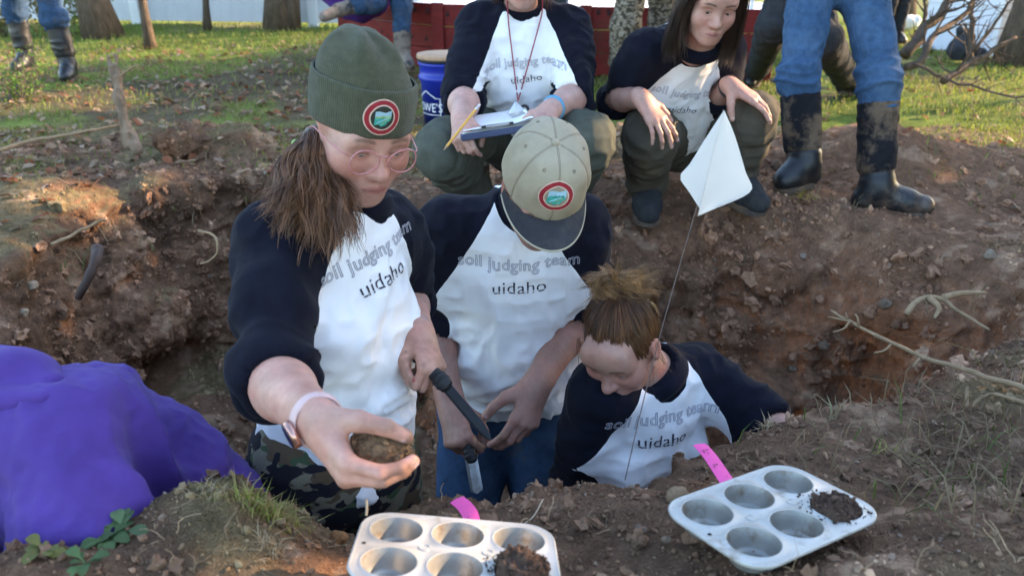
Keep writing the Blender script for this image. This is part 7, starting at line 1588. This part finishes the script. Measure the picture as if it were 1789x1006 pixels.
# ---- soil in the hand, knives
hR = P1['hR']; c = hR['w']((0.088, 0.012, -0.052)); S = Sdf(); rg = np.random.default_rng(5); hx = hR['A']
c = lerp(W(660, 792, 1.05), c, 0.3)
S.ell(c, (0.036, 0.030, 0.022), np.eye(3), 0.02)
for k in range(16): d = rg.normal(size=3); d = nrm(d) * V(0.034, 0.026, 0.022); S.cap(c + d * 0.7, c + d, 0.010, 0.007, 0.008)
S.cap(c, W(628, 772, 1.05), 0.014, 0.008, 0.02); S.cap(c, W(700, 805, 1.06), 0.018, 0.014, 0.02); S.cap(c, W(690, 790, 1.055), 0.018, 0.012, 0.02)
Vx, F = S.mesh(0.0024); N = vnormals(Vx, F); w1, _ = worley(Vx, 95.0); w2, _ = worley(Vx + 1, 190.0); d = 0.0060 * (0.6 - w1) + 0.0032 * (0.6 - w2) + 0.003 * vnoise(Vx * 45); so_ = tag(mesh_obj('soil_sample', Vx + N * d[:, None], F, CLAYC), 'handful of crumbly brown soil held in cupped fingers', 'soil'); crumbs_on(so_, Vx + N * d[:, None], N, 420, 0.0014, (0.20, 0.12, 0.066), 9)
ROOT = material('pale_root', (0.42, 0.33, 0.235), 0.85, 0.25, 40, spec=0.2)
tag(MB().tube(smooth_path(np.array([W(640, 872, 1.05), W(641, 885, 1.05), W(640, 900, 1.05)]), 8), (0.0016), 5).build('root', ROOT, None, attrs=False), 'pale root end dangling beneath the handful of soil', 'root')
BLK = material('black_handle', (0.012, 0.012, 0.014), 0.55, 0.3, 40, 0.2, 200); STEEL = material('worn_steel', (0.42, 0.42, 0.41), 0.35, 0.2, 20, 0.3, 90, metal=0.85, dirt=((0.20, 0.16, 0.12), 18, 0.5, 0.75)); BSTEEL = material('black_steel', (0.016, 0.017, 0.021), 0.45, 0.3, 30, 0.2, 90, metal=0.4)
def knife(p0, p1, p2, wb, label, mat_b, wh=0.0135, face=V(0, -1, 0.3), tipk=0.3):
    root = empty('soil_knife', p1, label, 'knife', 'soil knives in use'); d = nrm(p1 - p0); S = Sdf(); n = nrm(face - d * d.dot(face)); s = np.cross(d, n)
    S.cap(p0, p1, wh, wh * 0.92, 0.01, (n, 0.75)); S.cap(p1 - d * 0.004, p1 + d * 0.006, wh * 1.15, None, 0.006, (n, 0.7)); S.cap(p0, p0 - d * 0.004, wh * 1.2, None, 0.008, (n, 0.75)); Vx, F = S.mesh(0.0025); t = (Vx - p0) @ d; mesh_obj('handle', Vx + vnormals(Vx, F) * (0.0007 * np.sin(t * 520))[:, None], F, BLK, root)
    d2 = nrm(p2 - p1); L = np.linalg.norm(p2 - p1); n2 = nrm(face - d2 * d2.dot(face)); s2 = np.cross(d2, n2); rows = []
    for t in np.linspace(0, 1, 16):
        wd = wb * (1 if t < 1 - tipk else max(0.06, math.sqrt(max(0, 1 - ((t - 1 + tipk) / tipk) ** 2)))); c = p1 + d2 * L * t
        rows.append([c + s2 * wd, c + s2 * wd * 0.55 + n2 * 0.0014, c - s2 * wd * 0.55 + n2 * 0.0014, c - s2 * wd, c - s2 * wd * 0.55 - n2 * 0.0014, c + s2 * wd * 0.55 - n2 * 0.0014, c + s2 * wd])
    m = MB(); m.grid(np.array(rows)); m.build('blade', mat_b, root, False); return root
knife(W(708, 600, 1.52), W(772, 666, 1.475), W(858, 768, 1.44), 0.0100, 'black soil knife pointing down from the hand of the beanie wearer', BSTEEL)
hR2 = P2['hR']; knife(W(800, 735, 1.865), W(822, 795, 1.835), W(834, 862, 1.82), 0.0145, 'pale steel blade held by the cap wearer', STEEL, 0.012, tipk=0.12)
# ---- clipboard, pencil, lanyard
cbx = nrm(W(936, 219, 2.44) - W(804, 238, 2.42)); cby = nrm(V(0, 1, -0.03) - cbx * V(0, 1, -0.03).dot(cbx)); cbz = np.cross(cbx, cby); ce = lerp(W(936, 222, 2.44), W(804, 241, 2.42), 0.5) + cby * 0.13; ax = np.array([cbx, cby, cbz])
cb = empty('clipboard', ce, 'dark blue clipboard with a stack of white forms', 'clipboard'); m = MB(); m.box(ce, (0.115, 0.145, 0.009), ax, bev=0.003); m.build('board', material('slate_blue_plastic', (0.045, 0.06, 0.12), 0.5, 0.15), cb, False)
PAP = material('paper', (0.80, 0.80, 0.80), 0.8, 0.03)
for k in range(4):
    u, v = np.meshgrid(np.linspace(-0.108, 0.106, 14), np.linspace(-0.138, 0.135, 14), indexing='xy'); zc = 0.0105 + 0.0022 * k + 0.004 * k * np.exp(-((u - 0.11) / 0.03) ** 2) + 0.003 * k * np.exp(-((v + 0.14) / 0.05) ** 2) * vnoise(np.stack([u.ravel() * 14, v.ravel() * 9, 0 * u.ravel() + k], 1)).reshape(u.shape)
    g = ce + (u[..., None] + 0.002 * k) * cbx + v[..., None] * cby + zc[..., None] * cbz; m = MB(); m.grid(g); m.build('paper_sheet', PAP, cb)
m = MB(); m.box(ce - cby * 0.128 + cbz * 0.022, (0.05, 0.012, 0.0025), ax, bev=0.0012); m.build('clip', material('clip_metal', (0.5, 0.5, 0.5), 0.3, 0.1, metal=0.9), cb, False)
for s in (-1, 1): m = MB(); m.box(ce - cby * 0.142 + cbz * 0.024 + cbx * s * 0.042, (0.006, 0.004, 0.003), ax); m.build('clip_tab', BLK, cb, False)
pa, pb_ = W(838, 183, 2.44), W(775, 263, 2.36); d = nrm(pb_ - pa); pc = empty('pencil', pa, 'yellow wooden pencil held above the clipboard', 'pencil'); m = MB(); m.tube([pa + d * 0.024, pb_ - d * 0.018], 0.0042, 6); m.build('shaft', material('yellow_paint', (0.70, 0.36, 0.06), 0.45, 0.08), pc, False)
m = MB(); m.tube([pb_ - d * 0.018, pb_], [0.0042, 0.0005], 6); m.build('point', material('cedar', (0.45, 0.28, 0.15), 0.8), pc, False); m = MB(); m.tube([pa + d * 0.010, pa + d * 0.024], 0.0043, 8); m.build('ferrule', material('ferrule_metal', (0.6, 0.6, 0.58), 0.3, metal=0.9), pc); m = MB(); m.tube([pa, pa + d * 0.010], 0.0040, 8); m.build('eraser', material('white_eraser', (0.7, 0.6, 0.58), 0.8), pc)
ly = empty('lanyard', W(905, 178, 2.50), 'red cord lanyard with a folding silver hand lens', 'lanyard'); CORD = material('red_cord', (0.30, 0.045, 0.06), 0.9, 0.3, 200)
bv = P4['bv']; T4 = P4['T']
def onshirt(px, py):
    d = Vector(nrm(W(px, py, 1) - CC)); h_ = bv.ray_cast(Vector(CC), d); return np.array(h_[0]) - np.array(d) * 0.012 if h_[0] is not None else W(px, py, 2.6)
for x0, sx in ((886, -1), (948, 1)):
    pts = [lerp(P4['neck'], W(x0, -12, 2.70), 1.0), onshirt(x0 + sx * -1, 22)] + [onshirt(lerp(x0, 905, t), lerp(22, 178, t)) for t in (0.2, 0.35, 0.5, 0.65, 0.8, 0.92)] + [W(905, 176, 2.535)]
    m = MB(); m.tube(smooth_path(np.array(pts), 30), 0.0022, 6); m.build('cord', CORD, ly)
lc_ = W(903, 196, 2.53); m = MB(); t = np.linspace(0, 2 * math.pi, 25); fx, fz = nrm(cv(1, 0.15, 0)), nrm(cv(-0.15, 1, 0.25)); fn = np.cross(fx, fz)
sh_ = [(np.sign(np.cos(a)) * abs(np.cos(a)) ** 2.0 * 0.030, np.sign(np.sin(a)) * abs(np.sin(a)) ** 2.0 * 0.034) for a in t]
m.grid(np.array([[lc_ + fx * x * k + fz * y * k + fn * z for x, y in sh_] for k, z in ((0.01, 0.005), (0.9, 0.005), (1, 0.003), (1, -0.003), (0.9, -0.005), (0.01, -0.005))])); m.build('lens_case', material('brushed_steel', (0.45, 0.45, 0.46), 0.35, 0.15, 60, metal=0.85), ly)
m = MB(); lc2 = lc_ + fx * 0.024 + fz * 0.004; m.tube(np.array([lc2 + 0.012 * (np.cos(a) * fx + np.sin(a) * fz) for a in t]), 0.0045, 8, caps=False); m.build('lens_ring', BLK, ly); m = MB(); m.tube([lc2 + fn * 0.002 + fx * -0.002, lc2 + fx * 0.014 - fz * 0.018], 0.006, 8); m.build('lens_barrel', PAP, ly)
# ---- blue bucket with a wooden lid
BL = material('blue_plastic', (0.006, 0.022, 0.30), 0.4, 0.12, 6, spec=0.5, dirt=((0.08, 0.07, 0.09), 7, 0.66, 0.9)); b0 = G(780, 214, 0); b0[2] = -0.01; bk = empty('bucket', b0, 'blue plastic bucket with a wooden seat lid on the grass', 'bucket'); t = np.linspace(0, 2 * math.pi, 65); br = lambda z: 0.131 + 0.018 * z / 0.37
m = MB(); prof = [(0.001, 0.006), (0.128, 0.004), (0.131, 0.0), (br(0.26), 0.26), (br(0.268) + 0.010, 0.268), (br(0.285) + 0.010, 0.29), (br(0.29) + 0.002, 0.295), (br(0.31), 0.315), (br(0.345), 0.345), (br(0.36) + 0.006, 0.352), (br(0.36) + 0.006, 0.366), (br(0.36) - 0.004, 0.37), (br(0.36) - 0.004, 0.30)]
m.grid(np.array([b0 + np.stack([np.cos(t) * r, np.sin(t) * r, 0 * t + z], 1) for r, z in prof])); bo = m.build('pail', BL, bk); LIDW = material('planed_wood', (0.42, 0.26, 0.16), 0.7, 0.2, 8, 0.3, 60, stretch=(1, 6, 1))
m = MB(); m.grid(np.array([b0 + np.stack([np.cos(t) * r, np.sin(t) * r, 0 * t + z], 1) for r, z in ((0.001, 0.372), (0.156, 0.372), (0.158, 0.374), (0.158, 0.386), (0.001, 0.386))])); m.build('lid_padding', material('dark_foam', (0.03, 0.03, 0.035), 0.9), bk)
m = MB(); m.grid(np.array([b0 + np.stack([np.cos(t) * r, np.sin(t) * r, 0 * t + z], 1) for r, z in ((0.001, 0.386), (0.158, 0.386), (0.161, 0.389), (0.161, 0.408), (0.158, 0.411), (0.001, 0.411))])); m.build('lid_board', LIDW, bk)
WPR = material('white_print', (0.78, 0.78, 0.80), 0.6, 0.04); view = nrm((CC - b0) * V(1, 1, 0)); va = math.atan2(view[1], view[0]) - 0.92
def wrap(v): a = va + v[:, 0] / 0.142; z = v[:, 1]; r = br(z) + 0.0012; return b0 + np.stack([np.cos(a) * r, np.sin(a) * r, z], 1)
v, tt = text_verts("LOWE'S", 0.072); v[:, 0] *= 0.86; v, tt = bent(v, tt, 0.012, 5); v[:, 1] += 0.094; mesh_obj('lettering', wrap(v), tt, WPR, bo, False)
ol = np.array([(-0.10, 0.075), (0.10, 0.075), (0.10, 0.175), (0.065, 0.175), (0.065, 0.18), (0.0, 0.215), (-0.065, 0.178), (-0.065, 0.172), (-0.10, 0.172), (-0.10, 0.075)]); m = MB()
pp = np.concatenate([np.array([lerp(p, q, s) for s in np.linspace(0, 1, 8, endpoint=False)]) for p, q in zip(ol[:-1], ol[1:])] + [ol[:1]]); cen = V(0, 0.13); inn = cen + (pp - cen) * V(0.95, 0.93)
m.grid(np.stack([wrap(pp), wrap(inn)])); m.build('logo_outline', WPR, bo)
# ---- folding camp chair behind the one with the clipboard
CH = material('dark_grey_chair_fabric', (0.025, 0.026, 0.030), 0.85, 0.2, 30, 0.3, 200); CT = material('grey_tube', (0.16, 0.16, 0.17), 0.4, 0.1, metal=0.6); cc_ = G(915, 150, 0); cc_[2] = 0; ch = empty('folding_chair', cc_, 'dark folding camp chair behind the squatting clipboard holder', 'chair'); u_ = V(1, 0, 0)
q = lambda x, y, z: cc_ + V(x, y, z)
for s in (-1, 1):
    m = MB(); m.tube([q(s * 0.30, -0.22, 0), q(s * 0.40, -0.20, 0.36)], 0.010, 8); m.tube([q(s * 0.30, 0.25, 0), q(s * 0.34, 0.26, 0.80)], 0.010, 8); m.build('leg', CT, ch)
    m = MB(); m.tube(smooth_path(np.array([q(s * 0.40, -0.26, 0.375), q(s * 0.41, -0.1, 0.385), q(s * 0.36, 0.2, 0.41)]), 10), 0.030, 8, flat=0.45); m.build('armrest', CH, ch)
    m = MB(); m.tube([q(s * 0.30, -0.22, 0.02), q(-s * 0.30, -0.20, 0.30)], 0.009, 8); m.build('cross_bar', CT, ch); m = MB(); m.tube([q(s * 0.32, -0.22, 0.02), q(s * 0.30, 0.25, 0.30)], 0.009, 8); m.build('cross_bar', CT, ch)
m = MB(); m.box(q(0.405, -0.27, 0.345), (0.028, 0.012, 0.016), None, bev=0.004); m.build('tag', PAP, ch, False)
gx_, gy_ = np.meshgrid(np.linspace(-0.3, 0.3, 13), np.linspace(-0.2, 0.24, 9), indexing='xy'); m = MB(); m.grid(cc_ + np.stack([gx_, gy_, 0.32 - 0.06 * (1 - (gx_ / 0.3) ** 2)], -1)); m.build('seat', CH, ch)
gx_, gz_ = np.meshgrid(np.linspace(-0.33, 0.33, 13), np.linspace(0.3, 0.8, 9), indexing='xy'); m = MB(); m.grid(cc_ + np.stack([gx_, 0.25 + 0.06 * (1 - (gx_ / 0.33) ** 2), gz_], -1)); m.build('backrest', CH, ch)
# ---- surveying rod
r0 = G(1300, 132, 0); rd = empty('measuring_rod', r0, 'white and red banded measuring rod standing by the red planks', 'rod')
for z0, z1_, mt in ((0, 0.10, WPOST), (0.10, 0.27, REDW), (0.27, 0.36, LIDW), (0.36, 0.58, WPOST), (0.58, 0.78, REDW), (0.78, 1.0, WPOST), (1.0, 1.2, REDW)): m = MB(); m.tube([r0 + V(0, 0, z0), r0 + V(0, 0, z1_)], 0.015, 10); m.build('band', mt, rd)
# ---- sticks, roots, stones, stubs
DRYST = material('dry_stick', (0.30, 0.205, 0.12), 0.9, 0.25, 40, 0.4, 80, spec=0.2)
def stick(pix, r0, r1, label, twigs=(), cat='stick', name='stick', mat_=None, n=30):
    pts = smooth_path(np.array([W(*p) for p in pix]), n); pts = pts + 0.0035 * np.stack([vnoise(pts * 25 + k * 9) for k in range(3)], 1); m = MB(); m.tube(pts, np.linspace(r0, r1, n) * (1 + 0.12 * vnoise(pts * 60)), 8)
    for tw in twigs: tp = smooth_path(np.array([W(*p) for p in tw]), 10); m.tube(tp, np.linspace(r1 * 1.1, r1 * 0.5, 10), 6)
    return tag(m.build(name, mat_ or DRYST, None, attrs=False), label, cat)
stick([(1800, 680, 1.62), (1740, 662, 1.68), (1660, 638, 1.78), (1598, 618, 1.86), (1540, 590, 1.94), (1490, 562, 2.02), (1452, 543, 2.06)], 0.0068, 0.0032, 'long pale dry stick lying across the right end of the pit', [[(1490, 562, 2.02), (1470, 558, 2.03), (1446, 553, 2.05)], [(1484, 562, 2.02), (1474, 574, 2.02), (1455, 580, 2.03)], [(1480, 556, 2.03), (1477, 545, 2.02)], [(1500, 568, 2.0), (1498, 555, 1.99), (1494, 548, 1.99)], [(1560, 598, 1.92), (1545, 612, 1.9), (1527, 616, 1.9)], [(1610, 622, 1.85), (1600, 634, 1.83), (1594, 642, 1.83)]])
stick([(1800, 708, 1.52), (1745, 690, 1.58), (1718, 690, 1.61), (1698, 712, 1.62)], 0.0045, 0.003, 'short grey stick bending down below the long pale stick')
stick([(1602, 684, 1.80), (1598, 706, 1.79), (1592, 738, 1.78)], 0.0048, 0.0055, 'pale broken stub upright in the soil under the long stick')
stick([(1694, 674, 1.66), (1690, 690, 1.66), (1688, 712, 1.65)], 0.004, 0.0045, 'tiny pale stub upright by the short grey stick')
stick([(1728, 577, 2.19), (1700, 558, 2.22), (1668, 540, 2.23), (1648, 522, 2.24), (1620, 519, 2.24), (1598, 530, 2.22), (1582, 549, 2.21)], 0.0035, 0.0095, 'knotted pale root mass bulging from the right bank', [[(1648, 520, 2.24), (1680, 512, 2.27), (1722, 511, 2.30)], [(1622, 520, 2.23), (1640, 537, 2.21), (1632, 556, 2.2)]], 'root', 'root')
stick([(348, 402, 2.45), (368, 408, 2.44), (381, 420, 2.43), (380, 440, 2.43), (366, 455, 2.45), (352, 463, 2.46)], 0.0042, 0.003, 'pale looped root sticking out of the left bank', (), 'root', 'root')
stick([(90, 427, 2.62), (130, 410, 2.66), (168, 388, 2.70), (185, 384, 2.72)], 0.006, 0.004, 'dry stick lying on the left bank', ())
stick([(170, 434, 2.66), (168, 455, 2.60), (150, 495, 2.58), (138, 520, 2.6)], 0.020, 0.013, 'dark wet cut root standing in the left bank hollow', (), 'root', 'root', material('dark_wet_root', (0.055, 0.032, 0.024), 0.75, 0.3, 20))
stick([(0, 262, 3.7), (60, 245, 3.8), (140, 232, 3.85), (230, 214, 4.0)], 0.011, 0.006, 'long grey branch lying behind the left bank')
# broken stake
S = Sdf(); S.cap(W(226, 250, 3.86), W(207, 165, 3.84), 0.022, 0.018, 0.02); S.cap(W(207, 170, 3.84), W(192, 100, 3.82), 0.019, 0.008, 0.02); S.cap(W(210, 180, 3.83), W(202, 96, 3.82), 0.018, 0.006, 0.015); S.cap(W(226, 240, 3.86), W(240, 262, 3.84), 0.03, 0.02, 0.03)
Vx, F = S.mesh(0.006); Vx = Vx + vnormals(Vx, F) * (0.009 * ridge(Vx * np.array([45, 45, 6.0]), 1.0))[:, None]; tag(mesh_obj('stump', Vx, F, material('rotten_wood', (0.21, 0.145, 0.095), 0.95, 0.35, 16, 0.7, 60, stretch=(1, 1, 0.2), bdist=0.01)), 'jagged broken stump of pale rotten wood on the left', 'stump')
tag(MB().tube(smooth_path(np.array([W(212, 132, 3.8), W(225, 122, 3.78), W(240, 114, 3.76)]), 8), 0.005, 6).build('stick', DRYST, None, attrs=False), 'short pale twig leaning on the broken stump', 'stick')
def stone(px, py, r, label, col, sq=0.75, cat='stone', mat_=None, seed=0, name='stone'):
    p, n = hit(px, py); r *= 0.8; S = Sdf(); rg = np.random.default_rng(seed + px); S.ell(p + n * r * 0.35, (r, r * 0.85, r * sq), np.eye(3), r * 0.3)
    for k in range(5): d = nrm(rg.normal(size=3)); S.cap(p + n * r * 0.35, p + n * r * 0.35 + d * r * 0.7, r * 0.5, r * 0.42, r * 0.35)
    Vx, F = S.mesh(r / 9); N = vnormals(Vx, F); Vx = Vx + N * (r * 0.10 * ridge(Vx / r, 1.1) + r * 0.05 * ridge(Vx / r, 3.0))[:, None]; tag(mesh_obj(name, Vx, F, mat_ or material('stone', col, 0.95, 0.25, 30, 0.6, 90, spec=0.2)), label, cat)
stone(1186, 872, 0.020, 'tan lump of soil touching the left corner of the right muffin tin', (0.24, 0.165, 0.10), 0.8, 'clod', name='clod')
stone(1548, 532, 0.026, 'rounded grey tan stone in the bank left of the knotted root', (0.20, 0.145, 0.10)); stone(1402, 448, 0.016, 'small pale grey stone high in the right bank', (0.24, 0.185, 0.14)); stone(1386, 645, 0.017, 'pale grey stone low in the bank by the red scrape', (0.22, 0.165, 0.12)); stone(1437, 602, 0.024, 'rough grey clod above the red scrape', (0.17, 0.115, 0.08), 0.9, 'clod', name='clod')
stone(1730, 450, 0.026, 'flat pale stone at the top of the far right bank', (0.25, 0.19, 0.14), 0.5); stone(55, 500, 0.024, 'pale stone in the left bank', (0.30, 0.23, 0.16)); stone(40, 545, 0.020, 'rounded buff stone low in the left bank', (0.33, 0.26, 0.18)); stone(1356, 292, 0.030, 'brown clod beside the boot of the light blue jeans', (0.17, 0.11, 0.075), 0.7, 'clod', name='clod')
stone(1120, 930, 0.010, 'small grey brown stone on the bank between the muffin tins', (0.16, 0.115, 0.085)); stone(1165, 945, 0.009, 'smallest rounded stone near the right muffin tin', (0.18, 0.13, 0.095)); stone(590, 945, 0.016, 'orange clod left of the nearest muffin tin', (0.23, 0.115, 0.05), 0.9, 'clod', name='clod')
# fine roots hanging out of the banks and lying on the crumbs
rg = np.random.default_rng(77); m = MB()
for px0, px1, py0, py1, nn, L in ((1080, 1780, 385, 560, 130, 0.09), (0, 400, 280, 620, 110, 0.10), (700, 1350, 800, 930, 70, 0.05), (1350, 1780, 700, 1000, 120, 0.06), (230, 600, 850, 1000, 60, 0.05), (1150, 1450, 560, 720, 60, 0.07)):
    for k in range(nn):
        p, n = hit(rg.uniform(px0, px1), rg.uniform(py0, py1))
        if n[2] > 0.95 and rg.random() < 0.3: continue
        d = nrm(n * 0.5 + rg.normal(size=3) * 0.7 + V(0, 0, -0.5 if n[2] < 0.7 else 0.1)); l_ = L * rg.uniform(0.3, 1.2); pts = [p - d * 0.004]
        for q in range(5): d = nrm(d + rg.normal(size=3) * 0.35 + n * (0.10 if q < 2 else -0.10)); pts.append(pts[-1] + d * l_ / 5)
        c = rg.uniform(0.35, 1.15); m.tube(np.array(pts), np.linspace(1, 0.5, 6) * rg.uniform(0.0005, 0.0013), 4, col=(c, c * 0.92, c * 0.85), caps=False)
tag(m.build('fine_roots', material('fine_root', (0.36, 0.27, 0.18), 0.9, 0.3, 60, attr=True, spec=0.2), None), kind='stuff')
tag(MB().tube(smooth_path(np.array([hit(940, 890)[0] + V(0, 0, 0.003), hit(948, 880)[0] + V(0, 0, 0.008), hit(932, 905)[0] + V(0, 0, 0.004), hit(912, 920)[0] + V(0, 0, 0.003)]), 16), 0.0012, 5).build('root', ROOT, None, attrs=False), 'thin tan root lying behind the nearest muffin tin', 'root')
# tufts and weeds on the near edge
def tuft(px, py, n, H, wd, sp, cols, label, seed, lean=1.0, name='grass_tuft'):
    p, _ = hit(px, py); rg = np.random.default_rng(seed); q = p + rg.normal(size=(n, 3)) * V(sp, sp * 0.7, 0); q[:, 2] = [drop(a, b)[2] - 0.003 for a, b in q[:, :2]]
    cc = np.array(cols)[rg.integers(0, len(cols), n)] * (0.7 + 0.6 * rg.random((n, 1))); v, f, c = blades(q, H * (0.4 + 0.8 * rg.random(n)), np.full(n, wd), cc, rg, lean); tag(mesh_obj(name, v, f, LEAF, None, False, {'Col': c}), label, 'grass tuft', 'grass tufts on the near edge')
YG = [(0.34, 0.35, 0.08), (0.24, 0.30, 0.06), (0.42, 0.36, 0.13), (0.38, 0.28, 0.12)]; DR = [(0.45, 0.36, 0.23), (0.36, 0.27, 0.16)]
tuft(455, 890, 230, 0.032, 0.0020, 0.022, YG, 'yellow green grass tuft on the hump by the purple sweatshirt', 1, 1.3); tuft(385, 862, 150, 0.022, 0.0018, 0.018, DR + YG[2:], 'dry tan tuft on top of the hump at left', 2, 1.2); tuft(490, 905, 110, 0.026, 0.002, 0.016, YG, 'small yellow green tuft at the right foot of the hump', 3, 1.3); tuft(470, 960, 70, 0.03, 0.0018, 0.012, DR, 'straw coloured tuft low on the hump beside the orange clod', 4, 1.0)
tuft(1338, 748, 46, 0.026, 0.0030, 0.006, DR, 'pale straw stub where the dark sleeve meets the bank', 5, 1.6); tuft(1455, 735, 9, 0.055, 0.0042, 0.006, [(0.30, 0.30, 0.17), (0.36, 0.29, 0.19)], 'sprig of pale green blades on the bank under the red scrape', 6, 0.6); tuft(1560, 790, 14, 0.035, 0.003, 0.02, YG, 'sparse yellowish blades right of the right muffin tin', 7, 1.6); tuft(1400, 345, 40, 0.05, 0.003, 0.03, [(0.42, 0.34, 0.07), (0.30, 0.28, 0.06)], 'golden grass at the toe of the left boot', 8, 1.5)
def weed(px, py, n, label, seed, sz, col):
    p, _ = hit(px, py); rg = np.random.default_rng(seed); root = empty('weed', p, label, 'weed', 'broad leaved weeds at the bottom left')
    for k in range(n):
        a = rg.random() * 6.28; d = V(math.cos(a), math.sin(a), 0); s = np.cross(d, V(0, 0, 1)); L = sz * rg.uniform(0.4, 0.95); el_ = rg.uniform(0.5, 1.3); rows = []
        for t in np.linspace(0, 1, 8):
            c = p + d * (L * t) + V(0, 0, L * (el_ * t - 0.75 * t * t)); wd = L * (0.04 + 0.24 * sstep(0.25, 0.6, t) * math.sqrt(max(0.0, 1 - ((t - 0.62) / 0.39) ** 2) if t > 0.62 else 1)); rows.append([c - s * wd + V(0, 0, wd * 0.25), c, c + s * wd + V(0, 0, wd * 0.25)])
        m = MB(); m.grid(np.array(rows), np.asarray(col) * rg.uniform(0.75, 1.3)); m.build('leaf', LEAF, root)
weed(190, 945, 12, 'broad leaved green weed below the purple sleeve', 1, 0.040, (0.10, 0.16, 0.06)); weed(215, 930, 7, 'taller pair of green leaves against the purple sweatshirt', 2, 0.048, (0.12, 0.18, 0.08)); weed(80, 965, 10, 'yellowish weed at the far bottom left', 4, 0.034, (0.20, 0.20, 0.06)); weed(150, 985, 8, 'round leaved weed lowest at the bottom left', 5, 0.030, (0.10, 0.165, 0.06))
